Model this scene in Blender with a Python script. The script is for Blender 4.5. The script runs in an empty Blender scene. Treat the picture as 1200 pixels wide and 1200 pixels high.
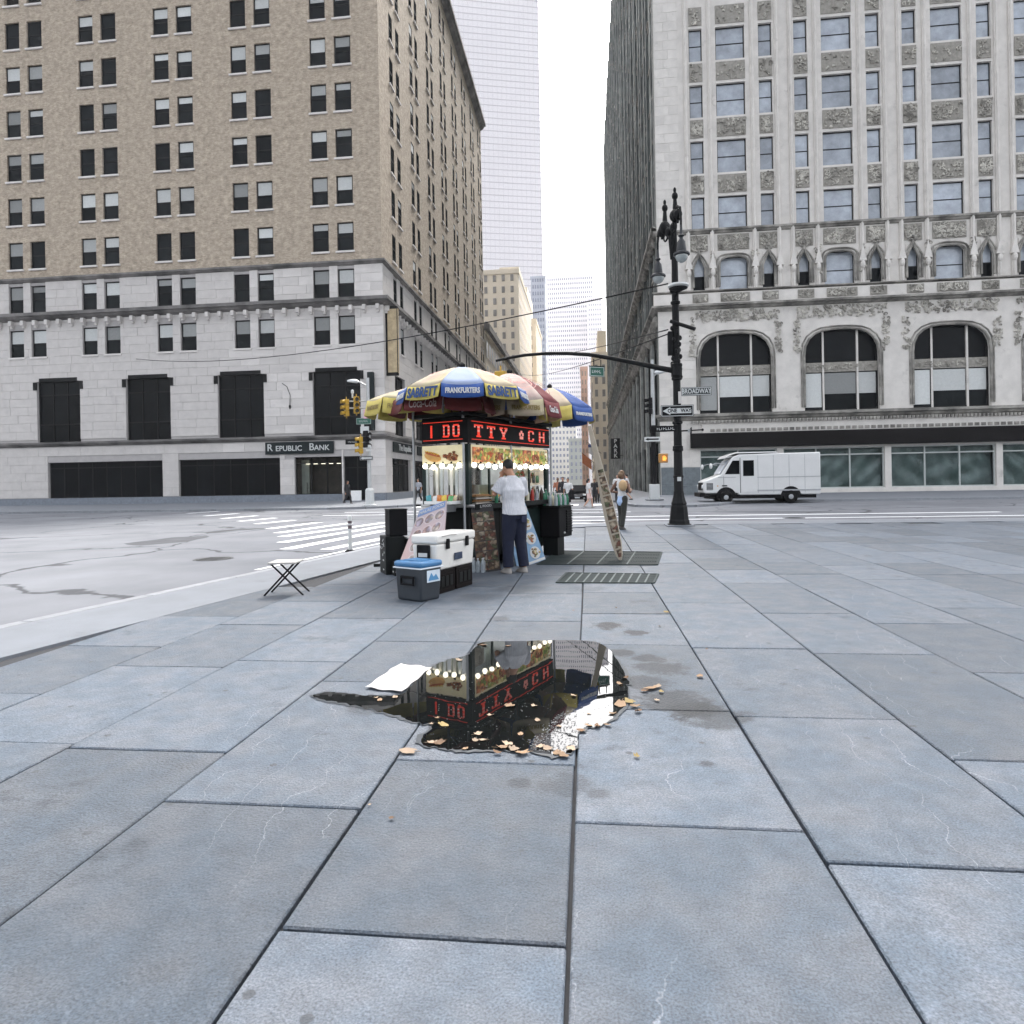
import bpy, math, random
from mathutils import Vector, Matrix
R = math.radians
rnd = random.Random(11)
sc = bpy.context.scene
COL = sc.collection

# ------------------------------------------------------------------ camera, sky, sun, exposure
# World axes follow the street grid: +Y runs up the street ahead, +X to the right.
F, CAM_H, ROLL, TH = 778.0, 1.4, R(1.0), math.atan(88 / 778)
cd = bpy.data.cameras.new('camera')
cam = bpy.data.objects.new('camera', cd)
COL.objects.link(cam)
cd.sensor_width = 36
cd.lens = 36 * F / 1200
cd.shift_y = -36 / 1200
cd.clip_start, cd.clip_end = 0.05, 4000
cam.matrix_world = (Matrix.Translation((0, 0, CAM_H)) @ Matrix.Rotation(TH, 4, 'Z')
                    @ Matrix.Rotation(R(90), 4, 'X') @ Matrix.Rotation(-ROLL, 4, 'Z'))
sc.camera = cam

SUN_EL, SUN_AZ = 52, 8          # azimuth clockwise from +Y
world = bpy.data.worlds.new('World')
sc.world = world
world.use_nodes = True
wn = world.node_tree
bg = wn.nodes['Background']
sky = wn.nodes.new('ShaderNodeTexSky')
sky.sky_type = 'NISHITA'
sky.sun_disc = False
sky.sun_elevation = R(SUN_EL)
sky.sun_rotation = R(SUN_AZ)
sky.air_density = 1.0
sky.dust_density = 6.0
sky.ozone_density = 1.0
hs = wn.nodes.new('ShaderNodeHueSaturation')       # a thin white overcast: the sky's own light with little blue left
hs.inputs['Saturation'].default_value = .28
wn.links.new(sky.outputs[0], hs.inputs['Color'])
wn.links.new(hs.outputs[0], bg.inputs[0])
bg.inputs[1].default_value = 0.15
sl = bpy.data.lights.new('sun', 'SUN')
sun = bpy.data.objects.new('sun', sl)
COL.objects.link(sun)
sl.energy = 1.2
sl.angle = R(12)
sl.color = (1.0, 0.95, 0.88)
sd = Vector((math.sin(R(SUN_AZ)) * math.cos(R(SUN_EL)), math.cos(R(SUN_AZ)) * math.cos(R(SUN_EL)), math.sin(R(SUN_EL))))
sun.rotation_euler = (-sd).to_track_quat('-Z', 'Y').to_euler()
sc.view_settings.view_transform = 'Standard'
sc.view_settings.look = 'None'
sc.view_settings.exposure = 2.12
sc.view_settings.gamma = 1.0
sc.view_settings.use_curve_mapping = False


def _ab(x, y):
    u, v = x - 600, y - 564
    return u * math.cos(ROLL) - v * math.sin(ROLL), u * math.sin(ROLL) + v * math.cos(ROLL)


def at(x, y, D):
    """point of the place seen at photo pixel (x, y), D metres ahead"""
    a, b = _ab(x, y)
    k = D / F
    return Vector(((a * math.cos(TH) - F * math.sin(TH)) * k, (a * math.sin(TH) + F * math.cos(TH)) * k, CAM_H - b * k))


def gr(x, y, z=0.0):
    a, b = _ab(x, y)
    return at(x, y, F * (CAM_H - z) / b)


# ------------------------------------------------------------------ helpers
class MB:
    def __init__(s):
        s.v, s.f, s.m, s.mi, s.T = [], [], [], 0, Matrix()

    def add(s, vs, fs):
        o = len(s.v)
        T = s.T
        s.v += [tuple(T @ Vector(p)) for p in vs]
        s.f += [tuple(i + o for i in f) for f in fs]
        s.m += [s.mi] * len(fs)
        return s

    def box(s, x0, x1, y0, y1, z0, z1):
        return s.add([(x0, y0, z0), (x1, y0, z0), (x1, y1, z0), (x0, y1, z0), (x0, y0, z1), (x1, y0, z1), (x1, y1, z1), (x0, y1, z1)],
                     [(0, 3, 2, 1), (4, 5, 6, 7), (0, 1, 5, 4), (1, 2, 6, 5), (2, 3, 7, 6), (3, 0, 4, 7)])

    def cbox(s, c, d, rz=0.0):
        T = s.T
        s.T = T @ Matrix.Translation(c) @ Matrix.Rotation(rz, 4, 'Z')
        s.box(-d[0] / 2, d[0] / 2, -d[1] / 2, d[1] / 2, -d[2] / 2, d[2] / 2)
        s.T = T
        return s

    def quad(s, a, b, c, d):
        return s.add([a, b, c, d], [(0, 1, 2, 3)])

    def prism(s, poly, z0, z1):
        """poly of (x, y), counter-clockwise, extruded in z"""
        n = len(poly)
        return s.add([(x, y, z0) for x, y in poly] + [(x, y, z1) for x, y in poly],
                     [tuple(range(n - 1, -1, -1)), tuple(range(n, 2 * n))] + [(i, (i + 1) % n, n + (i + 1) % n, n + i) for i in range(n)])

    def slab_y(s, poly, y0, y1):
        """poly of (x, z) extruded along y"""
        T = s.T
        s.T = T @ Matrix(((1, 0, 0, 0), (0, 0, -1, 0), (0, 1, 0, 0), (0, 0, 0, 1)))
        s.prism(poly, -y1, -y0)
        s.T = T
        return s

    def tube(s, pts, r, n=8, caps=True):
        pts = [Vector(p) for p in pts]
        rs = list(r) if isinstance(r, (list, tuple)) else [r] * len(pts)
        vs, fs = [], []
        up = None
        for i, p in enumerate(pts):
            d = (pts[min(i + 1, len(pts) - 1)] - pts[max(i - 1, 0)])
            d = d.normalized() if d.length > 1e-9 else Vector((0, 0, 1))
            if up is None:
                up = Vector((0, 0, 1)) if abs(d.z) < .9 else Vector((1, 0, 0))
            a = d.cross(up)
            a = a.normalized() if a.length > 1e-6 else d.orthogonal().normalized()
            b = a.cross(d).normalized()
            up = b
            for k in range(n):
                t = 2 * math.pi * k / n
                vs.append(p + (a * math.cos(t) + b * math.sin(t)) * rs[i])
        for i in range(len(pts) - 1):
            for k in range(n):
                fs.append((i * n + k, i * n + (k + 1) % n, (i + 1) * n + (k + 1) % n, (i + 1) * n + k))
        if caps:
            fs.append(tuple(range(n - 1, -1, -1)))
            fs.append(tuple(range((len(pts) - 1) * n, len(pts) * n)))
        return s.add(vs, fs)

    def lathe(s, prof, n=16, c=(0, 0, 0)):
        vs, fs = [], []
        for r, z in prof:
            for k in range(n):
                t = 2 * math.pi * k / n
                vs.append((c[0] + max(r, 1e-4) * math.cos(t), c[1] + max(r, 1e-4) * math.sin(t), c[2] + z))
        for i in range(len(prof) - 1):
            for k in range(n):
                fs.append((i * n + k, i * n + (k + 1) % n, (i + 1) * n + (k + 1) % n, (i + 1) * n + k))
        fs.append(tuple(range(n - 1, -1, -1)))
        fs.append(tuple(range((len(prof) - 1) * n, len(prof) * n)))
        return s.add(vs, fs)

    def ball(s, c, r, n=10, m=6):
        rx, ry, rz = r if isinstance(r, (tuple, list)) else (r, r, r)
        vs = [(c[0], c[1], c[2] - rz)]
        for j in range(1, m):
            t = -math.pi / 2 + math.pi * j / m
            for k in range(n):
                a = 2 * math.pi * k / n
                vs.append((c[0] + rx * math.cos(t) * math.cos(a), c[1] + ry * math.cos(t) * math.sin(a), c[2] + rz * math.sin(t)))
        vs.append((c[0], c[1], c[2] + rz))
        fs = [(0, 1 + (k + 1) % n, 1 + k) for k in range(n)]
        for j in range(m - 2):
            for k in range(n):
                fs.append((1 + j * n + k, 1 + j * n + (k + 1) % n, 1 + (j + 1) * n + (k + 1) % n, 1 + (j + 1) * n + k))
        L = len(vs) - 1
        o = 1 + (m - 2) * n
        fs += [(L, o + k, o + (k + 1) % n) for k in range(n)]
        return s.add(vs, fs)

    def loft(s, rings, n=14):
        """rings of (centre, rx, ry): ellipses in the xy plane"""
        vs, fs = [], []
        for c, rx, ry in rings:
            for k in range(n):
                t = 2 * math.pi * k / n
                vs.append((c[0] + rx * math.cos(t), c[1] + ry * math.sin(t), c[2]))
        for i in range(len(rings) - 1):
            for k in range(n):
                fs.append((i * n + k, i * n + (k + 1) % n, (i + 1) * n + (k + 1) % n, (i + 1) * n + k))
        fs.append(tuple(range(n - 1, -1, -1)))
        fs.append(tuple(range((len(rings) - 1) * n, len(rings) * n)))
        return s.add(vs, fs)

    def mesh(s, name):
        me = bpy.data.meshes.new(name)
        me.from_pydata(s.v, [], s.f)
        me.polygons.foreach_set('material_index', s.m)
        me.update()
        return me


def obj(name, geo, mats=None, parent=None, loc=None, rot=None, smooth=False, bevel=0, bseg=2, mw=None, solid=0, scale=None):
    me = geo.mesh(name) if isinstance(geo, MB) else geo
    if mats is not None and not me.materials:
        for m in (mats if isinstance(mats, (list, tuple)) else [mats]):
            me.materials.append(m)
    if smooth:
        me.polygons.foreach_set('use_smooth', [True] * len(me.polygons))
        if smooth != 'all':
            try:
                me.set_sharp_from_angle(angle=R(40))
            except Exception:
                pass
    o = bpy.data.objects.new(name, me)
    COL.objects.link(o)
    if parent is not None:
        o.parent = parent
    if mw is not None:
        o.matrix_basis = mw
    if loc is not None:
        o.location = loc
    if rot is not None:
        o.rotation_euler = rot
    if scale is not None:
        o.scale = scale
    if solid:
        md = o.modifiers.new('solid', 'SOLIDIFY')
        md.thickness = solid
        md.offset = 0
    if bevel:
        md = o.modifiers.new('bevel', 'BEVEL')
        md.width, md.segments, md.limit_method, md.angle_limit = bevel, bseg, 'ANGLE', R(35)
    return o


def tag(o, label=None, cat=None, group=None, kind=None):
    for k, v in (('label', label), ('category', cat), ('group', group), ('kind', kind)):
        if v:
            o[k] = v
    return o


def thing(name, label, cat, loc=(0, 0, 0), rz=0.0, group=None):
    o = bpy.data.objects.new(name, None)
    COL.objects.link(o)
    o.location = loc
    o.rotation_euler = (0, 0, rz)
    o.empty_display_size = .1
    return tag(o, label, cat, group)


def copy_tree(o, parent=None):
    c = o.copy()
    COL.objects.link(c)
    c.parent = parent
    for ch in list(o.children):
        copy_tree(ch, c)
    return c


_TX = {}


def text_mesh(s, size, extr=.004, bold=0.0, sx=1.0):
    """letters in the xy plane, centred, facing +z"""
    key = (s, size, extr, bold, sx)
    if key in _TX:
        return _TX[key].copy()
    cu = bpy.data.curves.new('t', 'FONT')
    cu.body, cu.size, cu.extrude, cu.align_x, cu.align_y = s, size, extr, 'CENTER', 'CENTER'
    cu.offset = bold
    cu.resolution_u = 3
    o = bpy.data.objects.new('t', cu)
    COL.objects.link(o)
    bpy.context.view_layer.update()
    dg = bpy.context.evaluated_depsgraph_get()
    me = bpy.data.meshes.new_from_object(o.evaluated_get(dg))
    bpy.data.objects.remove(o)
    if sx != 1:
        for v in me.vertices:
            v.co.x *= sx
    _TX[key] = me
    return me.copy()


def wall_mw(p, face_deg, tilt=0.0):
    """matrix that stands something drawn in xy upright on a wall facing the compass direction face_deg (0 = +Y, clockwise)"""
    return Matrix.Translation(p) @ Matrix.Rotation(R(180 - face_deg), 4, 'Z') @ Matrix.Rotation(R(90) + tilt, 4, 'X')


def text(s, size, m, parent, mw, extr=.004, bold=0.0, name='lettering', sx=1.0):
    me = text_mesh(s, size, extr, bold, sx)
    me.materials.clear()
    return obj(name, me, m, parent, mw=mw)


# ------------------------------------------------------------------ materials
_M = {}


def mat(name, c, rough=.7, metal=0.0, var=.12, scale=6.0, bump=0.0, bscale=30.0, spec=.4, rand=0.0, emis=None, es=1.0, coat=0.0, tint=None, spots=None):
    """tone noise, fine relief, per-object variation; tint = second colour mixed in by large noise; spots = (colour, scale, amount)"""
    if name in _M:
        return _M[name]
    m = bpy.data.materials.new(name)
    m.use_nodes = True
    nt = m.node_tree
    N, Lk = nt.nodes, nt.links.new
    b = N['Principled BSDF']
    b.inputs['Roughness'].default_value = rough
    b.inputs['Metallic'].default_value = metal
    b.inputs['Specular IOR Level'].default_value = spec
    b.inputs['Coat Weight'].default_value = coat
    tc = N.new('ShaderNodeTexCoord')
    vec = tc.outputs['Object']
    nz = N.new('ShaderNodeTexNoise')
    nz.inputs['Scale'].default_value = scale
    nz.inputs['Detail'].default_value = 6
    nz.inputs['Roughness'].default_value = .6
    oi = N.new('ShaderNodeObjectInfo')
    if rand:
        ad = N.new('ShaderNodeVectorMath')
        ad.operation = 'ADD'
        sm = N.new('ShaderNodeMath')
        sm.operation = 'MULTIPLY'
        sm.inputs[1].default_value = 37.0
        Lk(oi.outputs['Random'], sm.inputs[0])
        Lk(vec, ad.inputs[0])
        Lk(sm.outputs[0], ad.inputs[1])
        vec = ad.outputs[0]
    Lk(vec, nz.inputs['Vector'])
    cur = None
    base = N.new('ShaderNodeRGB')
    base.outputs[0].default_value = (*c, 1)
    cur = base.outputs[0]
    if tint:
        n2 = N.new('ShaderNodeTexNoise')
        n2.inputs['Scale'].default_value = scale * .35
        n2.inputs['Detail'].default_value = 4
        Lk(vec, n2.inputs['Vector'])
        rp = N.new('ShaderNodeMapRange')
        rp.inputs[1].default_value, rp.inputs[2].default_value = .38, .66
        Lk(n2.outputs['Fac'], rp.inputs[0])
        mx = N.new('ShaderNodeMix')
        mx.data_type = 'RGBA'
        Lk(rp.outputs[0], mx.inputs['Factor'])
        Lk(cur, mx.inputs['A'])
        mx.inputs['B'].default_value = (*tint, 1)
        cur = mx.outputs['Result']
    if spots:
        n3 = N.new('ShaderNodeTexNoise')
        n3.inputs['Scale'].default_value = spots[1]
        n3.inputs['Detail'].default_value = 5
        n3.inputs['Roughness'].default_value = .65
        Lk(vec, n3.inputs['Vector'])
        rp = N.new('ShaderNodeMapRange')
        rp.inputs[1].default_value, rp.inputs[2].default_value = .62 - .0 * spots[2], .70
        rp.inputs[4].default_value = spots[2]
        Lk(n3.outputs['Fac'], rp.inputs[0])
        mx = N.new('ShaderNodeMix')
        mx.data_type = 'RGBA'
        Lk(rp.outputs[0], mx.inputs['Factor'])
        Lk(cur, mx.inputs['A'])
        mx.inputs['B'].default_value = (*spots[0], 1)
        cur = mx.outputs['Result']
    # value variation
    mr = N.new('ShaderNodeMapRange')
    mr.inputs[1].default_value, mr.inputs[2].default_value = .25, .75
    mr.inputs[3].default_value, mr.inputs[4].default_value = 1 - var, 1 + var
    Lk(nz.outputs['Fac'], mr.inputs[0])
    val = mr.outputs[0]
    if rand:
        m2 = N.new('ShaderNodeMapRange')
        m2.inputs[3].default_value, m2.inputs[4].default_value = 1 - rand, 1 + rand
        Lk(oi.outputs['Random'], m2.inputs[0])
        mm = N.new('ShaderNodeMath')
        mm.operation = 'MULTIPLY'
        Lk(val, mm.inputs[0])
        Lk(m2.outputs[0], mm.inputs[1])
        val = mm.outputs[0]
    sc_ = N.new('ShaderNodeVectorMath')
    sc_.operation = 'SCALE'
    Lk(cur, sc_.inputs[0])
    Lk(val, sc_.inputs['Scale'])
    Lk(sc_.outputs[0], b.inputs['Base Color'])
    # roughness follows tone a little
    rr = N.new('ShaderNodeMapRange')
    rr.inputs[3].default_value, rr.inputs[4].default_value = max(.02, rough - .08), min(1, rough + .08)
    Lk(nz.outputs['Fac'], rr.inputs[0])
    Lk(rr.outputs[0], b.inputs['Roughness'])
    if bump:
        nb = N.new('ShaderNodeTexNoise')
        nb.inputs['Scale'].default_value = bscale
        nb.inputs['Detail'].default_value = 6
        Lk(vec, nb.inputs['Vector'])
        bp = N.new('ShaderNodeBump')
        bp.inputs['Strength'].default_value = bump
        bp.inputs['Distance'].default_value = .02
        Lk(nb.outputs['Fac'], bp.inputs['Height'])
        Lk(bp.outputs[0], b.inputs['Normal'])
    if emis:
        b.inputs['Emission Color'].default_value = (*emis, 1)
        b.inputs['Emission Strength'].default_value = es
    _M[name] = m
    return m


def brick_mat(name, axis, c1, c2, mortar, bw=.26, bh=.085):
    """brickwork in the plane (axis, z)"""
    m = mat(name, c1, .85, var=.1)
    nt = m.node_tree
    N, Lk = nt.nodes, nt.links.new
    b = N['Principled BSDF']
    tc = N.new('ShaderNodeTexCoord')
    sp = N.new('ShaderNodeSeparateXYZ')
    cb = N.new('ShaderNodeCombineXYZ')
    Lk(tc.outputs['Object'], sp.inputs[0])
    Lk(sp.outputs[axis], cb.inputs['X'])
    Lk(sp.outputs['Z'], cb.inputs['Y'])
    br = N.new('ShaderNodeTexBrick')
    br.inputs['Scale'].default_value = 1
    br.inputs['Brick Width'].default_value = bw
    br.inputs['Row Height'].default_value = bh
    br.inputs['Mortar Size'].default_value = .012
    br.inputs['Color1'].default_value = (*c1, 1)
    br.inputs['Color2'].default_value = (*c2, 1)
    br.inputs['Mortar'].default_value = (*mortar, 1)
    Lk(cb.outputs[0], br.inputs['Vector'])
    nz = N.new('ShaderNodeTexNoise')
    nz.inputs['Scale'].default_value = 2.2
    nz.inputs['Detail'].default_value = 8
    nz.inputs['Roughness'].default_value = .75
    Lk(cb.outputs[0], nz.inputs['Vector'])
    mr = N.new('ShaderNodeMapRange')
    mr.inputs[1].default_value, mr.inputs[2].default_value = .3, .7
    mr.inputs[3].default_value, mr.inputs[4].default_value = .6, 1.32
    Lk(nz.outputs['Fac'], mr.inputs[0])
    sc_ = N.new('ShaderNodeVectorMath')
    sc_.operation = 'SCALE'
    Lk(br.outputs['Color'], sc_.inputs[0])
    Lk(mr.outputs[0], sc_.inputs['Scale'])
    Lk(sc_.outputs[0], b.inputs['Base Color'])
    return m


def glass_mat(name, c, rough=.04, spec=.6, ior=1.5):
    """window glass with a dark room behind it"""
    m = mat(name, c, rough, var=.35, scale=.9, spec=spec, rand=.25)
    m.node_tree.nodes['Principled BSDF'].inputs['IOR'].default_value = ior
    return m


def emit_mat(name, c, es):
    return mat(name, tuple(x * .6 for x in c), .5, emis=c, es=es)


def food_mat(name, cols, scale, back=None):
    """flat printed picture of food: cells of several colours"""
    m = mat(name, cols[0], .55)
    nt = m.node_tree
    N, Lk = nt.nodes, nt.links.new
    b = N['Principled BSDF']
    tc = N.new('ShaderNodeTexCoord')
    oi = N.new('ShaderNodeObjectInfo')
    ad = N.new('ShaderNodeVectorMath')
    ad.operation = 'ADD'
    sm = N.new('ShaderNodeMath')
    sm.operation = 'MULTIPLY'
    sm.inputs[1].default_value = 53.0
    Lk(oi.outputs['Random'], sm.inputs[0])
    Lk(tc.outputs['Object'], ad.inputs[0])
    Lk(sm.outputs[0], ad.inputs[1])
    nw = N.new('ShaderNodeTexNoise')
    nw.inputs['Scale'].default_value = scale * .7
    Lk(ad.outputs[0], nw.inputs['Vector'])
    a2 = N.new('ShaderNodeVectorMath')
    a2.operation = 'MULTIPLY_ADD'
    a2.inputs[1].default_value = (.12, .12, .12)
    Lk(nw.outputs['Color'], a2.inputs[0])
    Lk(ad.outputs[0], a2.inputs[2])
    vo = N.new('ShaderNodeTexVoronoi')
    vo.inputs['Scale'].default_value = scale
    Lk(a2.outputs[0], vo.inputs['Vector'])
    sp = N.new('ShaderNodeSeparateColor')
    Lk(vo.outputs['Color'], sp.inputs[0])
    cr = N.new('ShaderNodeValToRGB')
    cr.color_ramp.interpolation = 'CONSTANT'
    el = cr.color_ramp.elements
    el[0].color = (*cols[0], 1)
    el[1].position, el[1].color = 1 / len(cols), (*cols[1], 1)
    for i in range(2, len(cols)):
        e = el.new(i / len(cols))
        e.color = (*cols[i], 1)
    Lk(sp.outputs[0], cr.inputs[0])
    mx = N.new('ShaderNodeVectorMath')
    mx.operation = 'SCALE'
    mr = N.new('ShaderNodeMapRange')
    mr.inputs[2].default_value = .7
    mr.inputs[3].default_value, mr.inputs[4].default_value = 1.25, .45
    Lk(vo.outputs['Distance'], mr.inputs[0])
    Lk(cr.outputs[0], mx.inputs[0])
    Lk(mr.outputs[0], mx.inputs['Scale'])
    Lk(mx.outputs[0], b.inputs['Base Color'])
    return m


BLACK = mat('black_metal', (.005, .005, .006), .55, var=.2, spec=.12)
BLACKP = mat('black_plastic', (.007, .007, .008), .65, var=.2, scale=14, spec=.12)
STEEL = mat('stainless_steel', (.55, .55, .54), .3, 1.0, var=.12, scale=9)
ALU = mat('grey_metal', (.36, .37, .38), .42, .6, var=.15)
WHITE = mat('white_paint', (.78, .78, .76), .5, var=.06)
OFFWHITE = mat('offwhite_plastic', (.66, .64, .6), .5, var=.06, scale=5, spots=((.42, .38, .33), 5, .35))
DARKGLASS = glass_mat('dark_glass', (.005, .006, .007), .06, .2, 1.25)
RUBBER = mat('rubber', (.008, .008, .008), .85, var=.2, spec=.1)
# ------------------------------------------------------------------ ground
ROAD_Z = -.13


def hgt(p, q):
    """the street ahead falls away gently"""
    w = 1.0
    if p < -11.5:
        w = max(0, 1 - (-11.5 - p) / 5.3)
    elif p > 2.5:
        w = max(0, 1 - (p - 2.5) / 3.7)
    t = max(0, q - 42)
    return -w * .028 * (t if t < 260 else 260)


def sheet(ps, qs, z, keep=None):
    m = MB()
    vs = [(p, q, z + hgt(p, q)) for q in qs for p in ps]
    n = len(ps)
    fs = []
    for j in range(len(qs) - 1):
        for i in range(n - 1):
            fs.append((j * n + i, j * n + i + 1, (j + 1) * n + i + 1, (j + 1) * n + i))
    return m.add(vs, fs)


ASPHALT = mat('asphalt', (.17, .177, .192), .9, spec=.15, var=.16, scale=.6, bump=.25, bscale=60, tint=(.13, .136, .15), spots=((.08, .085, .095), .35, .5))
CONC = mat('pale_concrete', (.15, .162, .18), .85, var=.14, scale=1.6, bump=.2, bscale=50, spots=((.1, .11, .122), 1.1, .5))
GRANITE = mat('kerb_granite', (.2, .21, .225), .7, var=.2, scale=6, rand=.12)
PAINT = mat('road_paint', (.78, .79, .8), .7, var=.12, scale=7, spots=((.4, .4, .42), 5, .6))
GROUT = mat('paving_joint', (.035, .036, .04), .95, var=.3, scale=9)

ps = [-600, -200, -90, -50, -30, -22, -16.9, -14, -11.5, -8, -5, -2, 1, 2.5, 4.5, 6.3, 10, 20, 40, 90, 200, 600]
qs = [-60, -20, 0, 10, 20, 30, 38, 42, 46, 50, 56, 64, 74, 86, 100, 120, 150, 190, 240, 302, 400, 700, 1600]
_nt = ASPHALT.node_tree
_b = _nt.nodes['Principled BSDF']
_s = _b.inputs['Base Color'].links[0].from_socket
_tc = _nt.nodes.new('ShaderNodeTexCoord')
_nw = _nt.nodes.new('ShaderNodeTexNoise')
_nw.inputs['Scale'].default_value = .5
_nw.inputs['Detail'].default_value = 5
_nt.links.new(_tc.outputs['Object'], _nw.inputs['Vector'])
_ad = _nt.nodes.new('ShaderNodeVectorMath')
_ad.operation = 'MULTIPLY_ADD'
_ad.inputs[1].default_value = (2.5, 2.5, 0)
_nt.links.new(_nw.outputs['Color'], _ad.inputs[0])
_nt.links.new(_tc.outputs['Object'], _ad.inputs[2])
_vo = _nt.nodes.new('ShaderNodeTexVoronoi')
_vo.feature = 'DISTANCE_TO_EDGE'
_vo.inputs['Scale'].default_value = .16
_nt.links.new(_ad.outputs[0], _vo.inputs['Vector'])
_mr = _nt.nodes.new('ShaderNodeMapRange')
_mr.inputs[1].default_value, _mr.inputs[2].default_value = .004, .012
_mr.inputs[3].default_value, _mr.inputs[4].default_value = .8, 0
_nt.links.new(_vo.outputs['Distance'], _mr.inputs[0])
_mx = _nt.nodes.new('ShaderNodeMix')
_mx.data_type = 'RGBA'
_mx.inputs['B'].default_value = (.04, .042, .046, 1)
_nt.links.new(_mr.outputs[0], _mx.inputs['Factor'])
_nt.links.new(_s, _mx.inputs['A'])
_nt.links.new(_mx.outputs['Result'], _b.inputs['Base Color'])
road = tag(obj('road', sheet(ps, qs, ROAD_Z), ASPHALT), kind='structure')

# plaza outline (kerb line), counter-clockwise from the near left
KERB = [(-7.9, -6), (-7.06, 0), (-5.26, 11.26), (-4.72, 14.63), (-4.3, 16.6), (-3.5, 18.6), (-2.2, 20.3), (-.4, 21.4), (1.6, 21.9), (14, 22.0), (45, 22.1)]
plaza_poly = [(45, -6)] + KERB[::-1]                    # clockwise -> reverse below
plaza_poly = plaza_poly[::-1]
pav = tag(thing('plaza_pavement', None, None), kind='structure')
base = MB()
base.prism(plaza_poly[::-1], -.5, -.03)
obj('bedding', base, GROUT, pav)


def inside(p, q, poly):
    c = False
    n = len(poly)
    for i in range(n):
        (x0, y0), (x1, y1) = poly[i], poly[(i + 1) % n]
        if (y0 > q) != (y1 > q) and p < (x1 - x0) * (q - y0) / (y1 - y0) + x0:
            c = not c
    return c


def off_line(pts, d):
    """offset an open line to its right by d"""
    out = []
    for i, p in enumerate(pts):
        a = Vector(pts[max(i - 1, 0)])
        b = Vector(pts[min(i + 1, len(pts) - 1)])
        t = (b - a).normalized()
        out.append((p[0] + t.y * d, p[1] - t.x * d))
    return out


# kerb stones, one by one along the kerb line
kl = []
for i in range(len(KERB) - 1):
    a, b = Vector(KERB[i]), Vector(KERB[i + 1])
    if i == len(KERB) - 2:
        b = a.lerp(b, .25)
    n = max(1, round((b - a).length / 1.7))
    kl += [tuple(a.lerp(b, k / n)) for k in range(n)]
kl.append(tuple(b))
ko = off_line(kl, .17)
kerb = tag(thing('plaza_kerb', None, None), kind='structure')
for i in range(len(kl) - 1):
    g = .004
    a, b, c, d = Vector(kl[i]), Vector(kl[i + 1]), Vector(ko[i + 1]), Vector(ko[i])
    q4 = [a.lerp(b, g), d.lerp(c, g), c.lerp(d, g), b.lerp(a, g)]
    obj('kerb_stone', MB().prism([tuple(v) for v in q4], -.3, .004 + rnd.uniform(-.002, .003)), GRANITE, kerb, bevel=.012, bseg=1)
# poured concrete apron behind the kerb
ki = off_line(kl, .178)
kw = off_line(kl, 1.35)
ap = MB()
for i in range(len(ki) - 1):
    ap.prism([ki[i], kw[i], kw[i + 1], ki[i + 1]], -.1, .001)
obj('concrete_apron', ap, CONC, pav)

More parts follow.
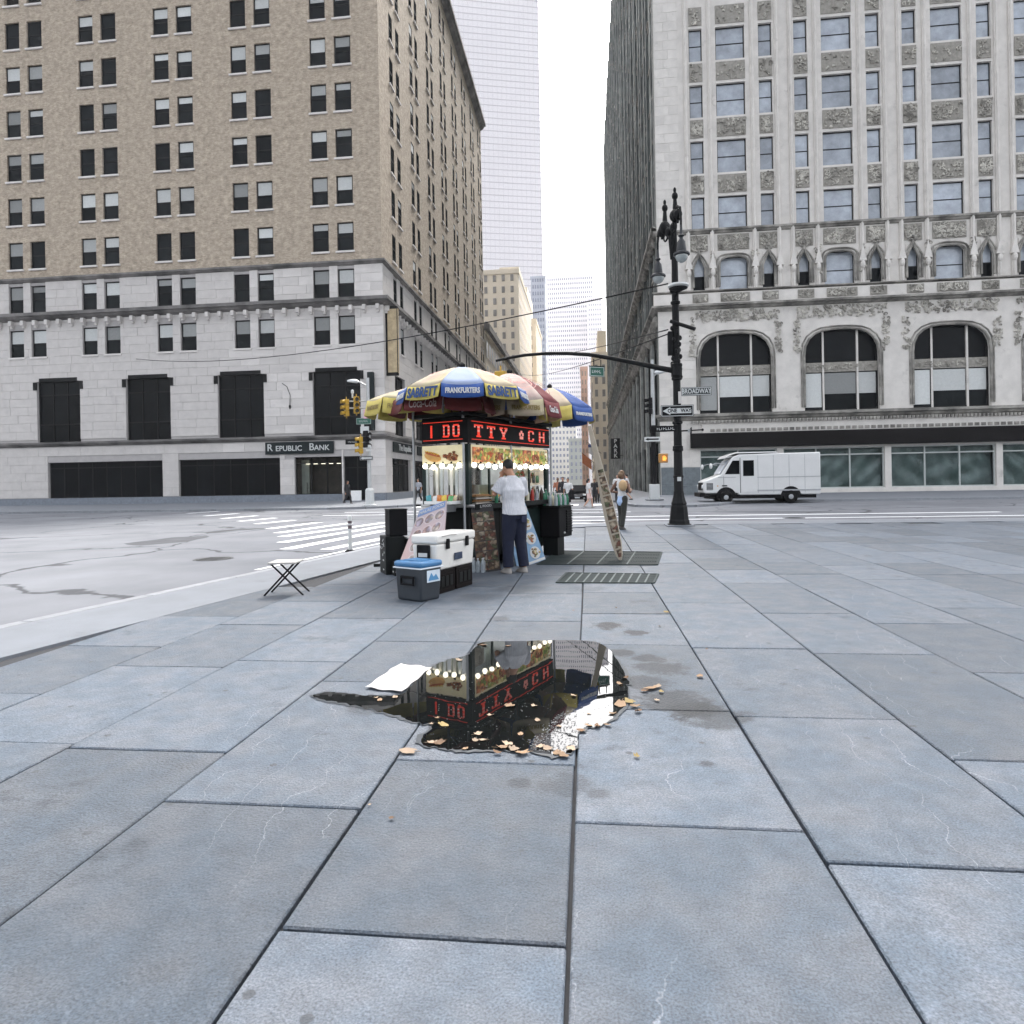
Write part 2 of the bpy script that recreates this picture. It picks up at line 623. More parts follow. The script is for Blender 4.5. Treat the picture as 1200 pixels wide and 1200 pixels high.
# bluestone slabs
def slab_material():
    m = mat('bluestone', (.072, .092, .117), .62, var=.24, scale=11, bump=.55, bscale=70, rand=.24, tint=(.1, .112, .13), spec=.38, spots=((.042, .052, .066), 2.2, .75))
    nt = m.node_tree
    N, Lk = nt.nodes, nt.links.new
    b = N['Principled BSDF']
    src = b.inputs['Base Color'].links[0].from_socket
    ge = N.new('ShaderNodeNewGeometry')
    # pale scratches and lifted layers in the stone
    wv = N.new('ShaderNodeTexWave')
    wv.inputs['Scale'].default_value = 1.3
    wv.inputs['Distortion'].default_value = 14
    wv.inputs['Detail'].default_value = 6
    wv.inputs['Detail Scale'].default_value = .7
    Lk(ge.outputs['Position'], wv.inputs['Vector'])
    r1 = N.new('ShaderNodeMapRange')
    r1.inputs[1].default_value, r1.inputs[2].default_value = .0, .0011
    r1.inputs[3].default_value, r1.inputs[4].default_value = 1, 0
    Lk(wv.outputs['Fac'], r1.inputs[0])
    n1 = N.new('ShaderNodeTexNoise')
    n1.inputs['Scale'].default_value = .9
    n1.inputs['Detail'].default_value = 3
    Lk(ge.outputs['Position'], n1.inputs['Vector'])
    r2 = N.new('ShaderNodeMapRange')
    r2.inputs[1].default_value, r2.inputs[2].default_value = .5, .6
    Lk(n1.outputs['Fac'], r2.inputs[0])
    mm = N.new('ShaderNodeMath')
    mm.operation = 'MULTIPLY'
    Lk(r1.outputs[0], mm.inputs[0])
    Lk(r2.outputs[0], mm.inputs[1])
    m3 = N.new('ShaderNodeMath')
    m3.operation = 'MULTIPLY'
    m3.inputs[1].default_value = .5
    Lk(mm.outputs[0], m3.inputs[0])
    mx = N.new('ShaderNodeMix')
    mx.data_type = 'RGBA'
    mx.inputs['B'].default_value = (.3, .32, .35, 1)
    Lk(m3.outputs[0], mx.inputs['Factor'])
    Lk(src, mx.inputs['A'])
    cur = mx.outputs['Result']
    # long pale scrapes down the slab in front of the puddle
    wz = N.new('ShaderNodeTexWave')
    wz.inputs['Scale'].default_value = 2.9
    wz.inputs['Distortion'].default_value = 11
    wz.inputs['Detail'].default_value = 3
    wz.inputs['Detail Scale'].default_value = .8
    wz.bands_direction = 'X'
    Lk(ge.outputs['Position'], wz.inputs['Vector'])
    q1_ = N.new('ShaderNodeMapRange')
    q1_.inputs[1].default_value, q1_.inputs[2].default_value = 0, .004
    q1_.inputs[3].default_value, q1_.inputs[4].default_value = .42, 0
    Lk(wz.outputs['Fac'], q1_.inputs[0])
    d1 = N.new('ShaderNodeVectorMath')
    d1.operation = 'DISTANCE'
    d1.inputs[1].default_value = (-.5, 2.85, 0)
    Lk(ge.outputs['Position'], d1.inputs[0])
    q2_ = N.new('ShaderNodeMapRange')
    q2_.inputs[1].default_value, q2_.inputs[2].default_value = .35, .75
    q2_.inputs[3].default_value, q2_.inputs[4].default_value = 1, 0
    Lk(d1.outputs['Value'], q2_.inputs[0])
    q3_ = N.new('ShaderNodeMath')
    q3_.operation = 'MULTIPLY'
    Lk(q1_.outputs[0], q3_.inputs[0])
    q4_ = N.new('ShaderNodeMath')
    q4_.operation = 'MULTIPLY'
    Lk(q2_.outputs[0], q4_.inputs[0])
    Lk(r2.outputs[0], q4_.inputs[1])
    Lk(q4_.outputs[0], q3_.inputs[1])
    mx = N.new('ShaderNodeMix')
    mx.data_type = 'RGBA'
    mx.inputs['B'].default_value = (.27, .3, .34, 1)
    Lk(q3_.outputs[0], mx.inputs['Factor'])
    Lk(cur, mx.inputs['A'])
    cur = mx.outputs['Result']
    # spilt, dried stains: (p, q, radius)
    nz = N.new('ShaderNodeTexNoise')
    nz.inputs['Scale'].default_value = 5
    nz.inputs['Detail'].default_value = 7
    nz.inputs['Roughness'].default_value = .7
    Lk(ge.outputs['Position'], nz.inputs['Vector'])
    for (p, q, r, amt) in STAINS:
        ds = N.new('ShaderNodeVectorMath')
        ds.operation = 'DISTANCE'
        ds.inputs[1].default_value = (p, q, 0)
        Lk(ge.outputs['Position'], ds.inputs[0])
        rr = N.new('ShaderNodeMapRange')
        rr.inputs[1].default_value, rr.inputs[2].default_value = 0, r
        rr.inputs[3].default_value, rr.inputs[4].default_value = .75, -.1
        rr.clamp = False
        Lk(ds.outputs['Value'], rr.inputs[0])
        ad = N.new('ShaderNodeMath')
        ad.operation = 'ADD'
        Lk(rr.outputs[0], ad.inputs[0])
        Lk(nz.outputs['Fac'], ad.inputs[1])
        st = N.new('ShaderNodeMapRange')
        st.inputs[1].default_value, st.inputs[2].default_value = .86, 1.02
        st.inputs[4].default_value = amt
        Lk(ad.outputs[0], st.inputs[0])
        mx = N.new('ShaderNodeMix')
        mx.data_type = 'RGBA'
        mx.inputs['B'].default_value = (.016, .019, .023, 1)
        Lk(st.outputs[0], mx.inputs['Factor'])
        Lk(cur, mx.inputs['A'])
        cur = mx.outputs['Result']
    # fine grain of the stone and trodden-in gum spots
    ng = N.new('ShaderNodeTexNoise')
    ng.inputs['Scale'].default_value = 130
    ng.inputs['Detail'].default_value = 3
    Lk(ge.outputs['Position'], ng.inputs['Vector'])
    rg = N.new('ShaderNodeMapRange')
    rg.inputs[1].default_value, rg.inputs[2].default_value = .3, .7
    rg.inputs[3].default_value, rg.inputs[4].default_value = .62, 1.38
    Lk(ng.outputs['Fac'], rg.inputs[0])
    vg = N.new('ShaderNodeVectorMath')
    vg.operation = 'SCALE'
    Lk(cur, vg.inputs[0])
    Lk(rg.outputs[0], vg.inputs['Scale'])
    cur = vg.outputs[0]
    vo = N.new('ShaderNodeTexVoronoi')
    vo.inputs['Scale'].default_value = 4.5
    Lk(ge.outputs['Position'], vo.inputs['Vector'])
    sp = N.new('ShaderNodeSeparateColor')
    Lk(vo.outputs['Color'], sp.inputs[0])
    ra = N.new('ShaderNodeMapRange')
    ra.inputs[1].default_value, ra.inputs[2].default_value = .5, .58
    Lk(sp.outputs[0], ra.inputs[0])
    rb = N.new('ShaderNodeMapRange')
    rb.inputs[1].default_value, rb.inputs[2].default_value = .07, .1
    rb.inputs[3].default_value, rb.inputs[4].default_value = .8, 0
    Lk(vo.outputs['Distance'], rb.inputs[0])
    rm = N.new('ShaderNodeMath')
    rm.operation = 'MULTIPLY'
    Lk(ra.outputs[0], rm.inputs[0])
    Lk(rb.outputs[0], rm.inputs[1])
    mx = N.new('ShaderNodeMix')
    mx.data_type = 'RGBA'
    mx.inputs['B'].default_value = (.045, .05, .056, 1)
    Lk(rm.outputs[0], mx.inputs['Factor'])
    Lk(cur, mx.inputs['A'])
    Lk(mx.outputs['Result'], b.inputs['Base Color'])
    return m


STAINS = [(*gr(x, y)[:2], r, a) for x, y, r, a in ((712, 733, .4, .95), (610, 690, .9, .35), (560, 700, .7, .35), (742, 741, .3, .9), (770, 782, .5, .75), (728, 765, .3, .85), (790, 822, .6, .8), (840, 840, .5, .7), (755, 800, .45, .7), (815, 832, .4, .8), (760, 772, .3, .8), (828, 895, .12, .7),
                                                   (700, 930, .15, .5), (612, 918, .14, .6), (588, 725, .3, .6), (660, 920, .3, .4), (690, 690, .5, .3), (430, 830, .3, .5))]
SLAB = slab_material()
joints = {-1: [2.73, 4.1, 5.7, 7.0, 8.3, 10.35, 11.9], -2: [3.28, 5.05, 5.72, 6.6, 8.2, 9.8, 10.9], -3: [2.77, 4.55, 5.73, 7.2, 8.75, 10.2], -4: [3.3, 5.05, 6.7, 8.3, 9.9]}
apron_edge = off_line(kl, 1.3)[::-1]
slab_zone = apron_edge + [(-9, -6), (60, -6), (60, apron_edge[0][1])]
slab_zone = [(kw[0][0], -6)] + kw + [(60, kw[-1][1]), (60, -6)]
cells = []
for c in range(-8, 17):
    x0, x1 = -.08 + .915 * c, -.08 + .915 * (c + 1)
    js = list(joints.get(c + 0, []))
    if c == 0:
        js = list(joints[-1])
    elif c < 0:
        js = list(joints.get(c - 1, []))
    r2 = random.Random(c + 50)
    if not js:
        js = [2.2 + r2.uniform(0, 1.3)]
    while js[0] > .9:
        js.insert(0, js[0] - r2.uniform(1.25, 1.7))
    while js[-1] < 22.5:
        js.append(js[-1] + r2.choice((1.3, 1.5, 1.6, 2.0)))
    for a, b in zip(js, js[1:]):
        y = (a + b) / 2
        X = (x0 + x1) / 2
        if not inside(X, y, slab_zone):
            continue
        # in view?
        v = cam.matrix_world.inverted() @ Vector((X, y, 0))
        if v.z > -.6:
            continue
        if abs(v.x / v.z) > .77 + 1.2 / -v.z or -v.y / -v.z > .82 + 1.6 / -v.z:
            continue
        cells.append((math.hypot(X, y), x0, x1, a, b))
cells.sort()
far = MB()
print('slabs', len(cells))
for i, (d, x0, x1, a, b) in enumerate(cells):
    g = .0055 + rnd.uniform(-.002, .003)
    hx, hy = (x1 - x0) / 2 - g, (b - a) / 2 - g
    t = rnd.uniform(-.003, .002)
    if i < 298:
        bm = MB().box(-hx, hx, -hy, hy, -.06, 0)
        o = obj('paving_slab', bm, SLAB, pav, loc=((x0 + x1) / 2, (a + b) / 2, t), bevel=.006, bseg=1)
        o.rotation_euler = (rnd.uniform(-.0012, .0012), rnd.uniform(-.0015, .0015), 0)
    else:
        far.box((x0 + x1) / 2 - hx, (x0 + x1) / 2 + hx, (a + b) / 2 - hy, (a + b) / 2 + hy, -.06, t)
if far.v:
    tag(obj('paving_slabs', far, SLAB, pav), kind='stuff')

# ---------------------------------------------------------------- far pavements
def pave(name, poly, inner=None):
    o = tag(thing(name, None, None), kind='structure')
    m = MB()
    m.prism(poly, -.3, -.002)
    obj('paving', m, CONC, o)
    return o


lp = [(-300, 38.9), (-15.6, 38.9), (-13.6, 39.5), (-12.1, 41), (-11.6, 43), (-11.6, 43.02), (-16.95, 43.02), (-16.95, 54.45), (-300, 54.45)]
farl = pave('far_pavement', lp)
obj('paving', sheet([-16.95, -14, -11.6], [43.02, 46, 50, 56, 64, 74, 86, 100, 120, 150, 190, 240, 300], -.002), CONC, farl)
m = MB()
for i in range(60):
    x = -15.6 - i * 1.8
    m_ = MB().box(x - 1.795, x, 38.7, 38.9, -.3, .004)
    obj('kerb_stone', m_, GRANITE, farl)
for a, b in zip([(-15.6, 38.9), (-13.6, 39.5), (-12.1, 41)], [(-13.6, 39.5), (-12.1, 41), (-11.6, 43)]):
    v = (Vector(b) - Vector(a)).normalized()
    n = Vector((v.y, -v.x)) * .2
    obj('kerb_stone', MB().prism([a, (a[0] + n.x, a[1] + n.y), (b[0] + n.x, b[1] + n.y), b], -.3, .004), GRANITE, farl)
rp = [(300, 58.2), (6.35, 58.2), (6.35, 43.02), (2.5, 43.02), (2.5, 38.5), (2.8, 36.9), (4.0, 36.0), (5.6, 36.0), (6.9, 37.2), (8.6, 40.6), (10.5, 41.6), (300, 41.6)]
farr = pave('far_pavement', rp)
obj('paving', sheet([2.5, 4.5, 6.35], [43.02, 46, 50, 56, 64, 74, 86, 100, 120, 150, 190, 240, 300], -.002), CONC, farr)
kp = [(2.5, 43), (2.5, 38.5), (2.8, 36.9), (4.0, 36.0), (5.6, 36.0), (6.9, 37.2), (8.6, 40.6), (10.5, 41.6), (14, 41.6), (18, 41.6), (22, 41.6), (26, 41.6), (30, 41.6)]
for a, b in zip(kp, kp[1:]):
    v = (Vector(b) - Vector(a)).normalized()
    n = Vector((v.y, -v.x)) * -.2
    n = Vector((v.y, -v.x)) * .2
    obj('kerb_stone', MB().prism([a, (a[0] + n.x, a[1] + n.y), (b[0] + n.x, b[1] + n.y), b], -.3, .004), GRANITE, farr)

# ---------------------------------------------------------------- painted markings on the road
def strip(a, b, w, name='crosswalk_bar'):
    a, b = Vector(a[:2]), Vector(b[:2])
    t = (b - a).normalized()
    n = Vector((-t.y, t.x)) * w / 2
    z = ROAD_Z + .004
    obj(name, MB().quad((*(a + n), z), (*(a - n), z), (*(b - n), z), (*(b + n), z)), PAINT, road)


RZ = ROAD_Z
for (x0, y0, x1, y1, w) in ((382, 644, 452, 630.5, .34), (335, 643.6, 452, 621.5, .36), (330, 635.8, 452, 616.4, .36), (330, 629, 452, 612.3, .36),
                            (325, 624.6, 410, 613, .36), (315, 619.8, 375, 612, .36)):
    a, b = gr(x0, y0, RZ), gr(x1, y1, RZ)
    strip(a, b, w)
for k in range(5):
    a, b = gr(300 - 20 * k, 614 - k * 3.1, RZ), gr(345 - 22 * k, 609.6 - k * 2.6, RZ)
    strip(a, b, .36)
TAR = mat('fresh_asphalt_patch', (.085, .088, .096), .92, var=.25, scale=2, spec=.12)
for x0, y0, x1, y1, w in ((365, 604, 405, 603, .5), (415, 603, 447, 602.5, .5), (345, 612, 380, 611.5, .4), (690, 604, 760, 604.5, .35), (150, 640, 240, 628, .8), (820, 600, 1000, 600, .5)):
    a, b = gr(x0, y0, RZ), gr(x1, y1, RZ)
    pts_ = []
    for k in range(14):
        t_ = 2 * math.pi * k / 14
        c_ = (a + b) / 2
        d_ = (b - a) / 2
        n_ = Vector((-d_.y, d_.x, 0)).normalized() * w
        v_ = c_ + d_ * math.cos(t_) * rnd.uniform(.85, 1.1) + n_ * math.sin(t_) * rnd.uniform(.8, 1.15)
        pts_.append((v_.x, v_.y, RZ + .003))
    obj('tar_patch', MB().add(pts_, [tuple(range(14))]), TAR, road)
for i, (x, y) in enumerate(((250, 655), (700, 612), (930, 607))):
    p = gr(x, y, RZ)
    t = thing('manhole_cover', ('round iron manhole cover in the road by the left kerb', 'round iron manhole cover in the road between the cart and the far corner', 'round iron manhole cover in the road in front of the white van')[i], 'manhole cover', (p.x, p.y, RZ), 0, 'manhole covers')
    MHM = mat('manhole_iron', (.06, .062, .066), .6, .3, var=.3, scale=12)
    obj('lid', MB().lathe([(.33, .002), (.33, .008)], 20), MHM, t)
    obj('ring', MB().lathe([(.4, .001), (.4, .006), (.345, .006), (.345, .001)], 20), MHM, t)
    m = MB()
    for k in range(-3, 4):
        m.box(-.22, .22, k * .08 - .012, k * .08 + .012, .0085, .012)
    obj('lid_rib', m, MHM, t)
# edge line beside the kerb
for (x0, y0, x1, y1) in ((300, 668, 452, 635.5),):
    strip(gr(x0, y0, RZ), gr(x1, y1, RZ), .1, 'edge_line')
for q, w in ((23.6, .3), (25.2, .28), (27.6, .35)):
    strip((-1.5, q), (16, q + .3), w, 'crosswalk_line')
for q in (31.5, 34.5):
    strip((-13, q), (2, q), .25, 'crosswalk_line')
for k in range(9):
    strip((-10.6 + k * 1.4, 40.0 + hgt(-5, 41)), (-10.6 + k * 1.4, 42.4), .5)
# ------------------------------------------------------------------ buildings
def wall_holes(m, ax, c, u0, u1, z0, z1, holes, depth, flip=1):
    """vertical wall with rectangular openings. ax 'x': plane y=c, u=x, outside toward -y*flip;  ax 'y': plane x=c, u=y, outside +x*flip.
    holes (u0,u1,z0,z1); the reveals run `depth` inwards"""
    holes = [h for h in holes if h[0] < u1 and h[1] > u0 and h[2] < z1 and h[3] > z0]
    us = sorted({u0, u1, *[min(max(h[i], u0), u1) for h in holes for i in (0, 1)]})
    zs = sorted({z0, z1, *[min(max(h[i], z0), z1) for h in holes for i in (2, 3)]})

    def P(u, z, d=0.0):
        return (u, c + d * flip, z) if ax == 'x' else (c - d * flip, u, z)
    # merge cells per row
    for a, b in zip(zs, zs[1:]):
        zc = (a + b) / 2
        hs = sorted((h[0], h[1]) for h in holes if h[2] < zc < h[3])
        cur = u0
        for h0, h1 in hs + [(u1, u1)]:
            if h0 > cur + 1e-6:
                m.quad(P(cur, a), P(h0, a), P(h0, b), P(cur, b))
            cur = max(cur, h1)
    for h0, h1, a, b in holes:
        m.quad(P(h0, a), P(h0, b), P(h0, b, depth), P(h0, a, depth))
        m.quad(P(h1, a), P(h1, b), P(h1, b, depth), P(h1, a, depth))
        m.quad(P(h0, b), P(h1, b), P(h1, b, depth), P(h0, b, depth))
        m.quad(P(h0, a), P(h1, a), P(h1, a, depth), P(h0, a, depth))


def sash(w, h, rails=(.5,), stiles=(), t=.07, d=.09):
    """window frame standing in the xz plane, base at z=0, centred in x, front at y=0"""
    m = MB()
    m.box(-w / 2, -w / 2 + t, 0, d, 0, h)
    m.box(w / 2 - t, w / 2, 0, d, 0, h)
    m.box(-w / 2 + t, w / 2 - t, 0, d, 0, t)
    m.box(-w / 2 + t, w / 2 - t, 0, d, h - t, h)
    for r in rails:
        m.box(-w / 2 + t, w / 2 - t, .012, d - .005, h * r - t / 2, h * r + t / 2)
    for s_ in stiles:
        m.box(w * (s_ - .5) - t / 2, w * (s_ - .5) + t / 2, .006, d - .01, t, h - t)
    return m


BRF = brick_mat('tan_brick_front', 'X', (.44, .36, .27), (.3, .24, .175), (.4, .35, .29))
BRS = brick_mat('tan_brick_side', 'Y', (.44, .36, .27), (.3, .24, .175), (.4, .35, .29))
LIME = mat('limestone', (.56, .53, .505), .82, var=.1, scale=1.4, bump=.15, bscale=12, rand=.09, spots=((.44, .415, .41), .9, .45))
LIMEW = mat('limestone_joint', (.38, .36, .35), .85, var=.1, scale=2)
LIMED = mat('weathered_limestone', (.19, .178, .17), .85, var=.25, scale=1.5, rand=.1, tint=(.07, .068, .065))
PLINTH = mat('blue_grey_granite', (.16, .18, .21), .5, var=.22, scale=5)
FRAMEB = mat('dark_window_frame', (.009, .009, .009), .6, var=.15, spec=.15)
PANE = glass_mat('window_pane', (.01, .012, .013), .12, .15, 1.25)
PANEM = mat('dusty_pane', (.012, .014, .015), .6, var=.3, spec=0.0, rand=.3)
BLIND = mat('window_blind', (.4, .41, .4), .8, var=.08, rand=.5)
GREEN = mat('reflected_leaves_blind', (.1, .14, .05), .8, var=.4, scale=3)

BX, BY = -16.9, 54.5
BH = 62.0
bank = thing('bank_building', 'tan brick corner building with pale limestone base and a bank on its ground floor', 'building', (BX, BY, 0))
# ---- openings, world coordinates
rows = [15.75 + 3.965 * k for k in range(12)]                  # window heads
fpairs = [-22.22 - 7.15 * k for k in range(5)]
fwin = []                                                       # (u0,u1,z0,z1)
for k, c in enumerate(fpairs):
    for r in rows:
        fwin += [(c - .73, c + .7, r - 2.45, r), (c + 1.43, c + 2.9, r - 2.45, r)]
swin = []
for k in range(8):
    q = 57.65 + 7.12 * k
    for r in rows:
        swin += [(q, q + 1.15, r - 2.45, r), (q + 2.1, q + 3.25, r - 2.45, r)]
fbig = [(-23.15, -18.95, 5.55, 11.05)] + [(-23.15 - 8.6 * k, -18.95 - 8.6 * k, 5.55, 11.05) for k in (1, 2, 3)]
sbig = [(57.6 + 7.12 * k, 60.9 + 7.12 * k, 5.7, 11.1) for k in range(8)]
shop = [(-24.9, -20.7, .55, 3.78), (-20.55, -18.3, .02, 3.78), (-35.5, -26.2, .55, 3.78), (-48, -37, .55, 3.78)]
sshop = [(56.4 + 7.12 * k, 63.0 + 7.12 * k - .5, .6, 3.68) for k in range(8)]
ZC = 20.0
FAR = 111.3
LEFT = -56.0
m = MB()
wall_holes(m, 'x', BY, LEFT, BX, ZC, BH, fwin, .28)
obj('brick_wall', m, BRF, bank, loc=(-BX, -BY, 0))
m = MB()
wall_holes(m, 'y', BX, BY, FAR, ZC, BH, swin, .12)
obj('brick_wall', m, BRS, bank, loc=(-BX, -BY, 0))
m = MB()
wall_holes(m, 'x', BY, LEFT, BX, -1.2, ZC, fwin + fbig + shop, .4)
wall_holes(m, 'y', BX, BY, FAR, -3.5, ZC, swin + sbig + sshop, .4)
obj('stone_wall', m, LIMEW, bank, loc=(-BX, -BY, 0))
m = MB()
m.box(LEFT, BX - .45, BY + .45, FAR, BH - .3, BH)
m.box(LEFT - .02, LEFT, BY + .3, FAR, -1, BH)
m.box(LEFT, BX - .02, FAR - .02, FAR, -3, BH)
obj('roof', m, LIMED, bank, loc=(-BX, -BY, 0))

# ---- limestone blocks
bunit = MB().box(-.5, .5, -.5, .5, -.5, .5).mesh('stone_block')
bunit.materials.append(LIME)
courses = [(.62 + .745 * k, .62 + .745 * (k + 1)) for k in range(26)]
blocks = []
holesF = fwin + fbig + shop + [(-25.75, -21.25, 4.0, 5.15), (-60, -16, 5.15, 5.62)]
holesS = swin + sbig + sshop + [(54, 120, 5.15, 5.62)]


def clip(a, b, z0, z1, holes):
    segs = [(a, b)]
    for h in holes:
        if h[2] < z1 - .12 and h[3] > z0 + .12:
            new = []
            for s0, s1 in segs:
                if h[1] <= s0 or h[0] >= s1:
                    new.append((s0, s1))
                else:
                    if h[0] - s0 > .05:
                        new.append((s0, h[0]))
                    if s1 - h[1] > .05:
                        new.append((h[1], s1))
            segs = new
    return segs


for i, (z0, z1) in enumerate(courses):
    u = BX + .06
    w = 1.05 if i % 2 else 1.95
    while u > LEFT:
        for s0, s1 in clip(max(u - w, LEFT), u, z0, z1, holesF):
            blocks.append(('x', s0, s1, z0, z1))
        u -= w
        w = rnd.choice((1.75, 1.95, 2.15))
    u = BY
    w = 1.95 if i % 2 else 1.05
    while u < FAR:
        for s0, s1 in clip(u, min(u + w, FAR), z0, z1, holesS):
            blocks.append(('y', s0, s1, z0, z1))
        u += w
        w = rnd.choice((1.75, 1.95, 2.15))
fb = sorted([b for b in blocks if b[0] == 'x'], key=lambda b: -b[2])
single = [b for b in fb if b[2] > -30][:297]
ids = set(map(id, single))
rest = [b for b in blocks if id(b) not in ids]
for (_, a, b, z0, z1) in single:
    d = rnd.uniform(.05, .066)
    obj('stone_block', bunit, None, bank, loc=((a + b) / 2 - BX, -d / 2, (z0 + z1) / 2), scale=(b - a - .016, d, z1 - z0 - .016))
m = MB()
for (ax, a, b, z0, z1) in rest:
    d = rnd.uniform(.045, .065)
    if ax == 'x':
        m.box(a + .008 - BX, b - .008 - BX, -d, 0, z0 + .008, z1 - .008)
    else:
        m.box(0, d, a + .008 - BY, b - .008 - BY, z0 + .008, z1 - .008)
tag(obj('stone_blocks', m, LIME, bank), kind='stuff')

# ---- windows
wf = sash(1.43, 2.45, t=.1)
ws = sash(1.15, 2.45, t=.11, d=.1)


def win_meshes(sm, w, h):
    fr = sm.mesh('window')
    fr.materials.append(FRAMEB)
    pn = MB().box(-w / 2 + .03, w / 2 - .03, .04, .06, .03, h - .03).mesh('pane')
    pn.materials.append(PANE)
    bl = {}
    for f_ in (.22, .35, .48):
        b = MB().box(-w / 2 + .09, w / 2 - .09, .018, .036, h - .08 - (h - .16) * f_, h - .08).mesh('blind')
        b.materials.append(BLIND)
        bl[f_] = b
    return fr, pn, bl


def put_window(par, meshes, loc, rz, blind):
    w = obj('window', meshes[0], None, par, loc=loc, rot=(0, 0, rz))
    obj('pane', meshes[1], None, w)
    if blind:
        obj('blind', meshes[2][blind], None, w)
    return w


WF, WS = win_meshes(wf, 1.43, 2.45), win_meshes(ws, 1.15, 2.45)
WS[1].materials.clear()
WS[1].materials.append(PANEM)
rw = random.Random(5)
for (a, b, z0, z1) in fwin:
    if z1 < 46.5 and b > -56:
        bl = .48 if abs(z1 - rows[0]) < .1 or abs(z1 - rows[3]) < .1 else (rw.choice((.22, .35, .48, .35)) if b > -24 else rw.choice((.22, .35, .48, None, None, None)))
        put_window(bank, WF, ((a + b) / 2 - BX, .14, z0), 0, bl)
for (a, b, z0, z1) in swin:
    put_window(bank, WS, (-.02, (a + b) / 2 - BY, z0), R(90), rw.choice((None, None, None, .22, .35)))
# sills
m = MB()
for (a, b, z0, z1) in fwin:
    m.box(a - .1 - BX, b + .1 - BX, -.13, .2, z0 - .16, z0 - .002)
for (a, b, z0, z1) in swin:
    m.box(-.2, .13, a - .1 - BY, b + .1 - BY, z0 - .16, z0 - .002)
tag(obj('window_sills', m, LIME, bank), kind='stuff')

# ---- cornices, bands, brackets
def band(z0, z1, out, name, mt, extra=0):
    m = MB()
    prof = [(0, z0), (out * .55, z0 + (z1 - z0) * .3), (out * .75, z0 + (z1 - z0) * .55), (out, z0 + (z1 - z0) * .6), (out, z1), (0, z1 + .04)]
    n = len(prof)
    vs = [(LEFT - BX, -d, z) for d, z in prof] + [(d, -d, z) for d, z in prof] + [(d, FAR - BY, z) for d, z in prof]
    fs = []
    for j in (0, 1):
        for i in range(n - 1):
            fs.append((j * n + i, j * n + n + i, j * n + n + i + 1, j * n + i + 1))
    m.add(vs, fs)
    return obj(name, m, mt, bank)


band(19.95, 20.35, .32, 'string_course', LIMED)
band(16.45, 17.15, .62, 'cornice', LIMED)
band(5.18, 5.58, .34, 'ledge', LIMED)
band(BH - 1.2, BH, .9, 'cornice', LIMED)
brk = MB()
brk.slab_y([(-.14, 0), (.14, 0), (.14, .42), (-.14, .42)], -.42, .02)
brk.slab_y([(-.1, -.2), (.1, -.2), (.1, 0), (-.1, 0)], -.26, .02)
brk = brk.mesh('bracket')
brk.materials.append(LIME)
for k in range(32):
    obj('bracket', brk, None, bank, loc=(-.35 - k * 1.17, -.02, 16.1))
for k in range(48):
    obj('bracket', brk, None, bank, loc=(.02, .5 + k * 1.17, 16.1), rot=(0, 0, R(90)))
# plinth
m = MB()
for a, b in ((LEFT, -48), (-48, -37), (-37, -35.5), (-35.5, -26.2), (-26.2, -24.9), (-24.9, -20.7), (-18.25, BX)):
    m.box(a - BX + .004, b - BX - .004, -.1, .05, -.9, .58)
u = BY
while u < FAR:
    m.box(-.05, .1, u - BY + .004, u + 2.2 - BY - .004, -3.2, .6)
    u += 2.2
obj('plinth', m, PLINTH, bank)

# ---- tall dark windows of the banking hall
def hall_window(par, loc, rz, w, h, st, n, steps=True):
    o = obj('hall_window', sash(w, h, (.3, .78), [i / n for i in range(1, n)], .1, .16), FRAMEB, par, loc=loc, rot=(0, 0, rz))
    for i in range(n):
        for a, b in ((.0, .3), (.3, .78), (.78, 1)):
            obj('pane', MB().box(-w / 2 + w * i / n + .05, -w / 2 + w * (i + 1) / n - .05, .08, .1, h * a + .05, h * b - .05), DARKGLASS, o)
    return o


for (a, b, z0, z1) in fbig:
    hall_window(bank, ((a + b) / 2 - BX, .2, z0), 0, b - a, z1 - z0, 2, 3)
    m = MB()
    m.box(a + .25 - BX, b - .25 - BX, -.08, .3, z1 - .02, z1 + .3)
    obj('window_head', m, FRAMEB, bank)
    m = MB().box(a - .3 - BX, a - .002 - BX, -.14, .1, z1 - .75, z1 - .05).box(b + .002 - BX, b + .3 - BX, -.14, .1, z1 - .75, z1 - .05)
    obj('window_shoulders', m, FRAMEB, bank)
for (a, b, z0, z1) in sbig:
    hall_window(bank, (-.2, (a + b) / 2 - BY, z0), R(90), b - a, z1 - z0, 2, 2)
# ---- shopfronts
LIT = emit_mat('shop_ceiling_light', (1, .9, .7), .5)
INT = mat('shop_interior', (.07, .055, .045), .8, var=.5, scale=1.2)
INTP = mat('pale_interior', (.3, .3, .26), .8, var=.3, scale=1)
for k, (a, b, z0, z1) in enumerate(shop):
    n = max(2, round((b - a) / 1.45))
    o = obj('shop_window' if k != 1 else 'bank_door', sash(b - a, z1 - z0, (.84,) if k != 1 else (.74,), [i / n for i in range(1, n)], .09, .14), FRAMEB, bank, loc=((a + b) / 2 - BX, .22, z0))
    clear = _M.get('clear_pane')
    if clear is None:
        clear = mat('clear_pane', (.9, .95, .95), .02, var=.02)
        bs = clear.node_tree.nodes['Principled BSDF']
        bs.inputs['Transmission Weight'].default_value = 1.0
        bs.inputs['IOR'].default_value = 1.12
    for i in range(n):
        w = (b - a)
        obj('pane', MB().box(-w / 2 + w * i / n + .04, -w / 2 + w * (i + 1) / n - .04, .06, .075, .04, z1 - z0 - .04), DARKGLASS if k != 0 else clear, o)
room = MB()
room.box(-24.95 - BX, -20.6 - BX, 3.2, 3.3, .3, 3.9)
room.box(-25.0 - BX, -24.95 - BX, .45, 3.3, .3, 3.9)
room.box(-20.65 - BX, -20.6 - BX, .45, 3.2, .3, 3.9)
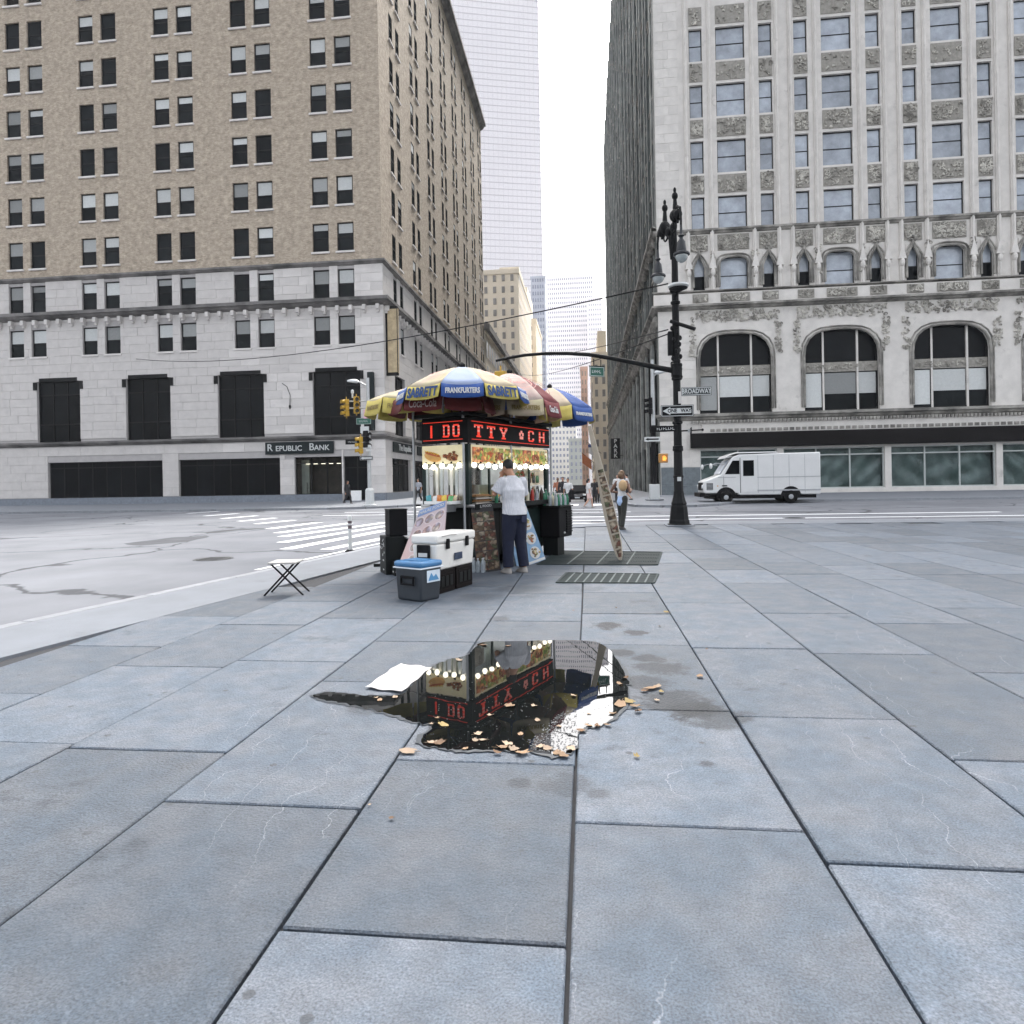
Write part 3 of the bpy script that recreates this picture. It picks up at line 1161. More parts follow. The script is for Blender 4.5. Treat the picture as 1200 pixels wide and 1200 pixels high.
room.box(-24.95 - BX, -20.65 - BX, .45, 3.2, 3.84, 3.9)
room.box(-24.95 - BX, -20.65 - BX, .45, 3.2, .3, .36)
obj('banking_room', room, INT, bank)
obj('room_partition', MB().box(-24.9 - BX, -24.2 - BX, 1.4, 1.45, .4, 3.6), INTP, bank)
m = MB()
for x in (-24.2, -23.5, -22.8, -22.1, -21.4):
    m.box(x - BX - .22, x - BX + .1, 1.2, 1.35, 3.2, 3.28)
obj('ceiling_lights', m, LIT, bank)
m = MB().box(-23.6 - BX, -22.6 - BX, .9, 1.1, .36, .62).box(-24.6 - BX, -24.3 - BX, 1.0, 1.2, .36, 1.6)
obj('desk', m, INTP, bank)
for (a, b, z0, z1) in sshop:
    n = 4
    o = obj('shop_window', sash(b - a, z1 - z0, (.8,), [i / n for i in range(1, n)], .1, .14), FRAMEB, bank, loc=(-.22, (a + b) / 2 - BY, z0), rot=(0, 0, R(90)))
    w = b - a
    for i in range(n):
        obj('pane', MB().box(-w / 2 + w * i / n + .05, -w / 2 + w * (i + 1) / n - .05, .06, .08, .05, z1 - z0 - .05), PANE, o)
obj('white_notice', MB().box(-19.85 - BX, -18.95 - BX, -.3, -.2, .0, .85), WHITE, bank)
obj('door_step', MB().box(-20.5 - BX, -18.35 - BX, -.25, .2, -.05, .02), PLINTH, bank)

# ---- signs on the bank
SIGNB = mat('dark_green_sign', (.01, .016, .017), .6, var=.15, spec=.15)
LETTER = mat('white_lettering', (.5, .51, .5), .6, var=.05)
t = thing('shop_sign', 'dark sign reading REPUBLIC BANK over the bank window', 'sign', (-24.4, BY - .08, 4.58))
obj('sign_board', MB().box(-3.05, 3.05, -.1, 0, -.52, .52), SIGNB, t, bevel=.02)
text('R', .86, LETTER, t, wall_mw((-2.62, -.105, .03), 180), .012, .008)
text('EPUBLIC', .64, LETTER, t, wall_mw((-.92, -.105, -.05), 180), .012, .008, sx=1.0)
text('B', .86, LETTER, t, wall_mw((1.12, -.105, .03), 180), .012, .008)
text('ANK', .64, LETTER, t, wall_mw((2.02, -.105, -.05), 180), .012, .008)
t = thing('shop_sign', 'dark sign reading The Republic on the side of the bank facing the street', 'sign', (BX + .09, 59.9, 4.6))
obj('sign_board', MB().box(0, .1, -3.5, 3.5, -.45, .45), SIGNB, t, bevel=.02)
text('The Republic', .8, LETTER, t, wall_mw((.105, .2, 0), 90), .012, .01)
t = thing('shop_sign', 'second dark sign on the bank side, beyond the one reading The Republic', 'sign', (BX + .09, 67.6, 4.6))
obj('sign_board', MB().box(0, .1, -2.9, 2.9, -.45, .45), SIGNB, t, bevel=.02)
text('Bank', .8, LETTER, t, wall_mw((.105, -.6, 0), 90), .012, .01)
t = thing('vertical_banner', 'tall narrow banner sign with tan face hanging from the corner of the bank building', 'sign', (BX + .1, 55.2, 10.6))
obj('sign_case', MB().box(-.1, 1.0, -.16, .16, 0, 5.9), FRAMEB, t, bevel=.04)
TANF = mat('tan_sign_face', (.42, .33, .2), .6, var=.35, scale=2.5)
obj('sign_face', MB().box(1.002, 1.03, -.12, .12, .2, 5.7), TANF, t)
obj('sign_face', MB().box(.14, .94, -.19, -.162, .25, 5.65), TANF, t)
obj('arm', MB().tube([(-.2, 0, 1), (.1, 0, 1)], .05).tube([(-.2, 0, 5), (.1, 0, 5)], .05), BLACK, t)
t = thing('vertical_sign', 'blank dark green vertical sign box beside the tall dark bank window', 'sign', (-17.95, BY - .09, 5.9))
obj('sign_case', MB().box(-.28, .28, -.35, 0, 0, 4.9), SIGNB, t, bevel=.05)
obj('bracket', MB().box(-.06, .06, -.02, .04, 1, 1.2).box(-.06, .06, -.02, .04, 3.8, 4), BLACK, t)
t = thing('wall_lamp', 'thin curved iron wall bracket on the limestone left of the tall bank window', 'lamp', (-25.2, BY - .07, 8.2))
obj('arm', MB().tube([(0, 0, 0), (.1, -.15, .9), (-.1, -.3, 1.6), (-.5, -.35, 1.9)], .03), BLACK, t)
obj('lamp_head', MB().lathe([(.02, .1), (.1, 0), (.1, -.12), (.02, -.3)], 8), BLACK, t)
# ------------------------------------------------------------------ gothic building on the right
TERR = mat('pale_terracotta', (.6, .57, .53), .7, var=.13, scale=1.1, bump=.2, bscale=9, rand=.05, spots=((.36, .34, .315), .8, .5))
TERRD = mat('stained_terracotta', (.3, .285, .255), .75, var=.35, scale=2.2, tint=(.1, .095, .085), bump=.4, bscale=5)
TERRS = mat('shaded_side_stone', (.12, .132, .125), .85, var=.4, scale=.9, tint=(.05, .06, .058), bump=.5, bscale=4)  # shade of the street side put into a darker stone colour
GPLINTH = mat('grey_granite_base', (.13, .15, .16), .6, var=.28, scale=4)
GX, GY, GH = 6.3, 58.25, 98.0
GR = 48.0
goth = thing('gothic_building', 'pale gothic corner building with carved arches and a dark ribbed side', 'building', (GX, GY, 0))
gl = (-GX, -GY, 0)
bays = [12.7 + 8.6 * k for k in range(4)]
gw, arches, narrow_o, wide_o = [], [], [], []
for c in bays:
    for k in range(-1, 4):
        z0 = 22.6 + 4.8 * k
        if k == -1:
            continue
        for u, w in ((c - 2.87, 1.1), (c, 2.4), (c + 2.87, 1.1)):
            gw.append((u - w / 2, u + w / 2, z0, z0 + 2.8))
    for u, w in ((c - 2.87, 1.0), (c + 2.87, 1.0)):
        narrow_o.append((u - w / 2, u + w / 2, 17.35, 20.45))
    wide_o.append((c - 1.2, c + 1.2, 17.35, 20.2))
bigo = [(c - 3.0, c + 3.0, 6.9, 13.7) for c in bays]
gshop = [(9.65, 16.0, .35, 3.8), (16.5, 24.6, .35, 3.8), (25.1, 33.2, .35, 3.8), (33.7, 41.8, .35, 3.8)]
m = MB()
hs = gw + narrow_o + wide_o + bigo + gshop
wall_holes(m, 'x', GY, GX, GR, -1, GH, hs, .5)
obj('front_wall', m, TERR, goth, loc=gl)
m = MB()
m.box(GX + .3, GR, 191.9, 192.0, -8, GH)
m.box(GR - .02, GR, GY + .3, 191.9, -2, GH)
m.box(GX + .3, GR, GY + .6, 191.9, GH - .3, GH - .05)
obj('roof', m, TERRS, goth, loc=gl)


def arch_fill(a, b, z0, z1, kind, drop):
    """corner pieces that turn a square opening head into an arch (slab with the arch cut out), in xz"""
    c, hw = (a + b) / 2, (b - a) / 2
    n = 12
    pts = []
    for i in range(n + 1):
        t = math.pi * i / n
        if kind == 'flat':                       # three-centred: rounded shoulders
            x = math.cos(t)
            z = (1 - abs(x) ** 3.2) ** (1 / 2.2)
            pts.append((c - hw * x, z1 - drop + drop * z))
        else:                                    # ogee point
            x = math.cos(t)
            ax = 1 - abs(x)
            z = math.sin(ax * math.pi / 2) * .78 + .22 * ax ** 6
            pts.append((c - hw * x, z1 - drop + drop * z))
    return pts


def add_arch(par, a, b, z0, z1, kind, drop, y0, y1, mt):
    pts = arch_fill(a, b, z0, z1, kind, drop)
    m = MB()
    for (x0, q0), (x1, q1) in zip(pts, pts[1:]):
        m.slab_y([(x0, q0), (x1, q1), (x1, z1), (x0, z1)], y0, y1)
    obj('arch_head', m, mt, par)
    # moulding that follows the arch
    t = MB()
    for d, r in ((0, .1), (.22, .07)):
        cx = (a + b) / 2
        path = [(a - d, y0 - .02, z0 + .3)] + [(cx + (x - cx) * (1 + d / ((b - a) / 2)), y0 - .02, z + d) for x, z in pts] + [(b + d, y0 - .02, z0 + .3)]
        t.tube(path, r, 6)
    if kind == 'ogee':
        cx = (a + b) / 2
        t.tube([(cx, y0 - .05, z1 - .05), (cx, y0 - .05, z1 + .5)], [.1, .04], 6)
        t.ball((cx, y0 - .08, z1 + .55), (.14, .12, .16), 8, 5)
        for s in (-1, 1):
            t.ball((cx + s * .2, y0 - .06, z1 + .3), (.13, .1, .1), 8, 5)
    obj('arch_moulding', t, TERRD, par, smooth=True)


def carving(x0, x1, z0, z1, n, y=0.0, seed=1, d=.09):
    """leafy relief: curled stems and bosses"""
    r = random.Random(seed)
    m = MB()
    for i in range(n):
        x, z = r.uniform(x0 + .12, x1 - .12), r.uniform(z0 + .12, z1 - .12)
        if r.random() < .5:
            s = r.uniform(.1, .2)
            a0 = r.uniform(0, 6.28)
            sgn = r.choice((-1, 1))
            pts = []
            for k in range(7):
                t = a0 + sgn * k * .75
                rr = s * (1 - k / 8.5)
                pts.append((min(max(x + rr * math.cos(t), x0), x1), y - d * .6, min(max(z + rr * math.sin(t), z0), z1)))
            m.tube(pts, [.055 - .004 * k for k in range(7)], 5)
        else:
            m.ball((x, y - d * .3, z), (r.uniform(.06, .13), d, r.uniform(.06, .14)), 7, 4)
    return m


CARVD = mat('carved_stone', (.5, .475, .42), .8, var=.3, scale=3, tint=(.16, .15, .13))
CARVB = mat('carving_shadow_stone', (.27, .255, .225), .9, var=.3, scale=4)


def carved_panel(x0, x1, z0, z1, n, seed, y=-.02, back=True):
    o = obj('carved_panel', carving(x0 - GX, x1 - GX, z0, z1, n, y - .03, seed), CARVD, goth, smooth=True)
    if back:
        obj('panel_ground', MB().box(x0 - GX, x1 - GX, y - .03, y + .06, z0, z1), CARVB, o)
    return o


WG1, WG2 = win_meshes(sash(1.1, 2.8), 1.1, 2.8), win_meshes(sash(2.4, 2.8, (.5,), (), .08), 2.4, 2.8)
SKYG = glass_mat('sky_lit_glass', (.3, .33, .37), .05, .6)
for w_ in (WG1, WG2):
    w_[1].materials.clear()
    w_[1].materials.append(SKYG)
for (a, b, z0, z1) in gw:
    put_window(goth, WG1 if b - a < 2 else WG2, ((a + b) / 2 - GX, .22, z0), 0, None)
for (a, b, z0, z1) in narrow_o:
    o = obj('arched_window', sash(1.0, z1 - z0, (.42,)), FRAMEB, goth, loc=((a + b) / 2 - GX, .3, z0))
    obj('pane', MB().box(-.46, .46, .04, .06, .03, 1.3), DARKGLASS, o)
    obj('pane', MB().box(-.46, .46, .04, .06, 1.32, z1 - z0 - .03), SKYG, o)
    add_arch(goth, a - GX, b - GX, z0, z1, 'ogee', 1.15, -.06, .2, TERR)
for (a, b, z0, z1) in wide_o:
    o = obj('arched_window', sash(2.4, z1 - z0, (.45,)), FRAMEB, goth, loc=((a + b) / 2 - GX, .3, z0))
    obj('pane', MB().box(-1.16, 1.16, .04, .06, .03, z1 - z0 - .03), SKYG, o)
    add_arch(goth, a - GX, b - GX, z0, z1, 'flat', .7, -.06, .2, TERR)
for bi, c in enumerate(bays):
    a, b = c - 3.0, c + 3.0
    add_arch(goth, a - GX, b - GX, 6.9, 13.7, 'flat', 2.2, -.03, .3, TERR)
    o = obj('arch_window', sash(6.0, 6.8, (), (.27, .73), .14, .2), FRAMEB, goth, loc=(c - GX, .35, 6.9))
    for i, (u0, u1) in enumerate(((-2.9, -1.45), (-1.3, 1.3), (1.45, 2.9))):
        obj('pane', MB().box(u0, u1, .1, .12, .12, 3.2), PANE, o)
        obj('pane', MB().box(u0, u1, .1, .12, 4.1, 6.7), DARKGLASS, o)
        obj('blind', MB().box(u0 + .05, u1 - .05, .06, .09, 1.4 if i else .3, 3.15), BLIND, o)
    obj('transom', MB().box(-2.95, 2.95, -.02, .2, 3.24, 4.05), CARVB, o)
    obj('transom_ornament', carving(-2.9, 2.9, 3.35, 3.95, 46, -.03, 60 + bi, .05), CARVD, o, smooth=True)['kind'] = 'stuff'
    obj('mullion', MB().box(-1.45, -1.3, -.06, .25, 0, 6.7).box(1.3, 1.45, -.06, .25, 0, 6.7), TERR, o)
    # carving over the arch, in the spandrels and below the balcony
    carved_panel(c - 3.7, c + 3.7, 14.6, 15.75, 150, 10 + bi, back=False)
    carved_panel(c - 3.9, c - 3.15, 11.6, 14.6, 34, 20 + bi, back=False)
    carved_panel(c + 3.15, c + 3.9, 11.6, 14.6, 34, 30 + bi, back=False)
    for u, w in ((c - 2.87, 1.5), (c, 2.6), (c + 2.87, 1.5)):
        carved_panel(u - w / 2, u + w / 2, 20.75, 22.1, int(60 * w / 1.5), hash((bi, round(w * 10), 3)) % 999 + int(u * 7) % 97)
        for k in range(4):
            ww = w - .4 if w < 2 else w - .2
            carved_panel(u - ww / 2, u + ww / 2, 25.65 + 4.8 * k, 27.2 + 4.8 * k, 44 if k < 2 else 14, int(u * 11) + k)
        # balcony panels
        carved_panel(u - w / 2 + .1, u + w / 2 - .1, 16.3, 17.0, int(14 * w), int(u * 13), -.42)
    # slim shafts between the windows
    m = MB()
    for u in (c - 3.75, c - 1.75, c + 1.75, c + 3.75):
        m.box(u - .16 - GX, u + .16 - GX, -.16, .02, 17.3, 46)
        m.tube([(u - GX, -.2, 17.4), (u - GX, -.2, 46)], .08, 6)
        m.slab_y([(u - .3 - GX, 19.2), (u + .3 - GX, 19.2), (u - GX, 20.6)], -.3, 0)
        m.ball((u - GX, -.24, 18.9), (.2, .18, .35), 8, 5)
    obj('shaft', m, TERR, goth)
    for u in (c - 1.75, c + 1.75):
        obj('carved_canopy', carving(u - .35 - GX, u + .35 - GX, 18.2, 20.8, 22, -.14, int(u * 5), .12), CARVD, goth, smooth=True)


def gband(z0, z1, out, name, mt, side=True, right=GR, front=True):
    m = MB()
    h = z1 - z0
    prof = [(0, z0), (out * .4, z0 + h * .15), (out * .6, z0 + h * .45), (out, z0 + h * .6), (out, z1), (0, z1 + .05)]
    n = len(prof)
    vs = [(right - GX, -d, z) for d, z in prof] + [(-d, -d, z) for d, z in prof]
    if side:
        vs += [(-d, 192 - GY, z) for d, z in prof]
    fs = []
    for j in range(0 if front else 1, 2 if side else 1):
        for i in range(n - 1):
            fs.append((j * n + i, j * n + i + 1, j * n + n + i + 1, j * n + n + i))
    return obj(name, m.add(vs, fs), mt, goth)


gband(22.2, 22.6, .3, 'string_course', TERRD, False)
gband(15.75, 16.15, .55, 'cornice', TERRD)
gband(17.1, 17.32, .5, 'balcony_rail', TERRD, False)
obj('balcony_parapet', MB().box(-.35, GR - GX, -.38, .02, 16.2, 17.1), TERR, goth)
gband(6.3, 6.85, .45, 'cornice', TERRD, False)
gband(22.2, 22.9, .5, 'cornice', TERRD, True, GR, False)
m = MB()
for k in range(130):
    x = 8.9 + k * .3
    m.box(x - GX, x + .14 - GX, -.4, -.2, 6.05, 6.28)
tag(obj('dentils', m, TERRD, goth), kind='stuff')
# lintel, awning box, plinth
obj('lintel', MB().box(3.5, GR - GX, -.16, .02, 5.22, 6.0), TERR, goth)
m = MB()
for k in range(70):
    m.box(4.2 + k * .5, 4.55 + k * .5, -.2, -.155, 5.3, 5.55)
tag(obj('lintel_ornament', m, TERRD, goth), kind='stuff')
AWN = mat('black_fascia', (.009, .008, .008), .8, var=.3, spec=.1)
obj('fascia', MB().box(2.55, GR - GX, -.5, .02, 3.95, 5.2), AWN, goth, bevel=.03)
m = MB()
for (a, b, z0, z1) in ((.05, 1.55, -.6, .78), (1.55, 3.32, -.6, .78), (.05, 1.55, .78, 2.33), (1.55, 3.32, .78, 2.33)):
    obj('granite_slab', MB().box(a + .006, b - .006, -.14, .02, z0 + .006, z1 - .006), GPLINTH, goth)
for z in (2.36, 3.1, 3.86, 4.62, 5.38, 6.9, 7.66, 8.42, 9.18, 9.94, 10.7, 11.46, 12.22, 12.98, 13.74, 14.5):
    for a, b in ((.04, 1.5), (1.5, 3.2)) if int(z * 10) % 2 else ((.04, .9), (.9, 2.3), (2.3, 3.2)):
        if z < 5.3 and b > 2.5:
            b = 2.5
        obj('facing_block', MB().box(a + .007, b - .007, -rnd.uniform(.05, .062), .02, z + .007, z + .76 - .007), TERR, goth)
for k, z in enumerate([17.4 + .8 * i for i in range(36)]):
    for a, b in ((.04, 1.2), (1.2, 2.0)) if k % 2 else ((.04, .8), (.8, 2.0)):
        obj('facing_block', MB().box(a + .007, b - .007, -rnd.uniform(.05, .062), .02, z + .007, z + .8 - .007), TERR, goth)
# shop windows hung with crumpled sheeting
SHEET = mat('green_plastic_sheeting', (.07, .1, .092), .3, var=.3, scale=1.5, tint=(.12, .15, .145), spec=.5)
for k, (a, b, z0, z1) in enumerate(gshop):
    n = 2 if k == 0 else 3
    o = obj('shop_window', sash(b - a, z1 - z0, (.82,), [i / n for i in range(1, n)], .1, .14), mat('pale_shop_frame', (.45, .47, .45), .5), goth, loc=((a + b) / 2 - GX, .2, z0))
    w, h = b - a, z1 - z0
    nx, nz_ = 40, 18
    vs, fs = [], []
    rr = random.Random(k)
    ph = [(rr.uniform(.5, 2.6), rr.uniform(-2, 2), rr.uniform(0, 6), rr.uniform(.02, .05)) for _ in range(9)]
    for j in range(nz_ + 1):
        for i in range(nx + 1):
            x, z = -w / 2 + w * i / nx, h * j / nz_
            y = .5 + sum(s * math.sin(fx * x * 2 + fz * z * 2 + p0) for fx, fz, p0, s in ph)
            vs.append((x, y, z))
    for j in range(nz_):
        for i in range(nx):
            q = j * (nx + 1) + i
            fs.append((q, q + 1, q + nx + 2, q + nx + 1))
    obj('plastic_sheeting', MB().add(vs, fs), SHEET, o, smooth='all')
    obj('pane', MB().box(-w / 2 + .06, w / 2 - .06, .05, .06, .06, h - .06), _M['clear_pane'], o)

# ---- the long dark side: piers with recessed bays, cornices, tall openings below
PIERL = mat('pale_pier_stone', (.34, .35, .33), .8, var=.3, scale=1.4, tint=(.17, .18, .17))
m = MB()
side_holes = []
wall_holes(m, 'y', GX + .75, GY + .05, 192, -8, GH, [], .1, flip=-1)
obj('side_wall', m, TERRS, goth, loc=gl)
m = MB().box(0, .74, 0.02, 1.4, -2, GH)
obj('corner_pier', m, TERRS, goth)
piers = [1.45 + 6.4 * k for k in range(21)]
for k, q in enumerate(piers):
    w = 1.5
    obj('pier', MB().box(.02, .34, q + 4.9, q + 4.9 + w, -8, 14.9), PIERL, goth, bevel=.04, bseg=1)
    o = obj('tall_bay_window', MB().box(.45, .55, q + .02, q + 4.88, -4, 14.4), FRAMEB, goth)
    for j in range(3):
        obj('pane', MB().box(.4, .44, q + .2 + j * 1.55, q + 1.6 + j * 1.55, .4, 4.6), PANE, o)
        obj('pane', MB().box(.4, .44, q + .2 + j * 1.55, q + 1.6 + j * 1.55, 6.2, 13.6), PANE, o)
    obj('bay_spandrel', MB().box(.2, .46, q + .02, q + 4.88, 4.7, 6.1), TERRS, goth)
# upper side: shallow ribs, rough blocks and window slots
for k in range(42):
    q = 1.45 + 3.2 * k
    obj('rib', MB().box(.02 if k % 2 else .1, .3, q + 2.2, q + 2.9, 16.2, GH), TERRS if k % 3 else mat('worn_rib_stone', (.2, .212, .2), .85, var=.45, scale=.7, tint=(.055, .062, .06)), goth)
m = MB()
rr = random.Random(77)
for k in range(42):
    q = 1.45 + 3.2 * k
    for j in range(20):
        z = 17.2 + 4.0 * j
        m.box(.16, .3, q + .1, q + 2.1, z + 2.7, z + 2.95)
        if rr.random() < .5:
            s = rr.uniform(.05, .22)
            m.box(.06, .3, q + rr.uniform(0, 1), q + rr.uniform(1.2, 2.2), z + 3.2, z + 3.2 + s)
tag(obj('side_sills', m, TERRD, goth), kind='stuff')
for k in range(42):
    q = 1.45 + 3.2 * k
    for j in range(3):
        z = 17.2 + 4.0 * j
        if k < 30:
            obj('pane', MB().box(.2, .245, q + .45, q + 1.7, z + .2, z + 2.6), PANE, goth)
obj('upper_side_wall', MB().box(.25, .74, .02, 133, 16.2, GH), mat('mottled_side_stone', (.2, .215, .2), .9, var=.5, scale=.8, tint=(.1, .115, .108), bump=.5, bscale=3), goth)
# carved cresting that rides the side cornices
m = MB()
for q in range(0, 133, 2):
    for z, s in ((15.0, .8), (22.8, .8)):
        m.ball((-.1, q + .8, z), (.35, .5, .6), 6, 4)
        m.ball((0, q + 1.7, z - .5), (.3, .3, .5), 6, 4)
tag(obj('carved_frieze', m, TERRD, goth), kind='stuff')
# ------------------------------------------------------------------ towers and street walls farther off
def tower(name, label, corner, ang, w, d, h, fh, bw, wall, win, ww=.6, wh=.55, inset=.15, zb=-8, start=0, top_rows=None, lines=None, cat='tower'):
    """corner = right front corner on the ground; front runs to the left of it at `ang` (degrees, 0 = -X), the right side runs back"""
    t = thing(name, label, cat, (corner[0], corner[1], 0), R(ang))
    m = MB().box(-w, 0, 0, d, zb, h)
    obj('wall', m, wall, t)
    m = MB()
    nf = int((h - start) / fh)
    if lines:
        for k in range(nf):
            z = start + k * fh
            m.box(-w - .12, .12, -.12, d, z, z + lines)
        for k in range(int(w / bw) + 1):
            m.box(-w + k * bw - .06, -w + k * bw + .06, -.06, .1, start, h)
        tag(obj('spandrel_bands', m, win, t), kind='stuff')
        return t
    nb = int(w / bw)
    off = (w - nb * bw) / 2
    for k in range(nf):
        z = start + k * fh + fh * (1 - wh) / 2
        if z + fh * wh > h - .6:
            break
        for i in range(nb):
            x = -w + off + i * bw + bw * (1 - ww) / 2
            m.quad((x, -inset, z), (x + bw * ww, -inset, z), (x + bw * ww, -inset, z + fh * wh), (x, -inset, z + fh * wh))
            m.quad((x, -inset, z), (x + bw * ww, -inset, z), (x + bw * ww, 0, z - .1), (x, 0, z - .1))
            m.quad((x, -inset, z + fh * wh), (x + bw * ww, -inset, z + fh * wh), (x + bw * ww, 0, z + fh * wh + .1), (x, 0, z + fh * wh + .1))
        for i in range(int(d / bw)):
            y = i * bw + bw * (1 - ww) / 2
            m.quad((inset, y, z), (inset, y + bw * ww, z), (inset, y + bw * ww, z + fh * wh), (inset, y, z + fh * wh))
    tag(obj('windows', m, win, t), kind='stuff')
    m = MB().box(-w - .25, .25, -.25, d + .25, h - 1.0, h + .2)
    obj('parapet', m, wall, t)
    return t


PALEG = mat('pale_tower_glass', (.7, .67, .68), .3, var=.05, scale=.02, spec=.6)
PALEL = mat('tower_spandrel', (.5, .47, .49), .5, var=.05)
GRIDW = mat('white_tower_stone', (.76, .74, .745), .7, var=.05, scale=.05)
GRIDG = mat('tower_window_grey', (.25, .27, .34), .25, var=.3, scale=.4, spec=.6)
CREAM = mat('cream_brick', (.68, .59, .46), .85, var=.08, scale=.3)
CREAMW = mat('cream_building_window', (.22, .2, .18), .4, var=.3, scale=.5)
BLUEW = mat('blue_grey_tower', (.42, .44, .5), .6, var=.15, scale=.1)
REDB = mat('red_brick_far', (.46, .32, .27), .85, var=.12)

c = at(639.5, 500, 430)
tower('glass_tower', 'very tall pale glass tower with thin horizontal floor lines rising out of view', c, 16, 70, 50, 350, 4.1, 3.0, PALEG, PALEL, lines=.55)
c = at(641.5, 500, 330)
tower('office_tower', 'slender blue grey tower with small dark windows beside the tall glass tower', c, 0, 7, 26, 103, 3.3, 1.2, BLUEW, GRIDG, .6, .5, start=4)
c = at(697.5, 500, 560)
tower('office_tower', 'broad white office tower with a flat top and a fine grid of windows', c, 0, 42, 30, 176, 4.0, 1.75, GRIDW, GRIDG, .45, .38, inset=.2, start=2)
c = at(708, 500, 540)
tower('office_tower', 'lower white wing of the broad grid tower on its street side', c, 0, 12, 30, 150, 4.0, 1.75, GRIDW, GRIDG, .3, .3, inset=.2, start=2)
lb = tower('street_building', 'lower building with big windows and a sloping cornice line next to the bank block', (-16.9, 112.2), 0, 30, 58, 27.8, 4.3, 3.2, CREAM, CREAMW, .6, .66, start=.6, cat='building')
obj('roof_cornice', MB().box(-30.8, .9, -.6, 58.5, 27.2, 28.3), LIMED, lb)
tower('cream_tower', 'cream brick high rise with small paired windows, just past the low corniced building', (-16.9, 172), 0, 24, 40, 56.5, 3.0, 2.3, CREAM, CREAMW, .35, .5, start=2)
t = tower('cream_tower', 'slim cream stepped tower standing behind the cream brick high rise', (-16.9, 232), 0, 14, 30, 58, 3.2, 1.8, CREAM, CREAMW, .3, .4, start=2)
obj('setback', MB().box(-14, -3, 2, 26, 57, 70), CREAM, t)
obj('setback', MB().box(-13, -6, 4, 20, 69, 78), CREAM, t)
c = at(676, 540, 370)
tower('white_building', 'white block with rows of small dark windows closing the end of the street', c, 0, 24, 30, 34, 3.2, 2.0, mat('white_render', (.72, .69, .63), .8, var=.05), GRIDG, .5, .42, start=1, cat='building')
c = at(683.5, 540, 330)
tower('grey_building', 'narrow grey green block at the end of the street beside the white one', c, 0, 7, 20, 22, 3.4, 2.2, mat('grey_green_stone', (.38, .4, .37), .8, var=.1), GRIDG, .4, .5, start=1, cat='building')
c = at(690, 540, 262)
tower('brick_building', 'slim reddish brick building down the street on its shaded side', c, 0, 2.6, 30, 46, 3.4, 1.2, REDB, CREAMW, .4, .5, start=1, cat='building')
hb = tower('street_building', 'pale yellow building continuing the street wall behind the gothic block', (6.3, 193), 0, 4.2, 70, 38, 3.6, 2.1, CREAM, CREAMW, .4, .5, start=3, cat='building')
obj('penthouse', MB().box(-2.6, 0, 3, 60, 38, 45), CREAM, hb)
m = MB()
for k in range(7):
    for j in range(16):
        m.box(-4.35, -4.2, 2 + j * 4.2, 4.4 + j * 4.2, 4 + k * 4.6, 6.8 + k * 4.6)
tag(obj('side_windows', m, CREAMW, hb), kind='stuff')
# flags
FLAGO = mat('orange_flag_cloth', (.62, .2, .07), .8, var=.1)
FLAGW = mat('white_flag_cloth', (.7, .68, .66), .8, var=.1)
FLAGB = mat('blue_flag_cloth', (.05, .08, .25), .8, var=.1)
for lab, cm, x, y, off in (('orange flag hanging from a slanted pole over the street', FLAGO, 683, 540, 0), ('white and blue flag hanging above the orange flag over the street', FLAGW, 690, 528, 1)):
    p = at(x, y, 130)
    t = thing('flag', lab, 'flag', tuple(p), 0)
    obj('flag_pole', MB().tube([(2.4, .3, -.6), (-.2, 0, 1.6)], .05, 6), BLACK, t)
    vs, fs = [], []
    for j in range(7):
        for i in range(5):
            vs.append((i * .45 - .1, .1 * math.sin(i * 1.7 + j * .6), 1.5 - i * .35 - j * .32))
    for j in range(6):
        for i in range(4):
            q = j * 5 + i
            fs.append((q, q + 1, q + 6, q + 5))
    obj('cloth', MB().add(vs, fs), cm, t, smooth='all', solid=.02)
    if off:
        obj('canton', MB().box(-.12, .8, -.16, -.14, .6, 1.2), FLAGB, t)

# PARK sign on the side of the gothic block
p = at(708.5, 526, 118)
t = thing('parking_sign', 'black vertical sign reading PARK on the dark side of the gothic building', 'sign', (5.75, 118, p.z))
obj('sign_case', MB().box(-1.5, .1, -.2, .2, -1.85, 1.75), BLACK, t, bevel=.05)
obj('bracket', MB().box(.1, .6, -.05, .05, 1.2, 1.3).box(.1, .6, -.05, .05, -1.3, -1.2), BLACK, t)
for i, ch in enumerate('PARK'):
    text(ch, .95, mat('bright_white_lettering', (.8, .8, .78), .6), t, wall_mw((-.7, -.205, 1.22 - i * .84), 180), .01, .02)

# ------------------------------------------------------------------ poles, signals, signs
SIGY = mat('signal_yellow', (.42, .25, .02), .45, var=.12)
LENSD = mat('dark_lens', (.02, .02, .018), .2)
SGREEN = mat('street_sign_green', (.012, .09, .06), .45, var=.1)
SWHITE = mat('sign_white', (.52, .53, .52), .5, var=.05)
SBLACK = mat('sign_black', (.006, .006, .007), .6, spec=.12)
GALV = mat('galvanised_pole', (.42, .43, .43), .5, .3, var=.15)
HAND = emit_mat('lit_hand', (1.0, .3, .05), .5)


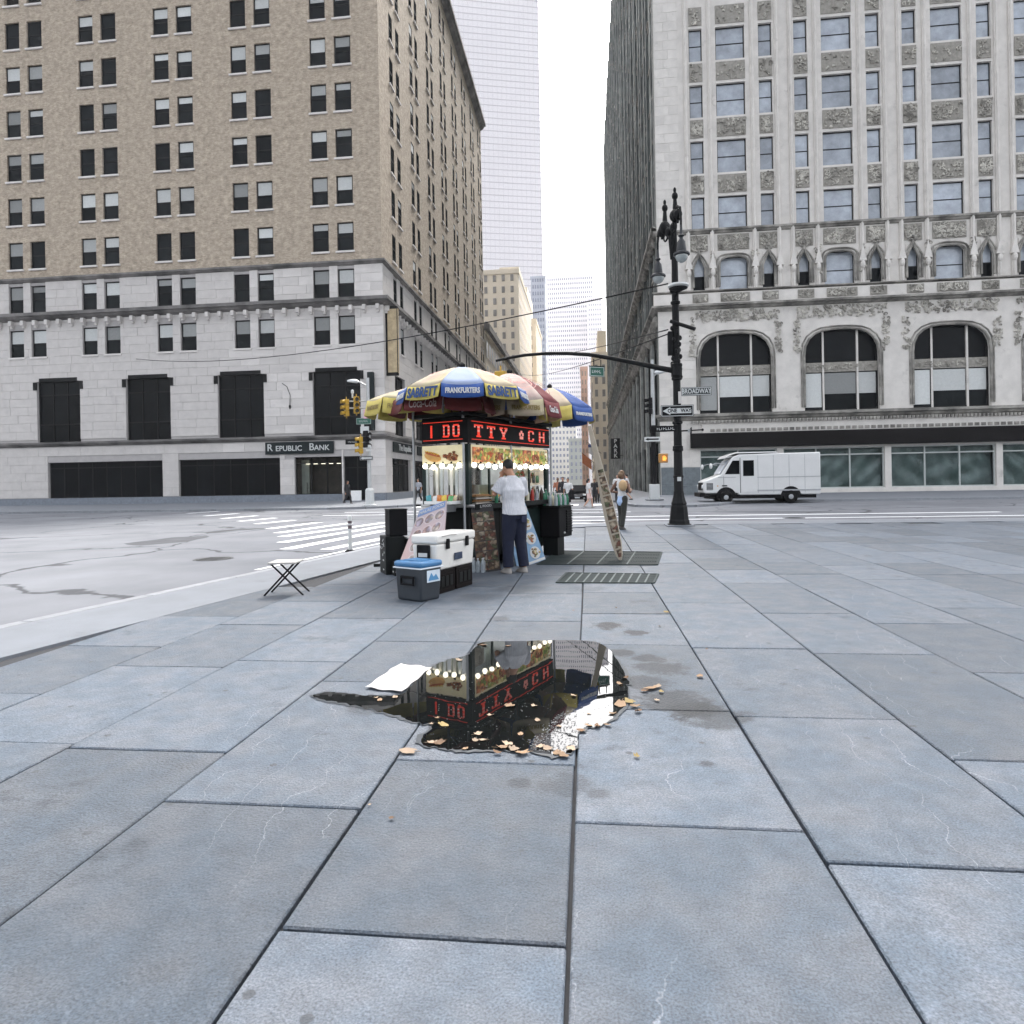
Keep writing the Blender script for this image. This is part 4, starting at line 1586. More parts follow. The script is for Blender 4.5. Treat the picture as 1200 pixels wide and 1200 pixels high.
def signal(label, loc, face_deg, back=None, group='traffic signals'):
    """three-lens signal facing the compass direction face_deg"""
    t = thing('traffic_signal', label, 'traffic light', tuple(loc), R(180 - face_deg), group)
    hm = back or SIGY
    for i in range(3):
        z = .36 * (1 - i)
        obj('lamp_section', MB().box(-.17, .17, -.1, .14, z - .172, z + .172), hm, t, bevel=.03)
        v = MB()
        n = 9
        vs = []
        for k in range(n):
            a = R(-25 + 230 * k / (n - 1))
            vs += [(.14 * math.cos(a), -.1, z + .14 * math.sin(a)), (.15 * math.cos(a), -.34, z + .15 * math.sin(a) - .03)]
        fs = [(2 * k, 2 * k + 2, 2 * k + 3, 2 * k + 1) for k in range(n - 1)]
        obj('visor', v.add(vs, fs), hm, t, solid=.012, smooth='all')
        obj('lens', MB().tube([(0, -.115, z), (0, -.1, z)], .125, 14), LENSD, t)
    obj('hanger', MB().tube([(0, .02, .54), (0, .02, .7)], .03, 6).tube([(0, .02, -.54), (0, .02, -.66)], .03, 6), hm, t)
    return t


def plate(name, label, loc, face_deg, w, h, m, cat='sign', group=None, border=None):
    t = thing(name, label, cat, tuple(loc), R(180 - face_deg), group)
    obj('plate', MB().box(-w / 2, w / 2, -.012, .012, -h / 2, h / 2), m, t, bevel=.004)
    if border:
        b = MB()
        for x0, x1, z0, z1 in ((-w / 2 + .015, w / 2 - .015, h / 2 - .03, h / 2 - .015), (-w / 2 + .015, w / 2 - .015, -h / 2 + .015, -h / 2 + .03), (-w / 2 + .015, -w / 2 + .03, -h / 2 + .03, h / 2 - .03), (w / 2 - .03, w / 2 - .015, -h / 2 + .03, h / 2 - .03)):
            b.box(x0, x1, -.016, -.0125, z0, z1)
        obj('border', b, border, t)
    obj('clamp', MB().box(-.03, .03, .0125, .09, -h * .3, h * .3), GALV, t)
    return t


def scribble(t, w, h, m, seed, y=-.0165):
    """worn, unreadable lettering"""
    r = random.Random(seed)
    b = MB()
    x = -w / 2
    while x < w / 2 - .02:
        k = r.uniform(.03, .055)
        z0 = r.choice((-h / 2, -h / 2, 0))
        b.box(x, x + .014, y, y + .004, -h / 2, h / 2)
        if r.random() < .8:
            b.box(x + .0142, x + k, y, y + .004, z0, z0 + .016)
        x += k + .022
    obj('lettering', b, m, t)


# -- ornate lamp post on the plaza corner
L0 = gr(796, 616)
DL = 20.0
lamp = thing('street_lamp', 'ornate black twin lantern lamp post with flared base at the plaza kerb', 'street lamp', (L0.x, L0.y, 0))
CAST = mat('black_cast_iron', (.006, .0065, .007), .6, var=.3, scale=8, spec=.15, bump=.3, bscale=20)
obj('base', MB().lathe([(.36, 0), (.36, .05), (.31, .07), (.30, .16), (.28, .2), (.27, .3), (.245, .55), (.22, .62), (.235, .66), (.21, .72), (.17, .86), (.15, .98)], 8), CAST, lamp, rot=(0, 0, R(22.5)))
obj('foundation', MB().box(-.4, .4, -.4, .4, 0, .035), CONC, lamp, bevel=.01)
obj('shaft', MB().lathe([(.145, .95), (.15, 1.0), (.135, 1.03), (.125, 2.3), (.12, 2.32), (.11, 4.2), (.1, 6.9), (.085, 8.4), (.07, 8.9)], 12), CAST, lamp, smooth=True)
m = MB()
for z, r in ((1.45, .15), (2.25, .155), (2.32, .15), (3.05, .15), (4.35, .15), (4.75, .17), (6.6, .14), (6.95, .16)):
    m.lathe([(r - .03, z - .05), (r, z - .03), (r, z + .03), (r - .03, z + .05)], 12)
obj('collar', m, CAST, lamp, smooth=True)
m = MB()
for k in range(26):
    z = 4.4 + k * .045 if k < 13 else 5.0 + (k - 13) * .07
    a = k * 2.4
    m.ball((.12 * math.cos(a), .12 * math.sin(a), z), (.06, .06, .08), 6, 4)
obj('leaf_ornament', m, CAST, lamp, smooth=True)
# the two arms: one towards the viewer's right, one away to the left
for sgn, ax in ((1, Vector((.14, -.99, 0))), (-1, Vector((-.30, .95, 0)))):
    P3 = lambda d, z: tuple(ax * d + Vector((-.08, 0, z)))
    am = MB().tube([P3(0, 7.9), P3(.1, 8.5), P3(.35, 9.0), P3(.65, 9.2), P3(.92, 9.05), P3(1.0, 8.7), P3(1.0, 8.15)], [.05, .05, .048, .045, .04, .035, .03], 8)
    for k in range(18):
        a = k * .5
        rr_ = .3 * (1 - k / 22)
    am.tube([P3(.42 + .26 * (1 - k / 20) * math.cos(k * .55), 8.72 + .26 * (1 - k / 20) * math.sin(k * .55)) for k in range(16)], [.04 - .0015 * k for k in range(16)], 6)
    am.ball(P3(.45, 9.0), (.17, .17, .2), 8, 6)
    am.ball(P3(.7, 8.95), (.13, .13, .15), 8, 6)
    am.ball(P3(.2, 8.75), (.1, .1, .16), 8, 6)
    am.tube([P3(.45, 9.0), P3(.43, 9.5)], [.09, .05], 8)
    am.ball(P3(.43, 9.58), (.09, .09, .12), 8, 6)
    am.ball(P3(.43, 9.75), (.045, .045, .09), 8, 6)
    arm = obj('lantern_arm', am, CAST, lamp, smooth=True)
    hood = obj('lantern', MB().lathe([(.025, .9), (.045, .52), (.09, .47), (.045, .42), (.06, .37), (.11, .3), (.135, .1), (.145, .02), (.225, -.02), (.235, -.07), (.19, -.09)], 14, P3(1.0, 7.75)),
               mat('lantern_grey', (.014, .016, .019), .5, .0, var=.2), lamp, smooth=True)
    obj('lantern_globe', MB().lathe([(.175, -.09), (.175, -.14), (.13, -.23), (.05, -.28), (.01, -.29)], 14, P3(1.0, 7.75)), mat('frosted_globe', (.3, .33, .33), .15, var=.08, spec=.7), hood, smooth=True)
# small flat lamp disc on a bracket
obj('disc_bracket', MB().tube([(0, 0, 6.7), (.02, -.15, 6.9), (.05, -.28, 6.95)], .05, 8), CAST, lamp)
disc = obj('disc_lamp', MB().lathe([(.08, -.1), (.24, -.06), (.3, 0), (.28, .05), (.1, .1), (.02, .11)], 18, (.05, -.3, 7.0)), SWHITE, lamp, smooth=True)
obj('disc_underside', MB().lathe([(.1, -.14), (.27, -.065), (.27, -.055), (.1, -.105)], 18, (.05, -.3, 7.0)), CAST, disc)
obj('camera_arm', MB().tube([(-.16, -.05, 6.05), (.5, -.35, 5.72)], .055, 8), CAST, lamp)
obj('control_box', MB().box(-.24, -.1, -.1, .1, 5.05, 5.75), CAST, lamp, bevel=.02)
obj('warning_sticker', MB().box(-.05, .06, -.152, -.13, 1.32, 1.44), SWHITE, lamp)
obj('paper_sticker', MB().box(.02, .11, -.16, -.12, 3.6, 3.95), LIME, lamp)
# mast arm
pts = []
for x, y in ((789, 437), (770, 433), (745, 427), (715, 420.5), (690, 416), (665, 414), (640, 413.5), (615, 415), (595, 418), (580, 421)):
    u = (x - 790) * DL / F
    v = at(x, y, DL)
    pts.append((u, .12 * u * -1 * 0, v.z))
mast = obj('mast_arm', MB().tube(pts, [.085, .08, .07, .065, .06, .055, .05, .048, .045, .04], 10), CAST, lamp, smooth=True)
obj('mast_clamp', MB().lathe([(.14, 4.4), (.16, 4.45), (.16, 4.75), (.14, 4.8)], 12), CAST, lamp)
# things carried by the lamp post
px = lambda x, y: Vector((L0.x + (x - 795) * DL / F, L0.y, at(x, y, DL).z))
v = px(812, 461.5)
t = plate('street_sign', 'street name sign reading BROADWAY on the lamp post', (v.x + .1, L0.y - .16, v.z), 180, .86, .25, mat('weathered_sign_grey', (.035, .043, .043), .5, var=.2), 'sign', None, SWHITE)
text('BROADWAY', .19, SWHITE, t, wall_mw((.0, -.015, 0), 180), .003, .003, sx=.78)
v = px(794, 483.5)
t = plate('one_way_sign', 'black one way sign with large white arrow on the ornate lamp post', (v.x, L0.y - .19, v.z), 180, .94, .34, SBLACK, 'sign', None, SWHITE)
obj('arrow', MB().slab_y([(-.42, 0), (-.2, -.115), (-.2, -.075), (.4, -.075), (.4, .075), (-.2, .075), (-.2, .115)], -.016, -.0128), SWHITE, t)
text('ONE   WAY', .15, SBLACK, t, wall_mw((.06, -.0175, 0), 180), .002, .005, sx=.86)
v = px(782, 503.5)
t = plate('street_sign', 'narrow black street sign sticking out left of the lamp post below the one way sign', (v.x - .02, L0.y - .05, v.z), 188, .78, .17, SBLACK, 'sign', None, None)
scribble(t, .5, .07, SWHITE, 3)
v = px(810, 505)
t = plate('street_sign', 'thin black sign seen almost edge on, right of the lamp post', (v.x, L0.y, v.z - .02), 95, .5, .17, SBLACK)
t = thing('sign_arm', 'thin black bracket arm pointing right from the lamp post', 'bracket', (L0.x + .1, L0.y, v.z))
obj('arm', MB().tube([(0, 0, -.02), (.6, 0, 0)], .022, 8), BLACK, t)
obj('end_cap', MB().ball((.62, 0, 0), .04, 8, 5), BLACK, t)
v = px(704, 436)
t = plate('street_sign', 'green street name sign hanging from the curved mast arm', (v.x, L0.y, v.z), 152, .5, .3, SGREEN, 'sign', None, SWHITE)
scribble(t, .34, .09, SWHITE, 9)
obj('hanger', MB().tube([(-.1, 0, .15), (-.1, 0, .38)], .015, 6).tube([(.14, 0, .15), (.14, 0, .36)], .015, 6).tube([(-.26, 0, .16), (.26, 0, .16)], .018, 6), BLACK, t)
v = px(591, 424)
signal('yellow traffic signal at the tip of the curved mast arm', (v.x, L0.y, v.z - .78), 10)

# -- signal pole on the far left corner
q0 = at(433.5, 592, 42)
DP = 42.0
pz = lambda x, y: Vector((q0.x + (x - 433.5 + .0175 * (592 - y) * 0) * DP / F, q0.y, at(x, y, DP).z))
t = thing('signal_pole', 'tall grey signal pole with cobra head lamp on the bank corner', 'street pole', (q0.x, q0.y, 0))
obj('base', MB().lathe([(.42, 0), (.42, .08), (.3, .12), (.28, 1.0), (.2, 1.12)], 10), SWHITE, t)
obj('shaft', MB().lathe([(.13, 1.1), (.12, 4), (.1, 8.1)], 10), GALV, t, smooth=True)
z1 = at(433, 450, DP).z
obj('lamp_arm', MB().tube([(0, 0, z1 - .6), (-.1, 0, z1 - .1), (-.5, 0, z1 + .12), (-.8, 0, z1 + .2)], .05, 8), GALV, t, smooth=True)
obj('lamp_head', MB().loft([((-.75, 0, z1 + .1), .1, .1), ((-.95, 0, z1 + .18), .4, .2), ((-1.0, 0, z1 + .28), .36, .18), ((-.95, 0, z1 + .33), .2, .1)]), mat('pale_lamp_housing', (.6, .62, .62), .4, var=.05), t, smooth=True)
obj('signal_arm', MB().tube([(0, 0, pz(433, 478).z), (-1.6, -.2, pz(433, 478).z)], .05, 8).tube([(0, 0, pz(433, 470).z), (-1.3, -.2, pz(433, 470).z)], .04, 8), GALV, t)
obj('beacon', MB().lathe([(.05, 0), (.06, .25), (.1, .3), (.1, .45), (.03, .52)], 10, (-.98, -.1, pz(416, 466).z)), SWHITE, t)
obj('control_box', MB().box(-.2, .2, -.3, -.12, pz(433, 505).z, pz(433, 488).z - .0), BLACK, t, bevel=.03)
v = pz(408.5, 478)
signal('yellow traffic signal farthest left on the bracket of the bank corner pole', (v.x, q0.y - .25, v.z), 225)
v = pz(421, 475)
signal('yellow traffic signal close to the bank corner pole, right one of the upper pair', (v.x, q0.y - .25, v.z), 150)
v = pz(425, 522)
signal('low yellow traffic signal under the black sign on the bank corner pole', (v.x, q0.y - .25, v.z), 240)
v = pz(431.5, 515)
signal('dark traffic signal seen from behind on the bank corner pole', (v.x + .05, q0.y - .3, v.z), 20, BLACKP)
v = pz(430, 494)
t = plate('street_sign', 'green street name sign on the bank corner pole', (v.x, q0.y - .35, v.z), 180, .95, .4, SGREEN, 'sign', None, SWHITE)
scribble(t, .6, .13, SWHITE, 4)
v = pz(429.5, 486)
t = plate('pink_sign', 'small pink and white placard above the green sign on the bank corner pole', (v.x + .25, q0.y - .38, v.z), 180, .42, .55, mat('pink_placard', (.62, .36, .42), .6, var=.25, scale=4), 'sign')
v = pz(431, 504)
t = plate('white_sign', 'small white notice below the green sign on the bank corner pole', (v.x, q0.y - .36, v.z), 180, .55, .4, SWHITE, 'sign')
v = pz(416, 518)
t = plate('street_sign', 'small black street sign left of the bank corner pole', (v.x, q0.y - .3, v.z), 180, .95, .32, SBLACK, 'sign')
scribble(t, .6, .09, SWHITE, 5)
v = pz(435.5, 525.5)
t = plate('white_sign', 'white regulation sign right of the low signals on the bank corner pole', (v.x, q0.y - .42, v.z), 180, .34, .4, SWHITE, 'sign')
scribble(t, .22, .1, SBLACK, 6)
v = pz(432.5, 537)
t = plate('one_way_sign', 'small one way sign with white arrow low on the bank corner pole', (v.x, q0.y - .36, v.z), 180, .85, .26, SBLACK, 'sign', None, SWHITE)
obj('arrow', MB().slab_y([(-.38, 0), (-.2, -.09), (-.2, -.05), (.36, -.05), (.36, .05), (-.2, .05), (-.2, .09)], -.016, -.0128), SWHITE, t)

# -- signal pole on the right corner
q1 = at(767, 586.5, 43.5)
DQ = 43.5
pq = lambda x, y: Vector((q1.x + (x - 766) * DQ / F, q1.y, at(x, y, DQ).z))
t = thing('signal_pole', 'pale signal pole with white concrete base on the corner by the gothic building', 'street pole', (q1.x, q1.y, 0))
obj('base', MB().box(-.32, .32, -.32, .32, 0, 1.05), SWHITE, t, bevel=.03)
obj('foot', MB().box(-.55, .55, -.5, .5, 0, .06), CONC, t)
obj('lower_shaft', MB().lathe([(.17, 1.0), (.17, 4.9)], 10), BLACKP, t, smooth=True)
obj('upper_shaft', MB().lathe([(.13, 4.9), (.1, 9.2)], 10), GALV, t, smooth=True)
z1 = at(768, 437, DQ).z
obj('lamp_arm', MB().tube([(0, 0, z1 - .9), (.1, 0, z1 - .2), (.4, -.1, z1)], .05, 8), GALV, t, smooth=True)
obj('lamp_head', MB().loft([((.35, -.1, z1 - .1), .12, .1), ((.5, -.1, z1), .4, .2), ((.5, -.1, z1 + .12), .34, .16)]), _M['pale_lamp_housing'], t, smooth=True)
v = pq(762.5, 476)
signal('black traffic signal seen side on high on the pole by the gothic building', (v.x, q1.y - .2, v.z), 270, BLACKP)
v = pq(764, 515)
t = plate('one_way_sign', 'small worn white one way sign on the pole by the gothic building', (v.x, q1.y - .3, v.z), 180, 1.0, .3, SWHITE, 'sign')
obj('arrow', MB().slab_y([(-.44, 0), (-.24, -.1), (-.24, -.05), (.42, -.05), (.42, .05), (-.24, .05), (-.24, .1)], -.016, -.0128), SBLACK, t)
v = pq(778, 503)
t = plate('street_sign', 'long black sign box beside the pole by the gothic building', (v.x - .35, q1.y - .32, v.z), 180, 1.0, .4, SBLACK, 'sign')
v = pq(777.5, 537)
t = thing('pedestrian_signal', 'lit orange hand pedestrian signal on the pole by the gothic building', 'traffic light', (v.x, q1.y - .15, v.z))
obj('housing', MB().box(-.36, .24, -.14, .14, -.3, .3), mat('signal_amber_housing', (.35, .17, .04), .5), t, bevel=.04)
obj('bracket', MB().tube([(-.3, .05, .2), (-.62, .1, .2)], .03, 6), BLACK, t)
hm = MB().box(-.1, .1, -.155, -.142, -.16, .03)
for k in range(4):
    hm.box(-.1 + k * .053, -.06 + k * .053, -.155, -.142, .03, .17 - abs(k - 1.4) * .03)
hm.slab_y([(.1, -.1), (.17, .0), (.14, .03), (.1, -.02)], -.155, -.142)
obj('hand_symbol', hm, HAND, t)

# -- overhead wires
def wire(label, a, b, sag, r=.012):
    a, b = Vector(a), Vector(b)
    pts = []
    for i in range(25):
        t_ = i / 24
        p = a.lerp(b, t_)
        p.z -= sag * 4 * t_ * (1 - t_)
        pts.append(p - a)
    o = obj('overhead_wire', MB().tube(pts, r, 5), BLACK, loc=tuple(a))
    return tag(o, label, 'wire')


a = px(787, 336)
wend = at(150, 418, 57.5)
wire('long black overhead wire from the lamp post across to the bank building', a, (wend.x, BY - .05, wend.z), 1.0, .022)
a = px(786, 389)
wire('upper of two thin wires running from the lamp post to the cream tower', a, (-16.8, 174, at(575, 424, 175).z + 4), 1.5, .02)
a = px(786, 394)
wire('lower of two thin wires running from the lamp post to the low corniced building', a, (-16.8, 150, at(590, 430, 150).z), 1.5, .02)
# -- delineator post and street furniture
d0 = gr(410.5, 646.5, RZ)
t = thing('delineator_post', 'slim white plastic delineator post with two dark bands beside the crosswalk', 'bollard', (d0.x, d0.y, RZ))
obj('foot', MB().lathe([(.12, 0), (.12, .02), (.06, .05)], 10), RUBBER, t)
obj('post', MB().lathe([(.045, .04), (.045, .78), (.04, .8), (.035, .81)], 12), SWHITE, t, smooth=True)
obj('dark_band', MB().lathe([(.047, .52), (.047, .6)], 12), mat('dark_orange_band', (.1, .07, .08), .5), t)
obj('dark_band', MB().lathe([(.047, .64), (.047, .7)], 12), mat('dark_orange_band', (.1, .07, .08), .5), t)
ORD = ('first', 'second', 'third', 'fourth', 'fifth', 'sixth', 'seventh', 'eighth', 'ninth', 'tenth', 'eleventh', 'twelfth')
# ------------------------------------------------------------------ the food cart
CO = at(547.6, 600, 10.4)
CO = Vector((CO.x, CO.y, 0))
CA = math.atan2(.9175, .3977)
CM = Matrix.Translation(CO) @ Matrix.Rotation(CA, 4, 'Z')
CW = lambda x, y, z=0: CM @ Vector((x, y, z))
CFACE = 90 - math.degrees(CA)            # compass heading of the cart's long axis (about 23 degrees)

CARTD = mat('dark_cart_panel', (.008, .0095, .0095), .55, var=.3, scale=4, spec=.15)
CARTG = mat('dark_green_metal', (.012, .022, .02), .5, var=.25, scale=5, spec=.2)
STEELD = mat('brushed_steel_panel', (.5, .52, .5), .35, 1.0, var=.25, scale=3)
BULB = emit_mat('bulb_glow', (1.0, .93, .76), 1.3)
GLOW = emit_mat('lightbox_glow', (1.0, .88, .55), .06)
LED = emit_mat('red_led', (1.0, .05, .02), .17)
LEDW = emit_mat('pale_led', (1.0, .35, .3), .13)
PLEX = mat('plexiglass', (.92, .96, .95), .03, var=.02)
_b = PLEX.node_tree.nodes['Principled BSDF']
_b.inputs['Transmission Weight'].default_value = 1.0
_b.inputs['IOR'].default_value = 1.08
L, W = 2.75, .86
cart = thing('food_cart', 'street food cart with red scrolling sign, food pictures and a row of bulbs under umbrellas', 'food cart', tuple(CO), CA)
m = MB().box(.06, 1.0, .02, W - .02, .16, .98).box(1.006, 1.86, .02, W - .02, .16, .98).box(1.866, L - .06, .02, W - .02, .16, .98)
obj('cabinet', m, CARTD, cart, bevel=.01)
obj('skirt', MB().box(.1, L - .3, .06, W - .06, .05, .158), BLACK, cart)
for x in (.15, 1.12, 1.98):
    d = obj('cabinet_door', MB().box(x, x + .68, -.004, .018, .24, .9), CARTG, cart, bevel=.006)
    obj('handle', MB().tube([(x + .6, -.03, .5), (x + .6, -.03, .66)], .009, 6), STEEL, d)
obj('counter', MB().box(-.02, L + .02, -.16, W + .04, 1.0, 1.045), STEEL, cart, bevel=.008)
obj('counter_rim', MB().box(-.03, L + .03, -.175, -.162, .97, 1.05), CARTD, cart)
for x, y in ((.03, -.01), (.03, W - .04), (L - .03, -.01), (L - .03, W - .04), (1.36, -.01)):
    r = .045 if x < 1 or x > 2 else .03
    obj('corner_post', MB().box(x - r, x + r, y - r * .8, y + r * .8, 1.046, 2.0), CARTG, cart, bevel=.006)
obj('roof', MB().box(-.08, L + .1, -.1, W + .1, 2.44, 2.5).box(0, L, -.02, W, 2.4, 2.44), CARTD, cart, bevel=.01)
# red moving letter sign, wrapped round two sides
sign = obj('letter_sign', MB().box(-.02, L - .02, -.09, 0, 2.02, 2.4).box(-.09, -.02, -.09, W - .06, 2.02, 2.4), SBLACK, cart, bevel=.006)
m = MB().box(.02, L - .05, -.1, -.092, 2.35, 2.358).box(.02, L - .05, -.1, -.092, 2.068, 2.075)
m.box(-.1, -.092, .0, W - .1, 2.35, 2.358).box(-.1, -.092, .0, W - .1, 2.068, 2.075)
obj('sign_line', m, LED, sign)


def slab_letter(ch, h, w):
    """chunky lit letter with serifs, in the xy plane, centred; striped like the rows of a dot sign"""
    s, r = w * .26, h * .13
    parts = []
    if ch == 'T':
        parts = [(-w / 2, w / 2, h / 2 - r, h / 2), (-w / 2, -w / 2 + s * .5, h / 2 - 2 * r, h / 2 - r), (w / 2 - s * .5, w / 2, h / 2 - 2 * r, h / 2 - r), (-s / 2, s / 2, -h / 2 + r, h / 2 - r), (-s, s, -h / 2, -h / 2 + r)]
    elif ch == 'I':
        parts = [(-s * .5, s * .5, -h / 2, h / 2)]
    elif ch == 'H':
        parts = [(-w / 2, -w / 2 + s, -h / 2, h / 2), (w / 2 - s, w / 2, -h / 2, h / 2), (-w / 2 + s, w / 2 - s, -r / 2, r / 2)]
    elif ch in 'CDO':
        lo = -w / 2 if ch == 'D' else -w / 2 + s * .5
        parts = [(-w / 2 + (s * .3 if ch == 'D' else 0), -w / 2 + s, -h / 2 + r * .8, h / 2 - r * .8), (lo, w / 2 - s * .5, h / 2 - r, h / 2), (lo, w / 2 - s * .5, -h / 2, -h / 2 + r)]
        if ch == 'C':
            parts += [(w / 2 - s, w / 2, h / 2 - 2.4 * r, h / 2 - r * .8), (w / 2 - s, w / 2, -h / 2 + r * .8, -h / 2 + 2.4 * r)]
        else:
            parts += [(w / 2 - s, w / 2, -h / 2 + r * .8, h / 2 - r * .8)]
    elif ch == 'Y':
        parts = [(-s / 2, s / 2, -h / 2 + r, -.02 * h), (-s, s, -h / 2, -h / 2 + r), (-w / 2, -w / 2 + s * 1.6, h / 2 - r, h / 2), (w / 2 - s * 1.6, w / 2, h / 2 - r, h / 2)]
        for k in range(5):
            x = w * .36 * (1 - k / 5)
            z = h / 2 - r - k * h * .09
            parts += [(-x - s * .45, -x + s * .45, z - h * .092, z), (x - s * .45, x + s * .45, z - h * .092, z)]
    a, b = MB(), MB()
    for (x0, x1, z0, z1) in parts:
        n = max(1, round((z1 - z0) / (h * .135)))
        for k in range(n):
            za, zb = z0 + (z1 - z0) * k / n, z0 + (z1 - z0) * (k + 1) / n
            (b if int((za + h / 2) / (h * .135)) % 2 == 1 and ch not in 'I' else a).box(x0, x1, za + h * .006, zb - h * .006, 0, .006)
    return a, b


def led(ch, x, side, h=.2, w=.2):
    a, b = slab_letter(ch, h, w)
    if side == 'front':
        M4 = Matrix.Translation((x, -.0925, 2.21)) @ Matrix.Rotation(R(90), 4, 'X')
    else:
        M4 = Matrix.Translation((-.0925, x, 2.21)) @ Matrix.Rotation(R(-90), 4, 'Z') @ Matrix.Rotation(R(90), 4, 'X')
    o = obj('lit_letter', a, LED, sign, mw=M4)
    if b.v:
        o2 = obj('lit_letter_stripe', b, LEDW, sign, mw=M4)


for ch, x in (('T', .22), ('T', .60), ('Y', 1.0), ('C', 1.98), ('H', 2.4)):
    led(ch, x, 'front', w=.25 if x < 1.2 else .22)
for ch, y in (('I', .6), ('D', .31), ('O', .12)):
    led(ch, y, 'end', w=.13)
fl = MB()
for k in range(5):
    a = R(90 + 72 * k)
    fl.box(1.62 + .055 * math.cos(a) - .026, 1.62 + .055 * math.cos(a) + .026, -.1, -.0925, 2.21 + .055 * math.sin(a) - .026, 2.21 + .055 * math.sin(a) + .026)
obj('lit_flower', fl, LEDW, sign)
# lit food pictures above the windows
FHOT = [(.55, .22, .06), (.7, .4, .14), (.42, .1, .04), (.75, .5, .2)]
FMEAT = [(.35, .09, .04), (.5, .16, .06), (.2, .06, .03), (.55, .28, .12)]
FGREEN = [(.42, .32, .08), (.3, .34, .08), (.5, .2, .07), (.6, .5, .2), (.14, .22, .05)]
lbx = obj('light_box', MB().box(.06, L - .06, -.055, -.01, 1.70, 1.99).box(-.055, -.01, .02, W - .04, 1.70, 1.99), GLOW, cart)
def lit(m, es):
    b_ = m.node_tree.nodes['Principled BSDF']
    m.node_tree.links.new(b_.inputs['Base Color'].links[0].from_socket, b_.inputs['Emission Color'])
    b_.inputs['Emission Strength'].default_value = es
    return m


foods = [lit(food_mat('picture_meat', FMEAT, 12), .17), lit(food_mat('picture_salad', FGREEN + [(.7, .66, .4)], 13), .17), lit(food_mat('picture_mixed', FGREEN + FHOT[:2] + [(.75, .7, .5)], 12), .17), lit(food_mat('picture_kebab', FHOT + FGREEN[:2], 12), .17)]
for k in range(8):
    x = .08 + k * .327
    p = MB().loft([((x + .15, -.062, 1.755), .145, .012), ((x + .15, -.075, 1.80), .14, .016), ((x + .15, -.075, 1.86), .12, .016), ((x + .15, -.065, 1.905), .07, .01)], 14)
    p = MB().box(x + .004, x + .318, -.062, -.056, 1.712, 1.955)
    tl = obj('food_picture', p, (foods[(k * 3 + 1) % 4] if k > 2 else foods[(0, 3, 1)[k]]), cart)
    r6 = random.Random(k)
    hp_ = MB()
    for j in range(26):
        hp_.ball((x + r6.uniform(.04, .28), -.064, 1.76 + r6.random() * .12), (r6.uniform(.018, .04), .012, r6.uniform(.012, .03)), 6, 4)
    obj('picture_food', hp_, foods[(k + 2) % 4], tl)
# the end: a hot dog and a heap of meat
hd = MB()
hd.T = Matrix.Translation((-.065, .60, 1.83)) @ Matrix.Rotation(R(14), 4, 'X')
hd.ball((0, 0, -.02), (.022, .17, .075), 14, 8)
hp = obj('food_picture', hd, mat('hot_dog_bun', (.62, .34, .1), .6, var=.2, scale=9), cart, smooth='all')
hd = MB()
hd.T = Matrix.Translation((-.085, .60, 1.845)) @ Matrix.Rotation(R(14), 4, 'X')
hd.ball((0, 0, .012), (.018, .16, .026), 12, 7)
obj('sausage', hd, mat('sausage_red', (.42, .1, .03), .4), hp, smooth='all')
hd = MB()
hd.T = Matrix.Translation((-.1, .60, 1.875)) @ Matrix.Rotation(R(14), 4, 'X')
hd.tube([(0, -.14 + k * .028, .0 + .012 * (-1) ** k) for k in range(11)], .006, 5)
obj('mustard', hd, mat('mustard_yellow', (.7, .45, .03), .5), hp)
hm = MB()
r3 = random.Random(4)
for k in range(46):
    hm.ball((-.075 + r3.uniform(-.01, .01), .22 + r3.gauss(0, .065), 1.8 + abs(r3.gauss(0, .05)) - .05), (.022, r3.uniform(.02, .035), r3.uniform(.015, .025)), 6, 4)
obj('food_picture', hm, food_mat('picture_meat_heap', FMEAT, 30), cart)
# bulbs
bm_ = MB().ball((0, 0, 0), .043, 10, 7).mesh('bulb')
bm_.materials.append(BULB)
bm_.polygons.foreach_set('use_smooth', [True] * len(bm_.polygons))
for k in range(13):
    b = obj('bulb', bm_, None, cart, loc=(.1 + k * .21, -.08, 1.655 + .012 * (-1) ** k))
for k in range(5):
    obj('bulb', bm_, None, cart, loc=(-.085, .08 + k * .165, 1.655 + .01 * (-1) ** k))
m = MB()
for k in range(13):
    m.tube([(.1 + k * .21, -.08, 1.69), (.1 + k * .21, -.05, 1.72)], .016, 6)
for k in range(5):
    m.tube([(-.085, .08 + k * .165, 1.69), (-.05, .08 + k * .165, 1.72)], .016, 6)
obj('bulb_sockets', m, BLACK, cart)
# windows
for a, b in ((.1, .62), (.66, 1.3), (1.42, 2.0), (2.04, 2.66)):
    w = obj('window_frame', MB().box(a - .02, a, -.03, 0, 1.05, 1.69).box(b, b + .02, -.03, 0, 1.05, 1.69).box(a, b, -.03, 0, 1.05, 1.08), CARTG, cart)
    if a < 1.4 and a > .6:
        continue                              # open serving hatch
    obj('pane', MB().box(a, b, -.02, -.012, 1.08, 1.66), PLEX, w)
obj('back_panel', MB().box(.05, .95, W - .03, W - .01, 1.05, 1.98).box(1.75, L - .05, W - .03, W - .01, 1.05, 1.98), STEELD, cart)
obj('ceiling_panel', MB().box(.05, L - .05, .03, W - .03, 1.97, 1.985), STEELD, cart)
obj('inner_light', MB().box(.3, L - .3, .36, .42, 1.93, 1.965), emit_mat('tube_glow', (.95, 1, .85), .8), cart)
m = MB()
for x in (.5, 1.05, 1.7):
    m.box(x, x + .01, .1, W - .1, 1.05, 1.35)
obj('divider', m, STEELD, cart)
